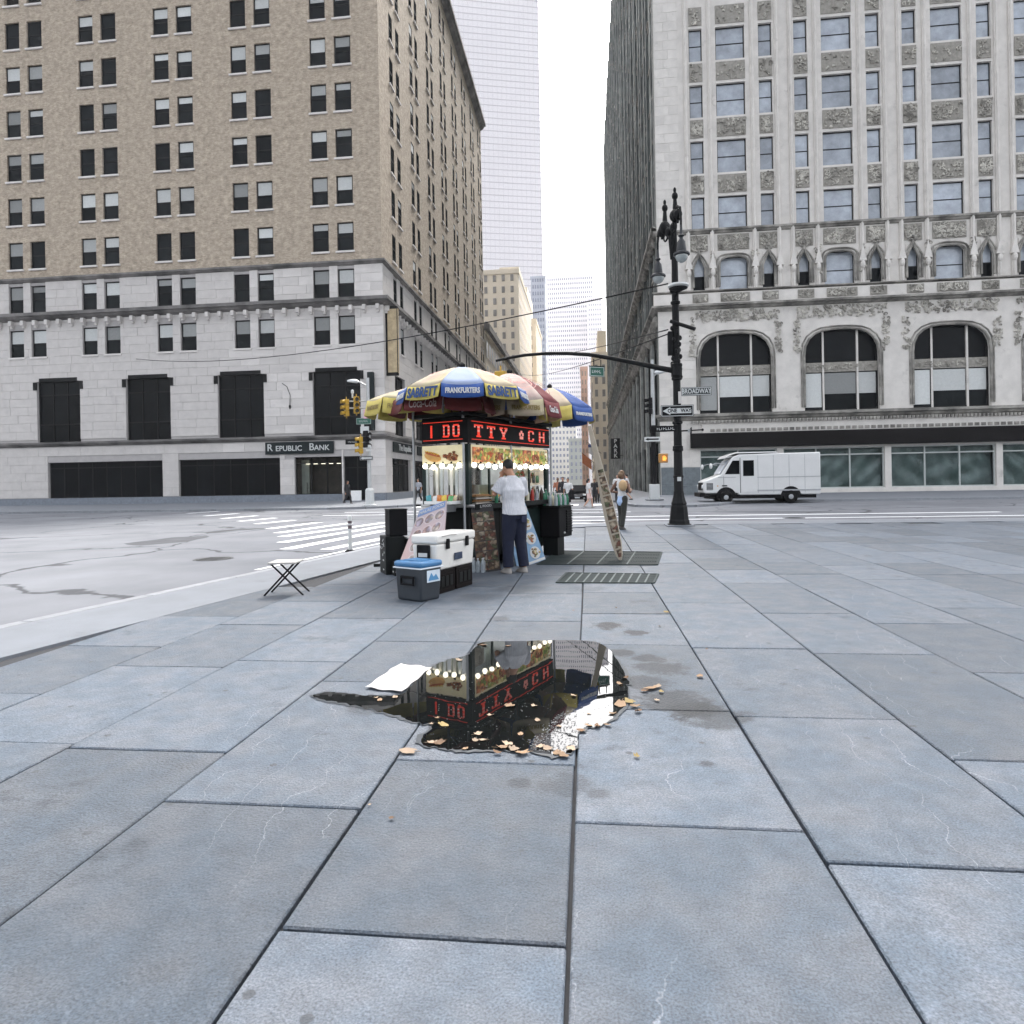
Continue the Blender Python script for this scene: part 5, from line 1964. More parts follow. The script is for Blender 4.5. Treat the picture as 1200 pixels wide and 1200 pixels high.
# shiny upright strips at the end window
for k in range(8):
    y = .06 + k * .095
    obj('steel_strip', MB().box(-.03 + .006 * (k % 2), -.012 + .006 * (k % 2), y, y + (.05 if k % 3 else .075), 1.05, 1.64), (STEEL, STEELD, mat('pale_trim', (.7, .68, .6), .4))[k % 3], cart)
# griddle, pans and hanging food inside
PAN = mat('steel_pan', (.4, .4, .4), .35, 1.0, var=.2)
for k in range(5):
    x = .35 + .48 * k
    pn = obj('food_pan', MB().box(x - .19, x + .19, .2, .62, 1.05, 1.12), PAN, cart, bevel=.01)
    hp_ = MB()
    for j in range(34):
        hp_.ball((x + r3.uniform(-.16, .16), .4 + r3.uniform(-.18, .18), 1.13 + r3.uniform(0, .05)), r3.uniform(.02, .04), 6, 4)
    obj('food_heap', hp_, foods[k % 4], pn)
hp_ = MB().loft([((.42, .34, 1.18), .03, .03), ((.42, .34, 1.24), .09, .08), ((.43, .34, 1.4), .15, .13), ((.42, .34, 1.52), .12, .1), ((.42, .34, 1.6), .04, .04)], 12)
obj('meat_cone', hp_, mat('roast_meat', (.2, .095, .04), .7, var=.5, scale=14, bump=.6, bscale=20), cart, smooth='all')
m = MB()
for k in range(7):
    m.ball((1.95 + .1 * k, .2 + .03 * (k % 2), 1.5 + .03 * (k % 3)), (.045, .04, .06), 7, 5)
obj('hanging_snacks', m, food_mat('picture_snacks', [(.1, .25, .08), (.5, .3, .05), (.45, .08, .05), (.6, .6, .5)], 14), cart)
m = MB().tube([(1.75, .1, 1.6), (2.66, .1, 1.58)], .006, 5)
obj('snack_rail', m, STEEL, cart)
# packets hung in the right hand window
PK_ = [mat('packet_green', (.04, .14, .05), .4, var=.4, scale=20), mat('packet_brown', (.2, .1, .04), .4, var=.4, scale=20), mat('packet_red', (.3, .03, .03), .4, var=.4, scale=20), mat('packet_black', (.02, .02, .02), .4, var=.4, scale=20), mat('packet_white', (.45, .45, .42), .4, var=.3, scale=20)]
for k in range(12):
    p = CW(1.74 + .15 * (k % 6), .06, 1.36 - .2 * (k // 6))
    o = obj('snack_packet', MB().loft([((0, 0, 0), .05, .004), ((0, 0, .02), .055, .02), ((0, 0, .1), .055, .022), ((0, 0, .14), .05, .004)], 10), PK_[(k * 7 + k // 6) % 5], loc=tuple(p), rot=(0, R(rnd.uniform(-6, 6)), CA), smooth='all')
    tag(o, ('green', 'brown', 'red', 'black', 'white')[(k * 7 + k // 6) % 5] + ' snack packet hanging in the right cart window, ' + ORD[k % 6] + ' from left in the ' + ('upper', 'lower')[k // 6] + ' row', 'snack packet', 'snack packets in the cart window')
# wheel
wh = obj('wheel', MB().tube([(1.3, -.04, .21), (1.3, .06, .21)], .2, 18), RUBBER, cart)
obj('rim', MB().tube([(1.3, -.045, .21), (1.3, -.03, .21)], .11, 14), STEEL, wh)
obj('support_leg', MB().box(.12, .17, .06, .11, 0, .16).box(L - .5, L - .45, .06, .11, 0, .16), ALU, cart)

# louvred box hung on the far end
t = thing('generator_box', 'black louvred generator box on legs at the far end of the food cart', 'box', tuple(CW(2.42, -.42, 0)), CA)
obj('case', MB().box(0, .56, 0, .4, .34, .9), BLACKP, t, bevel=.015)
m = MB()
for k in range(9):
    m.slab_y([(.3, .42 + k * .048), (.54, .42 + k * .048), (.54, .45 + k * .048), (.3, .45 + k * .048)], -.02, .0)
obj('louvre', m, BLACK, t)
obj('knob', MB().ball((.2, -.012, .42), .018, 8, 5), WHITE, t)
obj('leg', MB().box(.02, .3, .05, .35, 0, .34), CARTD, t)
obj('lid', MB().box(-.02, .58, -.03, .43, .902, .93), CARTD, t, bevel=.006)

# ------------------------------------------------------------------ umbrellas
YEL = mat('yellow_canvas', (.46, .38, .1), .8, var=.12, scale=7, bump=.15, bscale=50)
CRM = mat('cream_canvas', (.36, .32, .2), .8, var=.12, scale=5, bump=.15, bscale=50, tint=(.36, .28, .22))
PNK = mat('pink_print_canvas', (.4, .28, .26), .8, var=.12, scale=6, tint=(.42, .38, .32))
LBL = mat('pale_blue_canvas', (.23, .28, .4), .8, var=.1, scale=5)
BLU = mat('blue_canvas', (.018, .06, .22), .75, var=.2, scale=6)
MAR = mat('maroon_canvas', (.13, .02, .024), .75, var=.2, scale=6)
RED = mat('shaded_red_canvas', (.085, .008, .008), .75, var=.2, scale=6)  # red darkened: the shade under the other umbrella is in the colour
NAVY = mat('navy_print', (.015, .05, .16), .7)
BROWN = mat('brown_print', (.2, .15, .05), .7)
PRINTW = mat('white_print', (.5, .5, .49), .7)


def umbrella(label, c, apex, rim, bottom, rad, n, a0, panels, flare=.05, tilt=(0, 0), foot=0.0):
    """c = (x, y); a0 = compass heading of the middle of panel 0; panels = list of dicts, counter clockwise seen from above is avoided: clockwise"""
    t = thing('patio_umbrella', label, 'umbrella', (c[0], c[1], 0), 0, 'patio umbrellas over the food cart')
    obj('pole', MB().tube([(0, 0, foot), (0, 0, apex - .05)], .02, 10), ALU, t, smooth=True)
    obj('finial', MB().lathe([(.03, 0), (.05, .02), (.05, .05), (.02, .08)], 10, (0, 0, apex - .005)), BLACKP, t)
    TL = Matrix.Translation((0, 0, apex)) @ Matrix.Rotation(tilt[0], 4, 'X') @ Matrix.Rotation(tilt[1], 4, 'Y') @ Matrix.Translation((0, 0, -apex))
    ribs = MB()
    ribs.T = TL
    st = math.pi * 2 / n

    def pt(rr, a):
        # a = compass angle in radians
        h = apex - (apex - rim) * (rr ** 1.55)
        return Vector((math.sin(a) * rr * rad, math.cos(a) * rr * rad, h))
    for k in range(n):
        pd = panels[k % len(panels)]
        am = R(a0) + k * st
        vs, fs = [], []
        NR, NA = 6, 6
        for i in range(NR + 1):
            rr = max(.02, i / NR)
            for j in range(NA + 1):
                f = j / NA
                p = pt(rr, am - st / 2).lerp(pt(rr, am + st / 2), f)
                p.z -= .028 * rr * 4 * f * (1 - f)
                vs.append(p)
        for i in range(NR):
            for j in range(NA):
                q = i * (NA + 1) + j
                fs.append((q, q + 1, q + NA + 2, q + NA + 1))
        m = MB()
        m.T = TL
        m.add(vs, fs)
        pan = obj('canopy_panel', m, pd['top'], t, smooth='all', solid=.004)
        # valance
        vs, fs = [], []
        a_, b_ = pt(1, am - st / 2), pt(1, am + st / 2)
        out = Vector((math.sin(am), math.cos(am), 0))
        NV = 3
        for i in range(NV + 1):
            g = i / NV
            for j in range(NA + 1):
                f = .006 + (j / NA) * .988
                p = a_.lerp(b_, f)
                p.z -= .028 * 4 * f * (1 - f) * (1 - g) + (rim - bottom) * g * (1 - .07 * abs(2 * f - 1) ** 4) + (.028 * 4 * f * (1 - f)) * .35 * g
                p += out * (flare * g + .012 * math.sin(f * 7 + k) * g)
                vs.append(p)
        for i in range(NV):
            for j in range(NA):
                q = i * (NA + 1) + j
                fs.append((q, q + 1, q + NA + 2, q + NA + 1))
        m = MB()
        m.T = TL
        m.add(vs, fs)
        va = obj('valance', m, pd.get('val', pd['top']), t, smooth='all', solid=.004)
        chord = (b_ - a_).length
        if pd.get('text'):
            mid = (a_ + b_) / 2 + out * (flare * .55 + .022)
            mid.z = rim - (rim - bottom) * .55
            lean = math.atan2(flare, rim - bottom)
            me = text_mesh(pd['text'], pd.get('size', .16), .002, pd.get('bold', .004))
            wx = max(v.co.x for v in me.vertices) - min(v.co.x for v in me.vertices)
            sx = min(1.3, chord * pd.get('fill', .86) / wx)
            for v in me.vertices:
                v.co.x *= sx
            me.materials.clear()
            obj('lettering', me, pd['ink'], va, mw=TL @ wall_mw(mid, math.degrees(am), -lean))
        if pd.get('print'):
            # printed rings on the top
            pm = MB()
            pm.T = TL
            cpt = pt(.62, am)
            u = (b_ - a_).normalized()
            v_ = (pt(.8, am) - pt(.45, am)).normalized()
            nn = u.cross(v_)
            if nn.z < 0:
                nn = -nn
            for r0, r1 in pd['print']:
                vs, fs = [], []
                for q in range(25):
                    a = 2 * math.pi * q / 24
                    for rr in (r0, r1):
                        vs.append(cpt + u * rr * 1.15 * math.cos(a) + v_ * rr * .9 * math.sin(a) + nn * .012)
                for q in range(24):
                    fs.append((2 * q, 2 * q + 1, 2 * q + 3, 2 * q + 2))
                pm.add(vs, fs)
            obj('printed_ring', pm, pd['ink2'], pan)
        if pd.get('toptext'):
            cpt = pt(.6, am) + Vector((0, 0, .0))
            u = (b_ - a_).normalized()
            v_ = (pt(.4, am) - pt(.8, am)).normalized()
            nn = u.cross(v_)
            if nn.z < 0:
                u = -u
                nn = u.cross(v_)
            M4 = Matrix(((u.x, v_.x, nn.x, cpt.x + nn.x * .014), (u.y, v_.y, nn.y, cpt.y + nn.y * .014), (u.z, v_.z, nn.z, cpt.z + nn.z * .014), (0, 0, 0, 1)))
            me = text_mesh(pd['toptext'], pd.get('tsize', .11), .002, .002)
            me.materials.clear()
            obj('lettering', me, pd['ink2'], pan, mw=TL @ M4)
        ra = am + st / 2
        ribs.tube([pt(.05, ra) - Vector((0, 0, .02)), pt(.5, ra) - Vector((0, 0, .02)), pt(.98, ra) - Vector((0, 0, .015))], .007, 5)
        ribs.tube([Vector((0, 0, rim - .1)), pt(.5, ra) - Vector((0, 0, .02))], .006, 5)
    obj('ribs', ribs, ALU, t)
    return t


def face_cam(p):
    return math.degrees(math.atan2(-p.x, -p.y)) % 360


SAB = dict(top=CRM, val=YEL, text='SABRETT', ink=NAVY, size=.2, bold=.008, fill=.9, ink2=mat('pink_print', (.62, .3, .28), .7), print=((.1, .115),))
BLP = dict(top=LBL, val=BLU, text="FRANKFURTERS", ink=PRINTW, size=.11, fill=.8)
p1 = CW(-.06, .01)
umbrella('yellow and blue panelled umbrella reading SABRETT, nearest over the food cart', (p1.x, p1.y), 3.19, 2.81, 2.6, .99, 10, face_cam(p1), [BLP, SAB])
p2 = at(484, 480, 11.0)
FRK = dict(top=CRM, val=YEL, text='FRANKFURTERS', ink=BROWN, size=.1, fill=.7, bold=.002)
umbrella('drooping yellow and cream umbrella at the left end of the food cart', (p2.x, p2.y), 2.97, 2.75, 2.49, .74, 8, face_cam(p2) + 16, [FRK], tilt=(0, 0))
p5 = at(519, 480, 10.5)
CCR = dict(top=RED, text='Coca-Cola', ink=mat('shaded_white_print', (.3, .24, .23), .7), size=.19, fill=.72, bold=.0)  # white lettering toned down, its shade painted into the ink
umbrella('shaded red umbrella lettered Coca-Cola behind the nearest yellow one', (p5.x, p5.y), 2.98, 2.7, 2.46, .8, 8, face_cam(p5) + 22, [CCR] + [dict(top=RED)] * 7, foot=2.5)
p3 = CW(1.30, -.06)
PK = dict(top=PNK, val=CRM, text='FRANKFURTERS', ink=BROWN, size=.1, fill=.75, ink2=mat('rose_print', (.5, .25, .22), .7), print=((.17, .185), (.24, .25)), toptext='MILK', tsize=.1)
PM = dict(top=MAR, val=MAR, text='Coca-Cola', ink=PRINTW, size=.15, fill=.55, ink2=PRINTW, toptext='Coke', tsize=.1)
umbrella('pink and maroon umbrella with a printed ring on top, in the middle of the cart', (p3.x, p3.y), 3.27, 2.74, 2.46, .84, 8, face_cam(p3) - 18, [PK, PK, PK, PK, PK, PK, PK, PM])
p4 = CW(2.90, -.03)
YT = dict(top=CRM, val=YEL, text='T', ink=NAVY, size=.2, fill=.2, bold=.01)
BT = dict(top=BLU, val=BLU, text='FRANKFURTERS', ink=PRINTW, size=.08, fill=.8, ink2=LBL, print=((.1, .11),))
u4 = umbrella('blue and yellow umbrella at the far right end of the food cart', (p4.x, p4.y), 3.2, 2.78, 2.5, .82, 8, face_cam(p4) - 52, [BT, YT])

# ------------------------------------------------------------------ boards and posters
def board(name, label, base, top, wb, wt, mats_, face, cat='menu board', thick=.03, group=None):
    """leaning board: base and top are world points of its centre line, `face` the compass direction its front looks to"""
    base, top = Vector(base), Vector(top)
    up = (top - base)
    h = up.length
    up.normalize()
    f = Vector((math.sin(R(face)), math.cos(R(face)), 0))
    x = up.cross(f).normalized()
    y = up.cross(x).normalized()
    M4 = Matrix(((x.x, y.x, up.x, base.x), (x.y, y.y, up.y, base.y), (x.z, y.z, up.z, base.z), (0, 0, 0, 1)))
    t = thing(name, label, cat, (0, 0, 0), 0, group)
    t.matrix_basis = M4
    return t, h


def facing(t, toward):
    """True when local -Y looks at the point"""
    n = t.matrix_basis.to_3x3() @ Vector((0, -1, 0))
    return n.dot(Vector(toward) - t.matrix_basis.translation) > 0


FOODB = food_mat('printed_sandwiches', [(.16, .1, .055), (.28, .21, .14), (.07, .04, .025), (.36, .3, .22), (.14, .05, .03), (.09, .1, .045)], 15)
FOODF = food_mat('faded_print', [(.46, .3, .27), (.42, .36, .42), (.5, .42, .37), (.42, .26, .24)], 12)
FOODBL = food_mat('printed_plates', [(.5, .36, .16), (.6, .5, .32), (.3, .2, .09), (.4, .14, .07), (.2, .26, .08)], 18)
PFADE = mat('faded_pink_poster', (.5, .33, .29), .6, var=.1, scale=1.6, tint=(.4, .42, .5))
CAMP = Vector((0, 0, CAM_H))
SIDE = (CFACE + 90)           # long side of the cart looks this way
END = (CFACE + 180)

# 1 faded poster on the end
t, h = board('menu_board', 'faded pink and pale blue poster board leaning on the end of the food cart', at(462, 660, 9.7) + Vector((.918, -.397, 0)) * .44, (at(488.5, 593, 10.35) + at(526, 592, 10.1)) / 2, 0, 0, None, END)
obj('panel', MB().slab_y([(-.44, 0), (.44, 0), (.27, h), (-.27, h)], 0, .025), PFADE, t)
obj('header', MB().slab_y([(-.275, h - .13), (.275, h - .13), (.258, h - .005), (-.258, h - .005)], -.004, -.001), mat('blue_fade', (.16, .24, .42), .6, var=.3, scale=3), t)
text('HALAL FOOD', .08, PRINTW, t, wall_mw((0, -.006, h - .07), 180), .001, .001)
for j in range(4):
    for i in range(3):
        w = .28 + (.36 - .28) * (1 - j / 3)
        x = (i - 1) * (.17 + .03 * (3 - j) / 3)
        z = h - .26 - j * .235
        obj('plate_picture', MB().tube([(x, -.001, z), (x, -.005, z)], .075 + .01 * (3 - j) / 3, 16), FOODF, t)
        obj('plate_ring', MB().tube([(x, -.0005, z), (x, -.003, z)], .092 + .01 * (3 - j) / 3, 18), mat('pale_plate', (.52, .45, .45), .5), t)
# 2 sandwich board beside the customer
a, b = gr(562, 671.5), gr(584, 668.5)
mid = (a + b) / 2
top = CW(.12, -.19, 1.06)
t, h = board('menu_board', 'narrow brown menu board of sandwich photos left of the man at the cart', mid, top, 0, 0, None, SIDE + 52)
obj('panel', MB().slab_y([(-.19, 0), (.19, 0), (.17, h), (-.17, h)], 0, .02), mat('dark_board', (.03, .028, .03), .6), t)
text('HALAL FOOD', .05, PRINTW, t, wall_mw((0, -.004, h - .045), 180), .001, .001)
for j in range(6):
    for i in range(2):
        z0 = .03 + j * (h - .15) / 6
        obj('sandwich_photo', MB().box(-.175 + i * .175, -.175 + i * .175 + .17, -.006, -.001, z0, z0 + (h - .15) / 6 - .012), FOODB, t)
# 3 blue board behind the man
a, b = gr(613, 664), gr(636, 659)
mid = (a + b) / 2
t, h = board('menu_board', 'pale blue menu board with round plates of food right of the man at the cart', mid + Vector((-.02, 0, 0)), CW(1.02, -.19, 1.2), 0, 0, None, SIDE + 25)
obj('panel', MB().slab_y([(-.3, 0), (.3, 0), (.22, h), (-.22, h)], 0, .02), mat('sky_blue_board', (.13, .25, .4), .55, var=.3, scale=2.2, tint=(.27, .36, .44)), t)
for j in range(5):
    for i in range(2):
        x, z = (i - .5) * .26, .17 + j * .25
        o = obj('plate', MB().tube([(x, -.001, z), (x, -.008, z)], .105, 18), PRINTW, t)
        hp_ = MB()
        for q in range(16):
            hp_.ball((x + r3.gauss(0, .035), -.012, z + r3.gauss(0, .035)), (.024, .008, .018), 6, 4)
        obj('plate_food', hp_, FOODBL, o)
obj('footer', MB().box(-.295, .295, -.006, -.001, .01, .05), PRINTW, t)
# 4 tall tapering strip of pictures leaning on the right umbrella
b0 = gr(727, 657)
tp = at(690.5, 499, 12.1)
t, h = board('picture_strip', 'tall tapering strip board of food photos leaning on the rim of the right umbrella', b0, tp, 0, 0, None, 192)
prof = [(.015, 0), (.055, .1), (.085, .3), (.105, .75), (.095, 1.2), (.065, 1.75), (.045, 2.2), (.03, h)]
poly = [(x, z) for x, z in prof] + [(-x, z) for x, z in prof[::-1]]
WOODP = mat('pale_board_edge', (.34, .3, .24), .7, var=.15, scale=6)
obj('board', MB().slab_y(poly, 0, .045), WOODP, t)
for z0, z1 in ((.06, .2), (.22, .46), (.49, .70), (.73, .93), (.96, 1.16), (1.19, 1.36), (1.39, 1.52), (1.55, 1.66)):
    def wd(z):
        for (x0, q0), (x1, q1_) in zip(prof, prof[1:]):
            if q0 <= z <= q1_:
                return x0 + (x1 - x0) * (z - q0) / (q1_ - q0)
        return .03
    obj('food_photo', MB().slab_y([(-wd(z0) * .45, z0), (wd(z0) * .92, z0), (wd(z1) * .92, z1), (-wd(z1) * .45, z1)], -.006, -.001), FOODB, t)
obj('strap', MB().tube([(.03, .05, h - .05), (-.02, .3, h + .02)], .01, 5), BLACK, t)

# ------------------------------------------------------------------ coolers, crates, goods
def cooler(name, label, corner, ang, lx, ly, h, mb_, ml, z0=0.0, lid=.09):
    """corner = nearest ground corner; x runs along `ang`, y to its left"""
    t = thing(name, label, 'cooler', (corner[0], corner[1], z0), ang)
    bh = h - lid
    m = MB()
    m.add([(.02, .02, 0), (lx - .02, .02, 0), (lx - .02, ly - .02, 0), (.02, ly - .02, 0), (0, 0, bh), (lx, 0, bh), (lx, ly, bh), (0, ly, bh)],
          [(0, 3, 2, 1), (4, 5, 6, 7), (0, 1, 5, 4), (1, 2, 6, 5), (2, 3, 7, 6), (3, 0, 4, 7)])
    obj('body', m, mb_, t, bevel=.025, bseg=3, smooth=True)
    obj('lid', MB().box(-.012, lx + .012, -.012, ly + .012, bh + .003, h), ml, t, bevel=.03, bseg=3, smooth=True)
    return t


u = Vector((.33, .944)).normalized()
WANG = math.atan2(u.y, u.x)
c0 = gr(513.5, 697)
t = thing('milk_crate', 'black crate standing under the big white cooler, nearer of two', 'crate', (c0.x, c0.y, 0), WANG, 'black crates under the white cooler')
CRB = mat('black_crate_plastic', (.008, .006, .006), .7, spec=.1, var=.25, scale=8)


def crate(t, lx, ly, h):
    obj('shell', MB().box(0, lx, 0, ly, 0, .05).box(0, lx, 0, ly, h - .04, h).box(0, .04, 0, ly, .05, h - .04).box(lx - .04, lx, 0, ly, .05, h - .04).box(.04, lx - .04, 0, .012, .05, h - .04).box(.04, lx - .04, ly - .012, ly, .05, h - .04), CRB, t, bevel=.006, bseg=1)
    m = MB()
    for k in range(3):
        m.box(.07 + k * (lx - .1) / 3, .07 + k * (lx - .1) / 3 + (lx - .2) / 3, -.008, .0, .08, h - .08)
    obj('side_panel', m, CARTD, t)


crate(t, .42, .33, .29)
cc = Vector((c0.x, c0.y)) + u * .46
t = thing('milk_crate', 'black crate standing under the big white cooler, farther of two', 'crate', (cc.x, cc.y, 0), WANG, 'black crates under the white cooler')
crate(t, .42, .33, .29)
wc = Vector((c0.x, c0.y)) + Vector((u.y, -u.x)) * .01 - u * .03
t = cooler('ice_cooler', 'big white ice cooler with black latches on top of the black crates', (wc.x, wc.y), WANG, .97, .37, .455, OFFWHITE, OFFWHITE, .292, .12)
for x in (.24, .73):
    obj('latch', MB().box(x - .035, x + .035, -.03, -.004, .26, .39), BLACKP, t, bevel=.01)
obj('label', MB().box(.42, .62, -.006, -.001, .1, .19), mat('dark_blue_label', (.02, .035, .07), .5, var=.5, scale=30), t)
obj('handle_block', MB().box(-.035, -.004, .09, .28, .15, .33), BLACKP, t, bevel=.012)
obj('handle_label', MB().box(-.038, -.0355, .12, .25, .18, .23), PRINTW, t)
obj('rope_handle', MB().tube([(.1, -.018, .43), (.3, -.026, .44), (.45, -.018, .43)], .006, 5), mat('grey_rope', (.4, .38, .36), .9), t)

c1 = gr(493.5, 706.5)
BANG = math.atan2(.86, .51)
NAVYP = mat('slate_plastic', (.022, .028, .036), .5, var=.15, scale=10, spec=.5)
BLUEL = mat('blue_lid_plastic', (.04, .15, .31), .4, var=.12, scale=6, spec=.5)
t = cooler('ice_cooler', 'slate cooler with blue lid standing on the paving in front of the cart', (c1.x, c1.y), BANG, .36, .44, .47, NAVYP, BLUEL, 0, .075)
obj('rim', MB().box(-.016, .376, -.016, .456, .383, .398), mat('pale_rim', (.62, .66, .7), .5), t, bevel=.005)
obj('handle', MB().box(-.03, -.003, .1, .32, .27, .3).box(-.03, -.003, .1, .32, .19, .21).box(-.03, -.003, .1, .12, .21, .27).box(-.03, -.003, .3, .32, .21, .27), BLACKP, t, bevel=.006)
lb_ = obj('label', MB().box(.1, .32, -.006, -.001, .22, .36), mat('pale_label', (.55, .62, .68), .5), t)
obj('label_mark', MB().slab_y([(.12, .24), (.3, .24), (.25, .31), (.21, .28), (.17, .33)], -.009, -.0062), mat('label_blue', (.08, .25, .45), .5), lb_)
obj('lid_recess', MB().box(.08, .3, .1, .36, .47, .478), BLUEL, t, bevel=.006)

# black boxes on the left
b0 = gr(452.5, 674)
bang = math.atan2(.5, .87)
t = thing('black_box', 'tall black box with white chalk scribbles, left of the leaning poster', 'box', (b0.x, b0.y, 0), bang)
obj('case', MB().box(0, .3, 0, .42, 0, .585), CARTD, t, bevel=.012)
m = MB()
r4 = random.Random(8)
for k in range(16):
    y, z = r4.uniform(.08, .36), r4.uniform(.25, .54)
    s = r4.uniform(.012, .03)
    m.tube([(-.003, y, z), (-.003, y + s, z + r4.uniform(-.02, .03)), (-.003, y + 1.4 * s, z - .01)], .0035, 4)
obj('chalk_marks', m, PRINTW, t)
obj('white_tag', MB().box(-.004, -.001, .12, .2, .2, .225).box(-.004, -.001, .12, .19, .06, .08), PRINTW, t)
b1 = gr(457, 674.5)
t = thing('black_box', 'upright black speaker shaped box stacked on top of the scribbled box', 'box', (b0.x + .05, b0.y + .06, .588), bang)
obj('case', MB().box(0, .28, 0, .32, 0, .4), BLACKP, t, bevel=.012)
obj('lid', MB().box(-.006, .286, -.006, .326, .4, .415), CARTD, t, bevel=.004)
t = thing('black_box', 'low black drawer box on the ground beside the scribbled box', 'box', (b0.x + .17, b0.y - .12, 0), bang)
obj('case', MB().box(0, .34, 0, .3, 0, .2), CARTD, t, bevel=.01)
obj('lid', MB().box(-.008, .348, -.008, .308, .2, .222), BLACKP, t, bevel=.004)
obj('white_tag', MB().box(-.004, -.001, .05, .11, .05, .07), PRINTW, t)
t = thing('black_box', 'small black box with pale lid between the stacked box and the leaning poster', 'box', (b0.x + .32, b0.y + .1, .223), bang)
obj('case', MB().box(0, .26, 0, .26, 0, .32), CARTD, t, bevel=.01)
obj('lid', MB().box(-.008, .268, -.008, .268, .32, .34), ALU, t, bevel=.004)
s0 = gr(438, 664)
o = obj('rubber_strip', MB().tube([(0, 0, .02), (.5, .12, .02)], .03, 6), RUBBER, loc=(s0.x, s0.y, 0))
tag(o, 'short black rubber hose lying left of the black boxes', 'hose')

# water pack beside the white cooler
PET = mat('clear_plastic', (.62, .68, .72), .1, var=.2, scale=12)
PET.node_tree.nodes['Principled BSDF'].inputs['Transmission Weight'].default_value = .6


def bottle(label, p, h, r, m, capm, group, cat='bottle'):
    t = thing('bottle', label, cat, tuple(p), 0, group)
    obj('body', MB().lathe([(r * .9, 0), (r, .01), (r, h * .62), (r * .85, h * .72), (r * .35, h * .88), (r * .35, h * .93)], 10), m, t, smooth=True)
    obj('cap', MB().lathe([(r * .42, h * .93), (r * .42, h)], 10), capm, t)
    return t


g0 = gr(556, 671)
for k in range(6):
    bottle('clear water bottle on the paving beside the white cooler, ' + ('left', 'middle', 'right')[k % 3] + ' of the ' + ('front', 'back')[k // 3] + ' row', (g0.x + (k % 3) * .075 - .02, g0.y + (k // 3) * .09, 0), .22, .034, PET, PRINTW, 'water bottles on the paving')
# drinks on the generator box
r5 = random.Random(21)
BCOL = [mat('green_drink', (.03, .16, .09), .2), PET, mat('pale_drink', (.6, .55, .42), .2), mat('cola', (.03, .012, .008), .15), mat('red_drink', (.35, .04, .03), .2)]
for i in range(6):
    for j in range(3):
        k = (i * 2 + j) % 4
        p = CW(2.46 + i * .095, -.34 + j * .12, .931)
        bottle(('clear', 'clear', 'green', 'pale')[k] + ' drink bottle on the generator box, ' + ORD[i] + ' from left in the ' + ('front', 'middle', 'back')[j] + ' row', p, .23 + .03 * (j == 2), .034, (PET, PET, BCOL[0], BCOL[2])[k], PRINTW, 'drink bottles on the generator box')
# sauces and cans on the counter
for k in range(11):
    x = .72 + k * .18
    c = BCOL[(k * 2) % 5]
    p = CW(x, -.1, 1.046)
    bottle(('green', 'pale', 'red', 'clear', 'dark')[(0, 2, 4, 1, 3)[k % 5]] + ' sauce bottle on the cart counter edge, ' + ORD[k] + ' from the brown menu board end', p, .2 + .03 * (k % 2), .032, c, (PRINTW, BLACKP)[k % 2], 'sauce bottles on the counter')
for k in range(9):
    p = CW(1.5 + k * .13, -.02, 1.046)
    o = obj('drink_can', MB().lathe([(.028, 0), (.033, .008), (.033, .105), (.027, .118), (.026, .116)], 10), BCOL[(k * 3 + 1) % 5], loc=tuple(p), smooth=True)
    tag(o, 'drink can behind the sauce bottles on the counter, ' + ORD[k] + ' from the left of its row', 'can', 'drink cans on the counter')
# bread trays near the corner
for k in range(4):
    p = CW(.34, .02, 1.046 + .04 * k)
    o = obj('bread_tray', MB().box(-.24, .24, -.13, .1, 0, .018).box(-.2, .2, -.1, .08, .019, .034), [mat('foil_tray', (.45, .42, .38), .4, .7), mat('brown_bread', (.26, .14, .06), .8, var=.4, scale=20)][k % 2], loc=tuple(p), rot=(0, 0, CA), bevel=.006)
    tag(o, ('lowest foil tray', 'lower brown bread tray', 'upper foil tray', 'topmost brown bread tray')[k] + ' in the stack on the cart counter', 'tray', 'stacked trays on the counter')
# snack shelf on the end
t = thing('snack_shelf', 'white shelf hooked on the end of the food cart under the snack bags', 'shelf', tuple(CW(-.32, .1, 1.06)), CA)
obj('tray', MB().box(0, .3, 0, .5, 0, .02).box(0, .015, 0, .5, .021, .05).box(.016, .3, 0, .015, .021, .05).box(.016, .3, .485, .5, .021, .05), WHITE, t, bevel=.004)
obj('bracket', MB().box(.06, .3, .1, .13, -.12, -.001).box(.06, .3, .4, .43, -.12, -.001), ALU, t)
names = [('green', (.1, .34, .12)), ('yellow', (.7, .5, .06)), ('orange', (.62, .2, .03)), ('white', (.7, .7, .68)), ('teal', (.05, .3, .34)), ('cream', (.66, .56, .36)), ('red', (.5, .06, .04)), ('grey', (.4, .4, .4)), ('blue', (.05, .14, .42)), ('brown', (.25, .14, .07))]
for k, (cn, c) in enumerate(names):
    p = CW(-.27 + .13 * (k // 5), .15 + .095 * (k % 5), 1.081)
    m = MB()
    n = 7
    vs, fs = [], []
    for j in range(n):
        for i in range(n):
            u_, v_ = i / (n - 1), j / (n - 1)
            b_ = (math.sin(math.pi * u_) * math.sin(math.pi * v_)) ** .6 * .028
            for s in (1, -1):
                vs.append(((u_ - .5) * .09, s * b_, v_ * .125))
    for j in range(n - 1):
        for i in range(n - 1):
            q = (j * n + i) * 2
            fs += [(q, q + 2, q + 2 + 2 * n, q + 2 * n), (q + 1, q + 1 + 2 * n, q + 3 + 2 * n, q + 3)]
    o = obj('snack_bag', m.add(vs, fs), mat('foil_bag_' + cn, c, .35, var=.3, scale=12, spec=.6), loc=tuple(p), rot=(R(r5.uniform(-30, 5)), R(r5.uniform(-14, 14)), CA - R(90) + r5.uniform(-.4, .4)), smooth='all')
    tag(o, cn + ' foil snack bag propped on the white shelf at the end of the cart', 'snack bag', 'snack bags on the shelf')

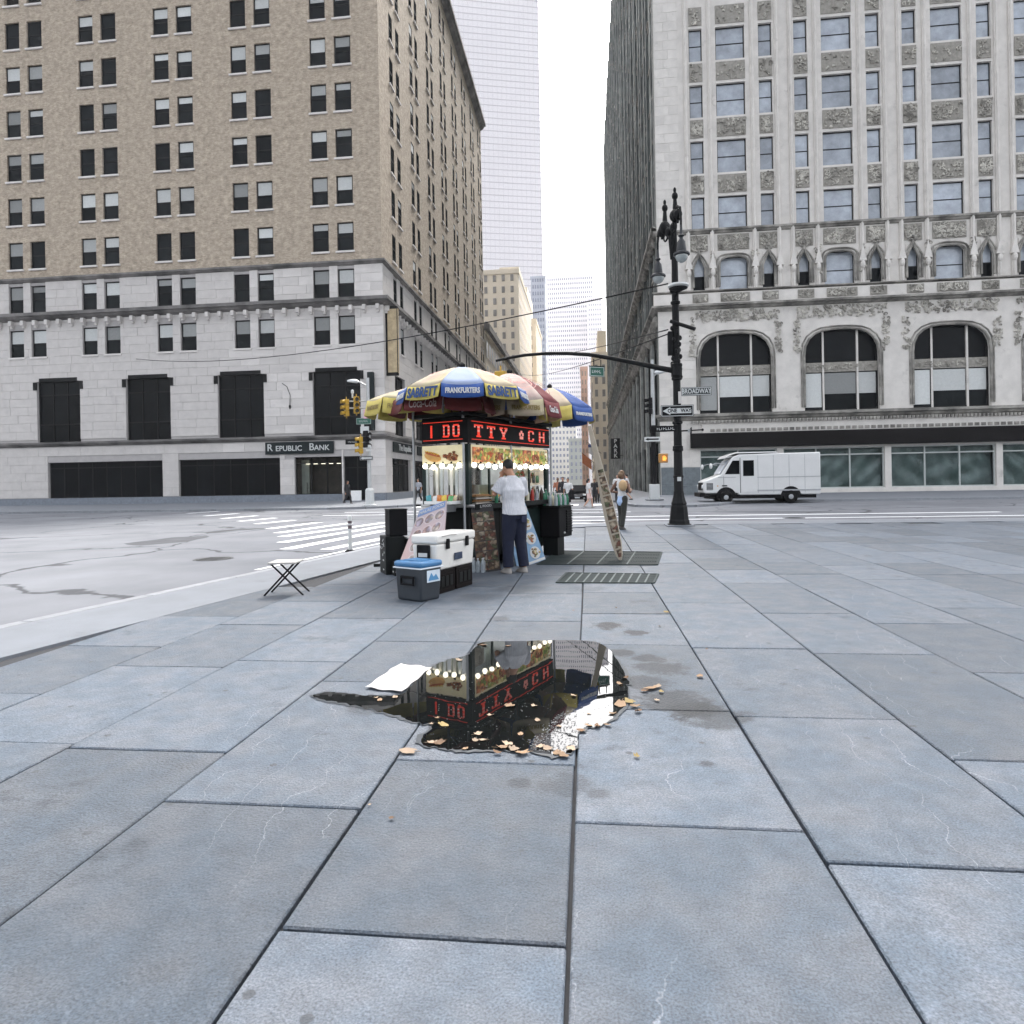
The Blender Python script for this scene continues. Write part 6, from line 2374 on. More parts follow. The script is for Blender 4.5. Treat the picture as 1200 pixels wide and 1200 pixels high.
# ------------------------------------------------------------------ grates in the paving
def grate(label, corners, nbar, nsec, m_bar):
    """corners: four ground points, left-near, right-near, right-far, left-far"""
    a, b, c, d = [Vector((p.x, p.y, 0)) for p in corners]
    t = thing('sidewalk_grate', label, 'grate', (a.x, a.y, 0))
    loc = [v - a for v in (a, b, c, d)]
    P = lambda u, v: loc[0].lerp(loc[1], u).lerp(loc[3].lerp(loc[2], u), v)
    z0, z1 = .003, .012
    pit = MB().add([tuple(P(0, 0)) [:2] + (z0,), tuple(P(1, 0))[:2] + (z0,), tuple(P(1, 1))[:2] + (z0,), tuple(P(0, 1))[:2] + (z0,)], [(0, 1, 2, 3)])
    obj('pit', pit, mat('grate_pit', (.02, .025, .025), .9), t)

    def bar(p, q, w, zt, m):
        d_ = (q - p).normalized()
        n_ = Vector((-d_.y, d_.x, 0)) * w / 2
        m.prism([tuple((p - n_)[:2]), tuple((q - n_)[:2]), tuple((q + n_)[:2]), tuple((p + n_)[:2])], z0 + .001, zt)
    fr = MB()
    for p, q in ((P(0, 0), P(1, 0)), (P(0, 1), P(1, 1))):
        bar(p, q, .035, z1 + .004, fr)
    for p, q in ((P(0, 0), P(0, 1)), (P(1, 0), P(1, 1))):
        bar(p, q, .035, z1 + .0045, fr)
    obj('frame', fr, m_bar, t)
    for s in range(nsec):
        u0, u1 = s / nsec + .008, (s + 1) / nsec - .008
        m = MB()
        for k in range(nbar):
            u_ = u0 + (u1 - u0) * (k + .5) / nbar
            bar(P(u_, .02), P(u_, .98), .012, z1, m)
        for v in (.25, .5, .75):
            bar(P(u0, v), P(u1, v), .012, z1 - .002, m)
        o = obj('grate_panel', m, m_bar, t)
        o['kind'] = 'stuff'
        if s:
            e = MB()
            bar(P(s / nsec, .01), P(s / nsec, .99), .02, z1 + .003, e)
            obj('divider_bar', e, mat('worn_iron', (.1, .12, .12), .6, 0, var=.3, scale=8, spec=.2), t)
    return t


IRON = mat('weathered_iron', (.026, .036, .037), .7, 0, var=.35, scale=8, spec=.15)
grate('long sunken ventilation grate of iron panels where the picture strip board stands', [gr(630, 662), gr(770, 662.5), gr(775.5, 647.5), gr(655, 646)], 16, 4, IRON)
grate('shorter iron grate in the paving nearer to the puddle', [gr(652.5, 683.5), gr(766, 684), gr(771, 673.5), gr(664, 672)], 6, 11, IRON)
# ------------------------------------------------------------------ people
SKIN1 = mat('tan_skin', (.36, .19, .12), .55, var=.08, scale=14)
SKIN2 = mat('brown_skin', (.13, .065, .04), .5, var=.1, scale=14)
SKIN3 = mat('light_skin', (.5, .3, .22), .55, var=.08, scale=14)
HAIRB = mat('black_hair', (.012, .01, .01), .6, var=.4, scale=40)
HAIRT = mat('brown_hair', (.12, .07, .035), .6, var=.35, scale=40)
SHOEW = mat('white_trainers', (.3, .28, .26), .6, var=.1)
SHOEB = mat('dark_shoes', (.03, .028, .026), .5)


def fuse(m, voxel, smooth=4):
    """one continuous surface out of the overlapping volumes in m"""
    me = m.mesh('tmp')
    o = bpy.data.objects.new('tmp', me)
    COL.objects.link(o)
    r = o.modifiers.new('r', 'REMESH')
    r.mode, r.voxel_size, r.use_smooth_shade = 'VOXEL', voxel, True
    if smooth:
        s = o.modifiers.new('s', 'SMOOTH')
        s.iterations, s.factor = smooth, .5
    dg = bpy.context.evaluated_depsgraph_get()
    out = bpy.data.meshes.new_from_object(o.evaluated_get(dg))
    bpy.data.objects.remove(o)
    bpy.data.meshes.remove(me)
    return out


def limb(m, pts, rs, n=12):
    m.tube(pts, rs, n)
    for p, r in zip(pts, rs):
        m.ball(p, r * .99, 12, 8)


def ellip(m, rings, n=18):
    m.loft(rings, n)


def person(label, loc, face, h, top, bottom, skin, hair, shoe, feet=((-.055, 0, 0), (.055, 0, 0)), knees=None, hands=((-.15, .02, .46), (.15, .02, .46)), elbows=((-.15, -.02, .62), (.15, -.02, .62)),
           lean=0.0, bow=0.0, sleeve='short', legs='long', vox=.02, hairlen=0.0, fine=False, female=False, skirt=False, group=None, turn=0.0, bald=False, loose=0.0, stout=1.0):
    """face = compass direction the figure looks to; all joints in units of body height, x right, y forward"""
    t = thing('person', label, 'person', tuple(loc), -R(face), group)
    V = lambda p: Vector((p[0] * h, p[1] * h, p[2] * h))
    hipz = .515 - (.02 if max(abs(feet[0][1] - feet[1][1]), .0) > .15 else 0)
    hip = [V((-.048, 0, hipz)), V((.048, 0, hipz))]
    ank = [V((f[0], f[1] - .012, f[2] + .045)) for f in feet]
    if knees is None:
        kn = [hip[i].lerp(ank[i], .5) + V((0, .018, .0)) for i in (0, 1)]
    else:
        kn = [V(k) for k in knees]
    L_ = lean

    def tz(z, x=0.0, y=0.0):
        """trunk point at height z, leaning forward"""
        d = z - hipz
        return V((x, y + d * math.sin(L_), hipz + d * math.cos(L_)))
    shw = .108 if not female else .096
    sh = [tz(.794, -shw, -.005), tz(.794, shw, -.005)]
    el = [V(e) for e in elbows]
    ha = [V(e) for e in hands]
    neck0, neck1 = tz(.83, 0, -.004), tz(.868, 0, .004 + bow * .03)
    hc = tz(.925, 0, .012 + bow * .075) - V((0, 0, bow * .018))
    # ---- skin: head, neck, arms, hands and legs in one surface
    b = MB()
    limb(b, [tz(.78), neck0, neck1, hc - V((0, .008, .02))], [.05 * h, .036 * h, .032 * h, .034 * h])
    HM = Matrix.Translation(hc) @ Matrix.Rotation(turn, 4, 'Z') @ Matrix.Rotation(-bow, 4, 'X')
    b.T = HM
    b.ball((0, 0, .012 * h), (.043 * h, .055 * h, .055 * h), 16, 12)
    b.ball((0, .018 * h, -.022 * h), (.034 * h, .034 * h, .042 * h), 14, 10)
    b.ball((0, .035 * h, -.05 * h), (.016 * h, .014 * h, .013 * h), 10, 8)
    if fine or vox < .018:
        b.tube([(0, .052 * h, .008 * h), (0, .064 * h, -.014 * h), (0, .05 * h, -.02 * h)], [.006 * h, .009 * h, .007 * h], 8)
        for s in (-1, 1):
            b.ball((s * .045 * h, -.004 * h, -.004 * h), (.007 * h, .012 * h, .018 * h), 8, 6)
            b.ball((s * .018 * h, .046 * h, .008 * h), (.012 * h, .01 * h, .006 * h), 8, 6)
    b.T = Matrix()
    ellip(b, [(tz(.5), .07 * h, .05 * h), (tz(.6), .065 * h, .045 * h), (tz(.72), .08 * h, .055 * h), (tz(.79), .075 * h, .05 * h), (tz(.825), .04 * h, .035 * h)])
    for i in (0, 1):
        limb(b, [sh[i], sh[i].lerp(el[i], .5), el[i], el[i].lerp(ha[i], .45), ha[i]], [.034 * h, .028 * h, .024 * h, .023 * h, .016 * h])
        d = (ha[i] - el[i]).normalized()
        side = d.cross(Vector((0, 0, 1)))
        side = side.normalized() if side.length > .1 else Vector((1, 0, 0))
        nrm = side.cross(d)
        pc = ha[i] + d * .03 * h
        b.tube([ha[i], pc, ha[i] + d * .052 * h], [.017 * h, .022 * h, .02 * h], 8)
        for q in range(4):
            o_ = side * (q - 1.5) * .0105 * h
            ln = (.042, .05, .047, .036)[q] * h
            f0 = ha[i] + d * .05 * h + o_
            f1 = f0 + d * ln * .55 + nrm * -.006 * h
            f2 = f1 + d * ln * .35 - nrm * .016 * h
            b.tube([f0, f1, f2], [.0062 * h, .0058 * h, .0048 * h], 6)
        th0 = ha[i] + d * .018 * h + side * (.017 if i else -.017) * h
        b.tube([th0, th0 + d * .024 * h + side * (.014 if i else -.014) * h, th0 + d * .046 * h + side * (.014 if i else -.014) * h - nrm * .01 * h], [.0075 * h, .0068 * h, .0055 * h], 6)
        limb(b, [hip[i], hip[i].lerp(kn[i], .5), kn[i], kn[i].lerp(ank[i], .35), ank[i]], [.055 * h, .05 * h, .034 * h, .034 * h, .02 * h])
        b.ball(ank[i] - V((0, -.02, .012)), (.02 * h, .045 * h, .02 * h), 8, 6)
    obj('body', fuse(b, vox * (.75 if fine else 1), 3), skin, t)
    # ---- shirt
    g = MB()
    wz = .50 if not skirt else .56
    e = 1.0 + loose
    hem = hipz - .012
    fat = stout
    e *= fat
    rings = [(tz(hem), .088 * h * e, .068 * h * e), (tz(.56), .082 * h * e, .062 * h * e), (tz(.63), .078 * h * e, .058 * h * e), (tz(.72), .09 * h * e, .064 * h * e), (tz(.78), .1 * h, .062 * h), (tz(.812), .088 * h, .05 * h), (tz(.832), .062 * h, .044 * h), (tz(.848), .04 * h, .039 * h)]
    if female:
        rings[2] = (tz(.63), .068 * h * e, .052 * h * e)
        rings[3] = (tz(.72), .082 * h * e, .068 * h * e)
    ellip(g, rings)
    if sleeve != 'none':
        for i in (0, 1):
            if sleeve == 'short':
                p1 = sh[i].lerp(el[i], .88)
                g.tube([sh[i], sh[i].lerp(el[i], .5), p1], [.042 * h * (1 + (e - 1) * .3), .04 * h * (1 + (e - 1) * .4), .043 * h * (1 + (e - 1) * .5)], 12)
                g.ball(sh[i], .044 * h, 12, 8)
            else:
                p1 = el[i].lerp(ha[i], .92)
                g.tube([sh[i], sh[i].lerp(el[i], .5), el[i], p1], [.044 * h, .037 * h, .033 * h, .026 * h], 12)
                g.ball(sh[i], .044 * h, 12, 8)
                g.ball(el[i], .033 * h, 10, 8)
    so = obj('shirt', fuse(g, vox, 3), top, t)
    # ---- trousers, shorts or skirt
    g = MB()
    ellip(g, [(V((0, 0, hipz - .05)), .08 * h * stout, .06 * h * stout), (V((0, -.004, hipz + .01)), .084 * h * stout, .064 * h * stout), (tz(.6), .073 * h * stout, .054 * h * stout)])
    if skirt:
        ellip(g, [(V((0, 0, .3)), .12 * h, .1 * h), (V((0, 0, hipz - .05)), .09 * h, .07 * h), (V((0, 0, hipz + .03)), .08 * h, .06 * h)])
    else:
        for i in (0, 1):
            if legs == 'long':
                end = kn[i].lerp(ank[i], .97)
                g.tube([hip[i], hip[i].lerp(kn[i], .5), kn[i], kn[i].lerp(ank[i], .5), end], [.062 * h * stout, .056 * h * stout, .046 * h * stout, .042 * h * stout, .04 * h * stout], 12)
                g.ball(kn[i], .046 * h, 12, 8)
            else:
                end = hip[i].lerp(kn[i], .85)
                g.tube([hip[i], hip[i].lerp(kn[i], .5), end], [.064 * h, .062 * h, .062 * h], 12)
            g.ball(hip[i], .062 * h, 12, 8)
    obj('skirt' if skirt else ('trousers' if legs == 'long' else 'shorts'), fuse(g, vox, 3), bottom, t)
    # ---- shoes
    for i in (0, 1):
        g = MB()
        f = V(feet[i])
        g.loft([(f + V((0, .022, .0)), .029 * h, .078 * h), (f + V((0, .022, .012)), .03 * h, .078 * h), (f + V((0, .012, .028)), .026 * h, .062 * h), (f + V((0, -.012, .05)), .024 * h, .032 * h)], 14)
        obj('shoe', g, shoe, t, smooth='all')
    # ---- hair
    if not bald:
        g = MB()
        g.T = HM
        g.ball((0, -.008 * h, .02 * h), (.047 * h, .056 * h, .056 * h), 16, 10)
        if hairlen:
            g.T = Matrix()
            g.tube([hc + V((0, -.035, .02)), hc + V((0, -.055, -.03)), hc + V((0, -.06, -.03 - hairlen))], [.045 * h, .045 * h, .025 * h], 10)
        me = g.mesh('hair')
        # clear the face: drop vertices in front below the brow
        inv = HM.inverted()
        drop = []
        for v in me.vertices:
            p = inv @ v.co
            if p.y > .022 * h and p.z < .03 * h:
                v.co = HM @ Vector((p.x * .8, min(p.y, .03 * h) * .7, max(p.z, .0)))
        obj('hair', me, hair, t, smooth='all')
    return t, V, tz, HM


def cloth(name, c, **k):
    return mat(name, c, .85, var=.2, scale=9, bump=.9, bscale=8, **k)


# striped shirt
SHIRT = cloth('white_striped_shirt', (.5, .5, .52))
_nt = SHIRT.node_tree
_bs = _nt.nodes['Principled BSDF']
_src = _bs.inputs['Base Color'].links[0].from_socket
_tc = _nt.nodes.new('ShaderNodeTexCoord')
_wv = _nt.nodes.new('ShaderNodeTexWave')
_wv.inputs['Scale'].default_value = 14
_wv.inputs['Distortion'].default_value = .6
_nt.links.new(_tc.outputs['Object'], _wv.inputs['Vector'])
_mx = _nt.nodes.new('ShaderNodeMix')
_mx.data_type = 'RGBA'
_mr = _nt.nodes.new('ShaderNodeMapRange')
_mr.inputs[1].default_value, _mr.inputs[2].default_value, _mr.inputs[4].default_value = .72, .9, .45
_nt.links.new(_wv.outputs['Fac'], _mr.inputs[0])
_nt.links.new(_mr.outputs[0], _mx.inputs['Factor'])
_nt.links.new(_src, _mx.inputs['A'])
_mx.inputs['B'].default_value = (.3, .33, .4, 1)
_nt.links.new(_mx.outputs['Result'], _bs.inputs['Base Color'])
JEANS = cloth('dark_navy_trousers', (.007, .01, .026))

mp = (gr(595, 672) + gr(613, 670)) / 2
mt, V, tz, HM = person('man in white striped shirt and dark navy trousers eating at the cart counter', (mp.x, mp.y, 0), 318, 1.76, SHIRT, JEANS, SKIN1, HAIRB, SHOEW,
                       feet=((-.075, .01, 0), (.065, -.03, 0)), hands=((-.035, .135, .845), (.045, .125, .83)), elbows=((-.165, .06, .69), (.15, .07, .665)),
                       lean=.1, bow=.42, vox=.011, fine=True, loose=.16, stout=1.17)
obj('belt', MB().loft([(V((0, 0, .515)), .098 * 1.76, .076 * 1.76), (V((0, 0, .532)), .098 * 1.76, .076 * 1.76)], 20), BLACK, mt)
m = MB().box(-.055, .05, -.135, -.12, .77, .9)
s_ = obj('back_pocket', MB().box(.03, .13, -.15, -.125, .77, .87), cloth('navy_pocket', (.018, .022, .05)), mt, bevel=.01)
fd = mt.matrix_basis @ V((.0, .165, .86))
o = obj('hot_dog', MB().ball((0, 0, 0), (.03, .08, .028), 10, 6), mat('hot_dog_bun', (.62, .34, .1)), loc=tuple(fd), smooth='all', rot=(0, 0, R(40)))
tag(o, 'hot dog held in both hands by the man in the striped shirt', 'hot dog')

vp = CW(1.0, 1.2)
vt, V, tz, HM = person('vendor in green shirt and pale cap standing inside the cart window', (vp.x, vp.y, 0), CFACE + 90 + 30, 1.72, cloth('teal_vendor_shirt', (.08, .16, .15)), JEANS, SKIN1, HAIRB, SHOEB,
                       hands=((-.12, .2, .62), (.1, .22, .62)), elbows=((-.16, .04, .63), (.16, .04, .63)), vox=.015, bow=.2, loose=.05)
cp = MB()
cp.T = HM
cp.ball((0, -.004 * 1.72, .045), (.085, .1, .075), 14, 8)
cp.box(-.07, .07, .06, .17, .04, .055)
obj('cap', cp, CRM, vt, smooth='all')

BT_ = cloth('black_clothing', (.018, .018, .02))
WT_ = cloth('white_clothing', (.55, .545, .54))
GT_ = cloth('grey_clothing', (.3, .31, .34))
stride = dict(feet=((-.05, .15, 0), (.05, -.16, .03)), knees=((-.05, .12, .28), (.05, -.02, .27)))
stride2 = dict(feet=((-.05, -.17, .04), (.05, .16, 0)), knees=((-.05, -.03, .27), (.05, .13, .285)))


def ped(x, y, D, **k):
    p = at(x, y, D)
    return k.pop('lab'), (p.x, p.y, k.pop('z', 0)), k


# woman crossing, close by
pw = at(729.5, 624, 18.6)
wt, V, tz, HM = person('woman in white tank top and dark trousers, blue jacket tied at her waist', (pw.x, pw.y, ROAD_Z + .13), 40, 1.66, WT_, cloth('dark_olive_trousers', (.03, .03, .025)), SKIN2, HAIRT, SHOEB,
                       hands=((-.16, .1, .62), (.1, .12, .66)), elbows=((-.2, -.04, .64), (.19, -.03, .63)), sleeve='none', vox=.014, female=True, hairlen=.03, fine=True, feet=((-.05, .03, 0), (.05, -.07, 0)))
jm = MB()
jm.loft([(V((0, 0, .40)), .115, .09), (V((0, -.01, .46)), .15, .115), (V((0, 0, .53)), .15, .115), (V((0, 0, .57)), .135, .1)], 16)
jm.tube([V((.02, .07, .55)), V((.0, .085, .48)), V((-.03, .08, .4))], [.035, .03, .02], 8)
obj('tied_jacket', fuse(jm, .016, 3), cloth('pale_blue_jacket', (.36, .47, .66)), wt)
bg_ = MB()
bg_.ball(V((.1, -.1, .74)), (.13, .1, .16), 10, 8)
obj('bag', bg_, mat('tan_bag', (.4, .27, .14), .7), wt, smooth='all')
people = [
    dict(x=735, y=588, D=43.0, lab='pedestrian in white tee and black shorts striding by the gothic building', face=285, h=1.74, top=WT_, bottom=BT_, skin=SKIN3, hair=HAIRB, shoe=SHOEB, legs='short', hands=((-.1, .16, .8), (.15, -.08, .5)), elbows=((-.15, .03, .66), (.16, -.05, .63)), **stride2),
    dict(x=724, y=589, D=40.5, lab='pedestrian in white shirt beyond the woman in the tank top, partly hidden by her', face=180, h=1.72, top=WT_, bottom=BT_, skin=SKIN3, hair=HAIRB, shoe=SHOEB),
    dict(x=690, y=593, D=36.5, lab='woman in loose white blouse and pale pink shorts striding across the street', face=75, h=1.62, top=WT_, bottom=cloth('pale_pink_shorts', (.62, .45, .42)), skin=SKIN3, hair=HAIRB, shoe=SHOEW, legs='short', female=True, loose=.25, hairlen=.05, z=ROAD_Z, **stride),
    dict(x=697, y=588, D=47, lab='person in black clothes walking right behind the woman in the white blouse', face=170, h=1.74, top=BT_, bottom=BT_, skin=SKIN1, hair=HAIRB, shoe=SHOEB, z=-.25),
    dict(x=703, y=588, D=48, lab='second person in black next to the leaning picture strip board', face=175, h=1.8, top=BT_, bottom=BT_, skin=SKIN2, hair=HAIRB, shoe=SHOEB, z=-.25),
    dict(x=666, y=592, D=37, lab='person in white shirt carrying a dark bag near the far end of the cart', face=200, h=1.66, top=WT_, bottom=BT_, skin=SKIN1, hair=HAIRB, shoe=SHOEB, z=ROAD_Z, **stride),
    dict(x=660, y=592, D=37.5, lab='person in black jacket in the crowd just right of the drink bottles', face=190, h=1.74, top=BT_, bottom=BT_, skin=SKIN1, hair=HAIRB, shoe=SHOEB, sleeve='long', z=ROAD_Z),
    dict(x=654, y=590, D=41, lab='person with reddish brown top at the left edge of the crowd behind the bottles', face=180, h=1.7, top=cloth('rust_top', (.3, .12, .07)), bottom=BT_, skin=SKIN2, hair=HAIRT, shoe=SHOEB, z=ROAD_Z),
    dict(x=407.5, y=589.5, D=48, lab='person in black walking past the bank door', face=110, h=1.66, top=BT_, bottom=BT_, skin=SKIN1, hair=HAIRB, shoe=SHOEB, sleeve='long', **stride),
    dict(x=490.5, y=588, D=49.5, lab='person in grey top and black trousers on the far pavement, left of the cart', face=200, h=1.72, top=GT_, bottom=BT_, skin=SKIN1, hair=HAIRB, shoe=SHOEB, **stride2),
    dict(x=509, y=588, D=49.5, lab='person in white top seen above the snack bags at the end of the cart', face=160, h=1.72, top=WT_, bottom=BT_, skin=SKIN1, hair=HAIRB, shoe=SHOEB),
]
for d in people:
    x, y, D = d.pop('x'), d.pop('y'), d.pop('D')
    lab, z = d.pop('lab'), d.pop('z', 0)
    p = at(x, y, D)
    t, V, tz, HM = person(lab, (p.x, p.y, z), d.pop('face'), d.pop('h'), d.pop('top'), d.pop('bottom'), d.pop('skin'), d.pop('hair'), d.pop('shoe'), vox=.022, **d)
    if 'dark bag' in lab:
        obj('bag', MB().box(-.32, -.12, -.12, .2, .5, 1.0), BLACKP, t, bevel=.06)

# ------------------------------------------------------------------ vehicles
CARB = mat('black_car_paint', (.006, .006, .007), .5, var=.1, spec=0.0)
CHROME = mat('chrome', (.6, .6, .6), .15, 1.0, var=.05)
LENSW = mat('headlight_lens', (.6, .62, .64), .1, var=.2, spec=.8)
PLASTW = mat('white_vehicle_paint', (.6, .6, .59), .3, var=.05, scale=1.5, spec=.5, coat=.3)


def wheel(par, x, y, z, r, w, rimm=CHROME):
    o = obj('wheel', MB().lathe([(r * .6, -w / 2), (r * .93, -w / 2), (r, -w / 2 + .03), (r, w / 2 - .03), (r * .93, w / 2), (r * .6, w / 2)], 22), RUBBER, par, loc=(x, y, z), rot=(R(90), 0, 0), smooth=True)
    m = MB().lathe([(.01, -w / 2 - .01), (r * .2, -w / 2 - .015), (r * .58, -w / 2 + .02), (r * .62, -w / 2), (r * .62, w / 2), (r * .58, w / 2 - .02), (r * .2, w / 2 + .015), (.01, w / 2 + .01)], 18)
    obj('rim', m, rimm, o, smooth=True)
    m = MB()
    for k in range(6):
        a = k * math.pi / 3
        for s in (-1, 1):
            m.ball((r * .4 * math.cos(a), r * .4 * math.sin(a), s * (w / 2 + .005)), .025, 6, 4)
    obj('wheel_nuts', m, BLACK, o)
    return o


# black suv coming down the street; local x = forward
sp = at(677, 588, 70)
z = ROAD_Z + hgt(sp.x, sp.y)
suv = thing('parked_car', 'black sport utility car facing the crossing in the middle of the street', 'car', (sp.x, sp.y, z), R(-90))
prof = [(2.35, .35), (2.42, .62), (2.38, .95), (1.15, 1.1), (.45, 1.72), (-1.9, 1.78), (-2.3, 1.15), (-2.35, .4)]
obj('body', MB().slab_y(prof[::-1], -.94, .94), CARB, suv, bevel=.09, bseg=3, smooth=True)
obj('windscreen', MB().add([(1.115, -.78, 1.15), (1.115, .78, 1.15), (.52, .68, 1.68), (.52, -.68, 1.68)], [(0, 1, 2, 3)]), DARKGLASS, suv, loc=(.02, 0, .01), solid=.01)
for s in (-1, 1):
    obj('side_window', MB().slab_y([(.3, 1.15), (.3, 1.62), (-1.7, 1.66), (-1.9, 1.18)][::-1], s * .945 - .01, s * .945 + .01), DARKGLASS, suv)
    obj('headlight', MB().box(2.3, 2.43, s * .72 - .17, s * .72 + .17, .72, .9), LENSW, suv, bevel=.03)
    obj('wing_mirror', MB().ball((.75, s * 1.05, 1.2), (.08, .13, .09), 8, 6), CARB, suv, smooth='all')
    obj('fog_light', MB().box(2.38, 2.44, s * .7 - .08, s * .7 + .08, .45, .53), LENSW, suv)
    for x in (1.45, -1.45):
        wheel(suv, x, s * .84, .37, .37, .24)
m = MB()
for k in range(4):
    m.box(2.36, 2.44, -.5, .5, .66 + k * .07, .69 + k * .07)
obj('grille', m, CHROME, suv)
obj('number_plate', MB().box(2.42, 2.45, -.25, .25, .48, .6), LENSW, suv)
obj('bumper', MB().box(2.2, 2.5, -.92, .92, .34, .44), BLACKP, suv, bevel=.03)

# white step van on the right; local -x = forward (it heads left), seen from its left side
D = 38.5
vpos = at(823, 590, D)
van = thing('delivery_van', 'white step van with black bumper parked in front of the gothic building', 'van', (vpos.x, vpos.y, ROAD_Z), 0)
VW, VL = 2.1, 6.6
sd_ = [(.12, .62), (.08, .95), (.12, 1.32), (.55, 1.5), (1.05, 1.68), (1.62, 2.55), (1.75, 2.72), (2.1, 2.86), (VL, 2.9), (VL, .5), (2.1, .5), (2.0, .62)]
obj('body', MB().slab_y(sd_[::-1], 0, VW), PLASTW, van, bevel=.07, bseg=3, smooth=True)
# roof visor
obj('roof_cap', MB().slab_y([(1.25, 2.62), (1.45, 2.8), (2.0, 2.98), (4.2, 2.98), (4.3, 2.88), (1.9, 2.86), (1.7, 2.7)][::-1], .03, VW - .03), PLASTW, van, bevel=.05)
obj('windscreen', MB().add([(1.04, .12, 1.74), (1.04, VW - .12, 1.74), (1.54, VW - .16, 2.52), (1.54, .16, 2.52)], [(0, 1, 2, 3)]), SKYG, van, solid=.03)
for y in (-.012, VW - .008):
    obj('side_window', MB().slab_y([(1.3, 1.72), (2.12, 1.72), (2.12, 2.5), (1.74, 2.5)], y, y + .02), DARKGLASS, van)
obj('sliding_door', MB().slab_y([(2.2, .66), (3.05, .66), (3.05, 2.62), (2.2, 2.62)], -.02, .0), PLASTW, van, bevel=.012)
obj('door_window', MB().slab_y([(2.32, 1.6), (2.92, 1.6), (2.92, 2.5), (2.32, 2.5)], -.03, -.021), DARKGLASS, van)
obj('door_gap', MB().box(2.145, 2.175, -.004, .01, .62, 2.66), BLACK, van)
obj('grille', MB().box(.06, .13, .35, VW - .35, .8, 1.25), BLACKP, van)
obj('side_grille', MB().box(.26, .62, -.012, .0, .82, 1.22), BLACKP, van, bevel=.01)
m = MB()
for k in range(5):
    m.box(.28, .6, -.02, -.0125, .85 + .075 * k, .885 + .075 * k)
obj('grille_bar', m, ALU, van)
for s in (.25, VW - .25):
    obj('headlight', MB().tube([(.03, s, 1.02), (.16, s, 1.02)], .11, 14), LENSW, van)
obj('bumper', MB().box(-.12, .2, .0, VW, .42, .66).box(.2, 1.1, -.015, .12, .48, .62), BLACKP, van, bevel=.03)
obj('marker_lamp', MB().box(.85, .92, -.014, .0, 1.02, 1.08), mat('amber_lens', (.5, .2, .03), .3), van)
obj('hood_line', MB().box(1.22, 1.24, -.006, .004, .9, 1.6), BLACK, van)
obj('name_badge', MB().box(1.12, 1.42, -.012, .0, 1.02, 1.09), BLACK, van)
obj('hood_stripe', MB().box(.9, 1.9, -.01, .0, 1.52, 1.56), ALU, van)
arch = [(1.35 + .56 * math.cos(math.pi * k / 12), .42 + .56 * math.sin(math.pi * k / 12)) for k in range(13)]
for y0, y1 in ((-.016, .05), (VW - .05, VW + .016)):
    obj('wheel_arch', MB().slab_y(arch, y0, y1), BLACK, van)
    obj('wheel_arch', MB().slab_y([(x + 3.6, z) for x, z in arch], y0, y1), BLACK, van)
for x in (1.35, 4.95):
    for y in (.1, VW - .1):
        wheel(van, x, y, .38, .38, .26, ALU)
mm_ = obj('mirror_arm', MB().tube([(1.25, -.02, 2.3), (.75, -.28, 2.36), (.5, -.36, 2.28)], .022, 6), ALU, van)
obj('mirror', MB().ball((.45, -.38, 2.2), (.09, .1, .16), 10, 7), PLASTW, van, smooth='all')
obj('mirror_arm', MB().tube([(1.25, VW + .02, 2.3), (.75, VW + .28, 2.36), (.5, VW + .36, 2.28)], .022, 6), ALU, van)
obj('mirror', MB().ball((.45, VW + .38, 2.2), (.09, .1, .16), 10, 7), PLASTW, van, smooth='all')
obj('rear_lamp', MB().box(VL - .01, VL + .02, .15, .35, 1.0, 1.2).box(VL - .01, VL + .02, VW - .35, VW - .15, 1.0, 1.2), mat('red_lens', (.3, .02, .02), .3), van)
for k in range(4):
    x = 3.15 + k * .86
    obj('side_seam', MB().box(x - .012, x + .012, -.006, .004, .62, 2.78), ALU, van)
obj('rub_rail', MB().box(3.1, VL - .02, -.022, .004, .72, .8).box(3.1, VL - .02, -.014, .004, 1.5, 1.54), ALU, van, bevel=.006)
m = MB()
for k in range(40):
    for z in (.95, 2.6):
        m.ball((3.15 + k * .085, -.003, z), .008, 5, 3)
tag(obj('rivets', m, ALU, van), kind='stuff')
obj('undertray', MB().box(.4, VL - .2, .2, VW - .2, .3, .5), BLACK, van)

# ------------------------------------------------------------------ puddle, paper, leaves
PUD = [(366, 817), (384, 812), (405, 813), (430, 815.5), (455, 816.5), (472, 813), (488, 797), (505, 783.5), (522, 775), (546, 769), (556, 761), (566, 753.5), (600, 752), (650, 751), (688, 752), (703, 755), (716, 764), (727, 781), (734, 795), (735.5, 806),
       (736, 820), (728, 831), (717, 845), (703, 851), (686, 854.5), (679, 858), (676, 874), (668, 883), (650, 886), (620, 881.5), (590, 880), (560, 880), (535, 879), (512, 877), (494, 874), (498, 862), (507, 851), (488, 848), (470, 842), (452, 836), (430, 831), (405, 826), (384, 822)]
pts = [gr(x, y) for x, y in PUD]
fine_ = []
rp_ = random.Random(3)
n = len(pts)
for i in range(n):
    p0, p1, p2, p3 = pts[i - 1], pts[i], pts[(i + 1) % n], pts[(i + 2) % n]
    for k in range(5):
        t_ = k / 5
        q = .5 * ((2 * p1) + (p2 - p0) * t_ + (2 * p0 - 5 * p1 + 4 * p2 - p3) * t_ ** 2 + (3 * p1 - p0 - 3 * p2 + p3) * t_ ** 3)
        fine_.append((q.x + rp_.gauss(0, .006), q.y + rp_.gauss(0, .009)))
WATER = bpy.data.materials.new('puddle_water')
WATER.use_nodes = True
nt = WATER.node_tree
b = nt.nodes['Principled BSDF']
b.inputs['Base Color'].default_value = (.006, .007, .007, 1)
b.inputs['Roughness'].default_value = .012
b.inputs['IOR'].default_value = 1.5
nz = nt.nodes.new('ShaderNodeTexNoise')
nz.inputs['Scale'].default_value = 5
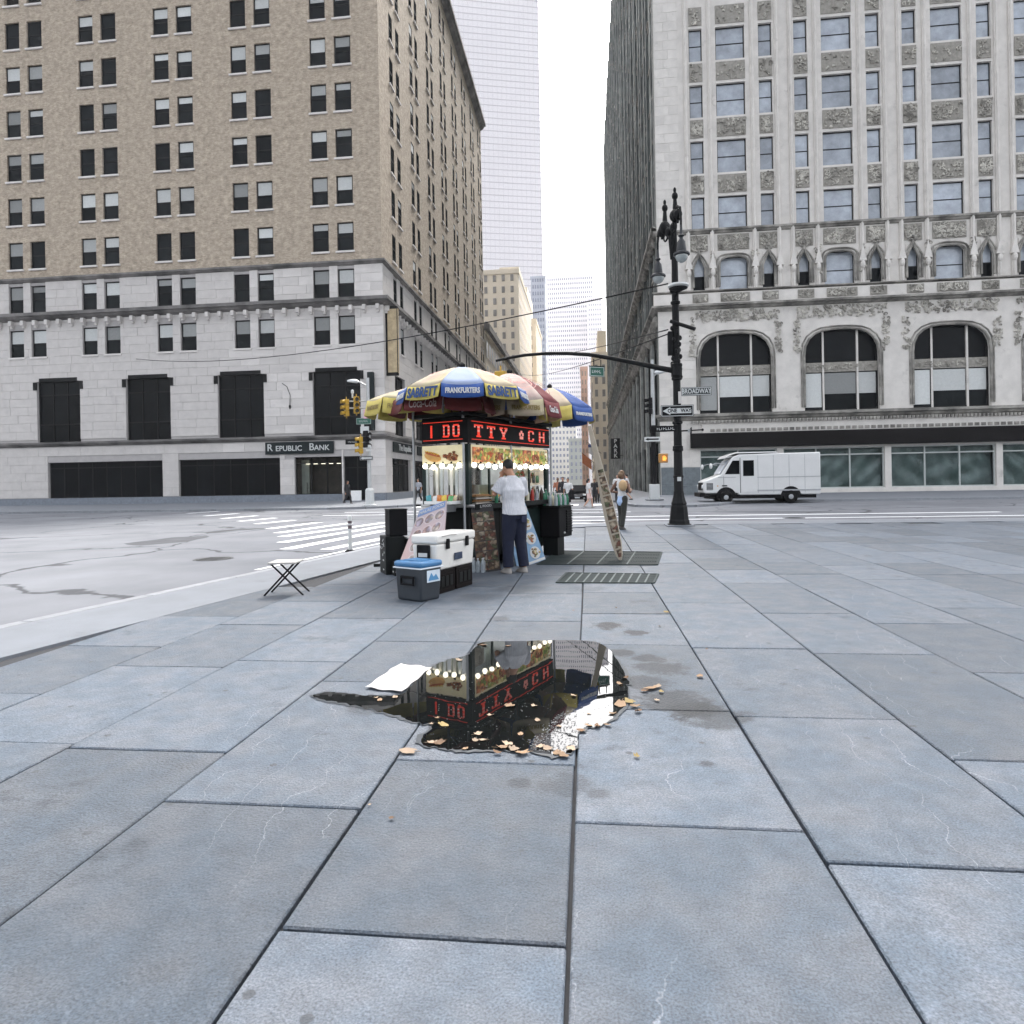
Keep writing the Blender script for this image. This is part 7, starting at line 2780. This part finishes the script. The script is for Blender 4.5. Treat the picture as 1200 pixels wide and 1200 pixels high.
tcn = nt.nodes.new('ShaderNodeTexCoord')
nt.links.new(tcn.outputs['Object'], nz.inputs['Vector'])
bp = nt.nodes.new('ShaderNodeBump')
bp.inputs['Strength'].default_value = .05
bp.inputs['Distance'].default_value = .004
nt.links.new(nz.outputs['Fac'], bp.inputs['Height'])
nt.links.new(bp.outputs[0], b.inputs['Normal'])
me = MB().add([(x, y, .0065) for x, y in fine_], [tuple(range(len(fine_)))])
pud = obj('puddle', me, WATER)
if pud.data.polygons[0].normal.z < 0:
    pud.data.flip_normals()
tag(pud, kind='structure')
# damp rim
WET = mat('damp_stone', (.035, .042, .05), .5, var=.4, scale=20, spec=.3)
ce = sum((Vector(p) for p in fine_), Vector((0, 0))) / len(fine_)
ring = []
for i, p in enumerate(fine_):
    a, b_ = Vector(fine_[i - 1]), Vector(fine_[(i + 1) % len(fine_)])
    d = (b_ - a).normalized()
    w = .022 + .02 * math.sin(i * .37) + abs(rp_.gauss(0, .012))
    ring.append((p[0] - d.y * -w * 1 if False else p[0], p[1]))
sgn = 1 if sum((fine_[i][0] * fine_[(i + 1) % len(fine_)][1] - fine_[(i + 1) % len(fine_)][0] * fine_[i][1]) for i in range(len(fine_))) > 0 else -1
vs, fs = [], []
for i, p in enumerate(fine_):
    a, b_ = Vector(fine_[i - 1]), Vector(fine_[(i + 1) % len(fine_)])
    d = (b_ - a).normalized()
    w = max(.004, .014 + .012 * math.sin(i * .37) + rp_.gauss(0, .007))
    vs += [(p[0], p[1], .0058), (p[0] + d.y * w * sgn, p[1] - d.x * w * sgn, .0045)]
N_ = len(fine_)
fs = [(2 * i, 2 * i + 1, (2 * i + 3) % (2 * N_), (2 * i + 2) % (2 * N_)) for i in range(N_)]
tag(obj('damp_edge', MB().add(vs, fs), WET), kind='structure')

# wet grit in the shallow part of the puddle
GRIT = mat('wet_grit', (.13, .13, .13), .6, var=.4, scale=20, rand=.2)
m = MB()
poly_s = [gr(x, y)[:2] for x, y in ((618, 868), (640, 852), (655, 838), (676, 832), (676, 880), (655, 884), (622, 880))]
for k in range(900):
    x, y = rp_.uniform(612, 678), rp_.uniform(828, 884)
    p = gr(x, y)
    if inside(p.x, p.y, poly_s):
        s = rp_.uniform(.002, .006)
        m.ball((p.x, p.y, .007), (s, s * rp_.uniform(.6, 1.3), s * .5), 5, 3)
for k in range(320):
    x, y = rp_.uniform(500, 735), rp_.uniform(800, 882)
    p = gr(x, y)
    if inside(p.x, p.y, fine_):
        s = rp_.uniform(.0015, .004)
        m.ball((p.x, p.y, .007), (s, s, s * .5), 5, 3)
tag(obj('wet_grit', m, GRIT), kind='stuff')

# sheet of paper
a, b_, c, d = gr(428, 808), gr(471, 813), gr(505, 783.5), gr(469, 779.5)
vs, fs = [], []
NX = 12
for j in range(NX + 1):
    for i in range(NX + 1):
        u_, v_ = i / NX, j / NX
        p = a.lerp(b_, u_).lerp(d.lerp(c, u_), v_)
        z = .012 + .004 * math.sin(u_ * 9 + v_ * 3) + .003 * math.sin(v_ * 11 + 1) + (.012 * max(0, abs(u_ - .5) * 2 - .8) * 5 * rp_.random() * .4)
        vs.append((p.x + .008 * math.sin(v_ * 14) * (u_ in (0, 1)), p.y + .008 * math.sin(u_ * 12) * (v_ in (0, 1)), z))
for j in range(NX):
    for i in range(NX):
        q = j * (NX + 1) + i
        fs.append((q, q + 1, q + NX + 2, q + NX + 1))
o = obj('paper_sheet', MB().add(vs, fs), mat('old_white_paper', (.56, .535, .515), .8, var=.06, scale=5, bump=.15, bscale=9), smooth='all', solid=.002)
tag(o, 'crumpled white paper sheet lying on the paving at the left edge of the puddle', 'paper')
# leaves
LEAFM = [mat('tan_leaf', (.24, .155, .09), .75, var=.3, scale=40, rand=.2), mat('pale_leaf', (.31, .23, .16), .75, var=.25, scale=40, rand=.2), mat('brown_leaf', (.15, .085, .045), .75, var=.3, scale=40, rand=.2), mat('yellow_leaf', (.26, .19, .07), .75, var=.3, scale=40, rand=.15)]


def leaf_mesh(seed, curl):
    r = random.Random(seed)
    n = 16
    vs = [(0, 0, .004)]
    for k in range(n):
        a = 2 * math.pi * k / n
        lobes = .62 + .38 * abs(math.cos(2.5 * a)) ** .6
        rr = lobes * (1 + r.uniform(-.15, .1))
        x, y = math.cos(a) * rr, math.sin(a) * rr * .72
        vs.append((x, y, .05 + curl * (x * x + .6 * y * y) * (1 + r.uniform(-.5, .5))))
    fs = [(0, 1 + k, 1 + (k + 1) % n) for k in range(n)]
    m = MB().add(vs, fs)
    m.tube([(-.5, 0, .06), (-1.0, .05, .1), (-1.35, .12, .14)], [.03, .028, .02], 4)
    return m


LV = []
for i in range(5):
    for mt_ in range(4):
        me = leaf_mesh(i * 7 + mt_, (.12, .3, .45, .2, .38)[i]).mesh('leaf')
        me.materials.append(LEAFM[mt_])
        me.polygons.foreach_set('use_smooth', [True] * len(me.polygons))
        LV.append(me)
spots = [(478, 882, .095, 1), (612, 884, .08, 0), (602, 880, .07, 1), (588, 878, .075, 0), (595, 874, .06, 1), (653, 884, .06, 0), (660, 887, .075, 0), (642, 879, .065, 1), (668, 880, .07, 1), (633, 877, .05, 1),
         (520, 851, .075, 3), (515, 872, .07, 2), (506, 872, .06, 1), (575, 840, .05, 1), (560, 862, .05, 1), (557, 869, .045, 1), (566, 869, .05, 1), (598, 829, .085, 0), (626, 829, .05, 1), (672, 817, .045, 1),
         (727, 827, .1, 0), (738, 824, .085, 3), (745, 829, .07, 0), (748, 835, .06, 2), (718, 838, .05, 0), (762, 808, .1, 0), (770, 806, .07, 1), (755, 811, .06, 2), (726, 803, .06, 0), (733, 796, .05, 2),
         (781, 718, .075, 3), (773, 735, .05, 2), (820, 794, .07, 0), (746, 888, .045, 3), (700, 853, .05, 2), (712, 851, .05, 0), (463, 818.5, .05, 1), (445, 822, .05, 0), (441, 819, .035, 1), (538, 775, .055, 1), (567, 757, .07, 2), (596, 758, .05, 2),
         (505, 850, .04, 1), (512, 843, .035, 0), (630, 846, .04, 1), (610, 862, .045, 0), (655, 853, .04, 1), (690, 852, .05, 0), (681, 858, .05, 2), (583, 884, .05, 2), (545, 879, .04, 0), (775, 812, .05, 3), (433, 945, .02, 1), (459, 961, .03, 2), (722, 713, .03, 2), (672, 716, .03, 2), (770, 822, .04, 1), (690, 838, .03, 1), (828, 762, .03, 2)]
for i, (x, y, s, mt_) in enumerate(spots):
    p = gr(x, y)
    o = obj('fallen_leaf', LV[(i * 3 % 5) * 4 + mt_], None, loc=(p.x, p.y, .008), scale=(s * .54, s * .54, s * .54), rot=(rp_.uniform(-.15, .15), rp_.uniform(-.15, .15), rp_.uniform(0, 6.28)))
    size = 'large' if s > .072 else ('small' if s < .05 else 'mid sized')
    if y < 745:
        where = 'on the dry paving between the puddle and the grate'
    elif y > 940:
        where = 'on the near paving in front of the puddle'
    elif x < 470 and y < 840:
        where = 'in the thin left tongue of the puddle below the paper'
    elif x < 500:
        where = 'on the paving joint at the near left corner of the puddle'
    elif y < 780 and x < 620:
        where = 'at the far edge of the puddle'
    elif x > 800:
        where = 'alone on the paving right of the puddle'
    elif x > 749:
        where = 'on the dry paving just right of the puddle' if y < 870 else 'alone on the paving beyond the right end of the puddle'
    elif x > 700:
        where = 'in the leaf heap at the right end of the puddle' if y < 870 else 'alone on the paving near the right end of the puddle'
    elif x > 628:
        where = 'along the near right edge of the puddle' if y > 870 else 'floating in the right half of the puddle'
    elif y > 872:
        where = 'along the near edge of the puddle, middle part'
    else:
        where = 'floating in the dark left half of the puddle'
    tag(o, size + ' ' + ('tan', 'pale', 'brown', 'yellowish')[mt_] + ' dead leaf ' + where, 'leaf', 'fallen leaves')

# folding stand at the left edge
g1 = gr(355.5, 697.5)
t = thing('folding_stool', 'small folding stool with pale seat and thin black legs by the left kerb', 'stool', (g1.x, g1.y, 0), R(8))
obj('seat', MB().box(-.44, -.08, -.03, .33, .4, .425), mat('pale_stool_seat', (.36, .35, .33), .6, var=.1), t, bevel=.01)
for x0, x1, y in ((0, -.4, -.0), (-.5, -.12, .02), (0, -.4, .28), (-.5, -.12, .3)):
    obj('leg', MB().tube([(x0, y, 0), (x1, y, .4)], .012, 8), BLACK, t)
# ------------------------------------------------------------------ haze
hz = MB().box(-620, 620, -70, 640, -14, 360)
HZ = bpy.data.materials.new('haze_air')
HZ.use_nodes = True
nt = HZ.node_tree
nt.nodes.remove(nt.nodes['Principled BSDF'])
pv = nt.nodes.new('ShaderNodeVolumePrincipled')
pv.inputs['Color'].default_value = (.95, .96, 1, 1)
pv.inputs['Density'].default_value = HAZE_D if 'HAZE_D' in globals() else .00022
nt.links.new(pv.outputs[0], nt.nodes['Material Output'].inputs['Volume'])
tag(obj('haze', hz, HZ), kind='stuff')
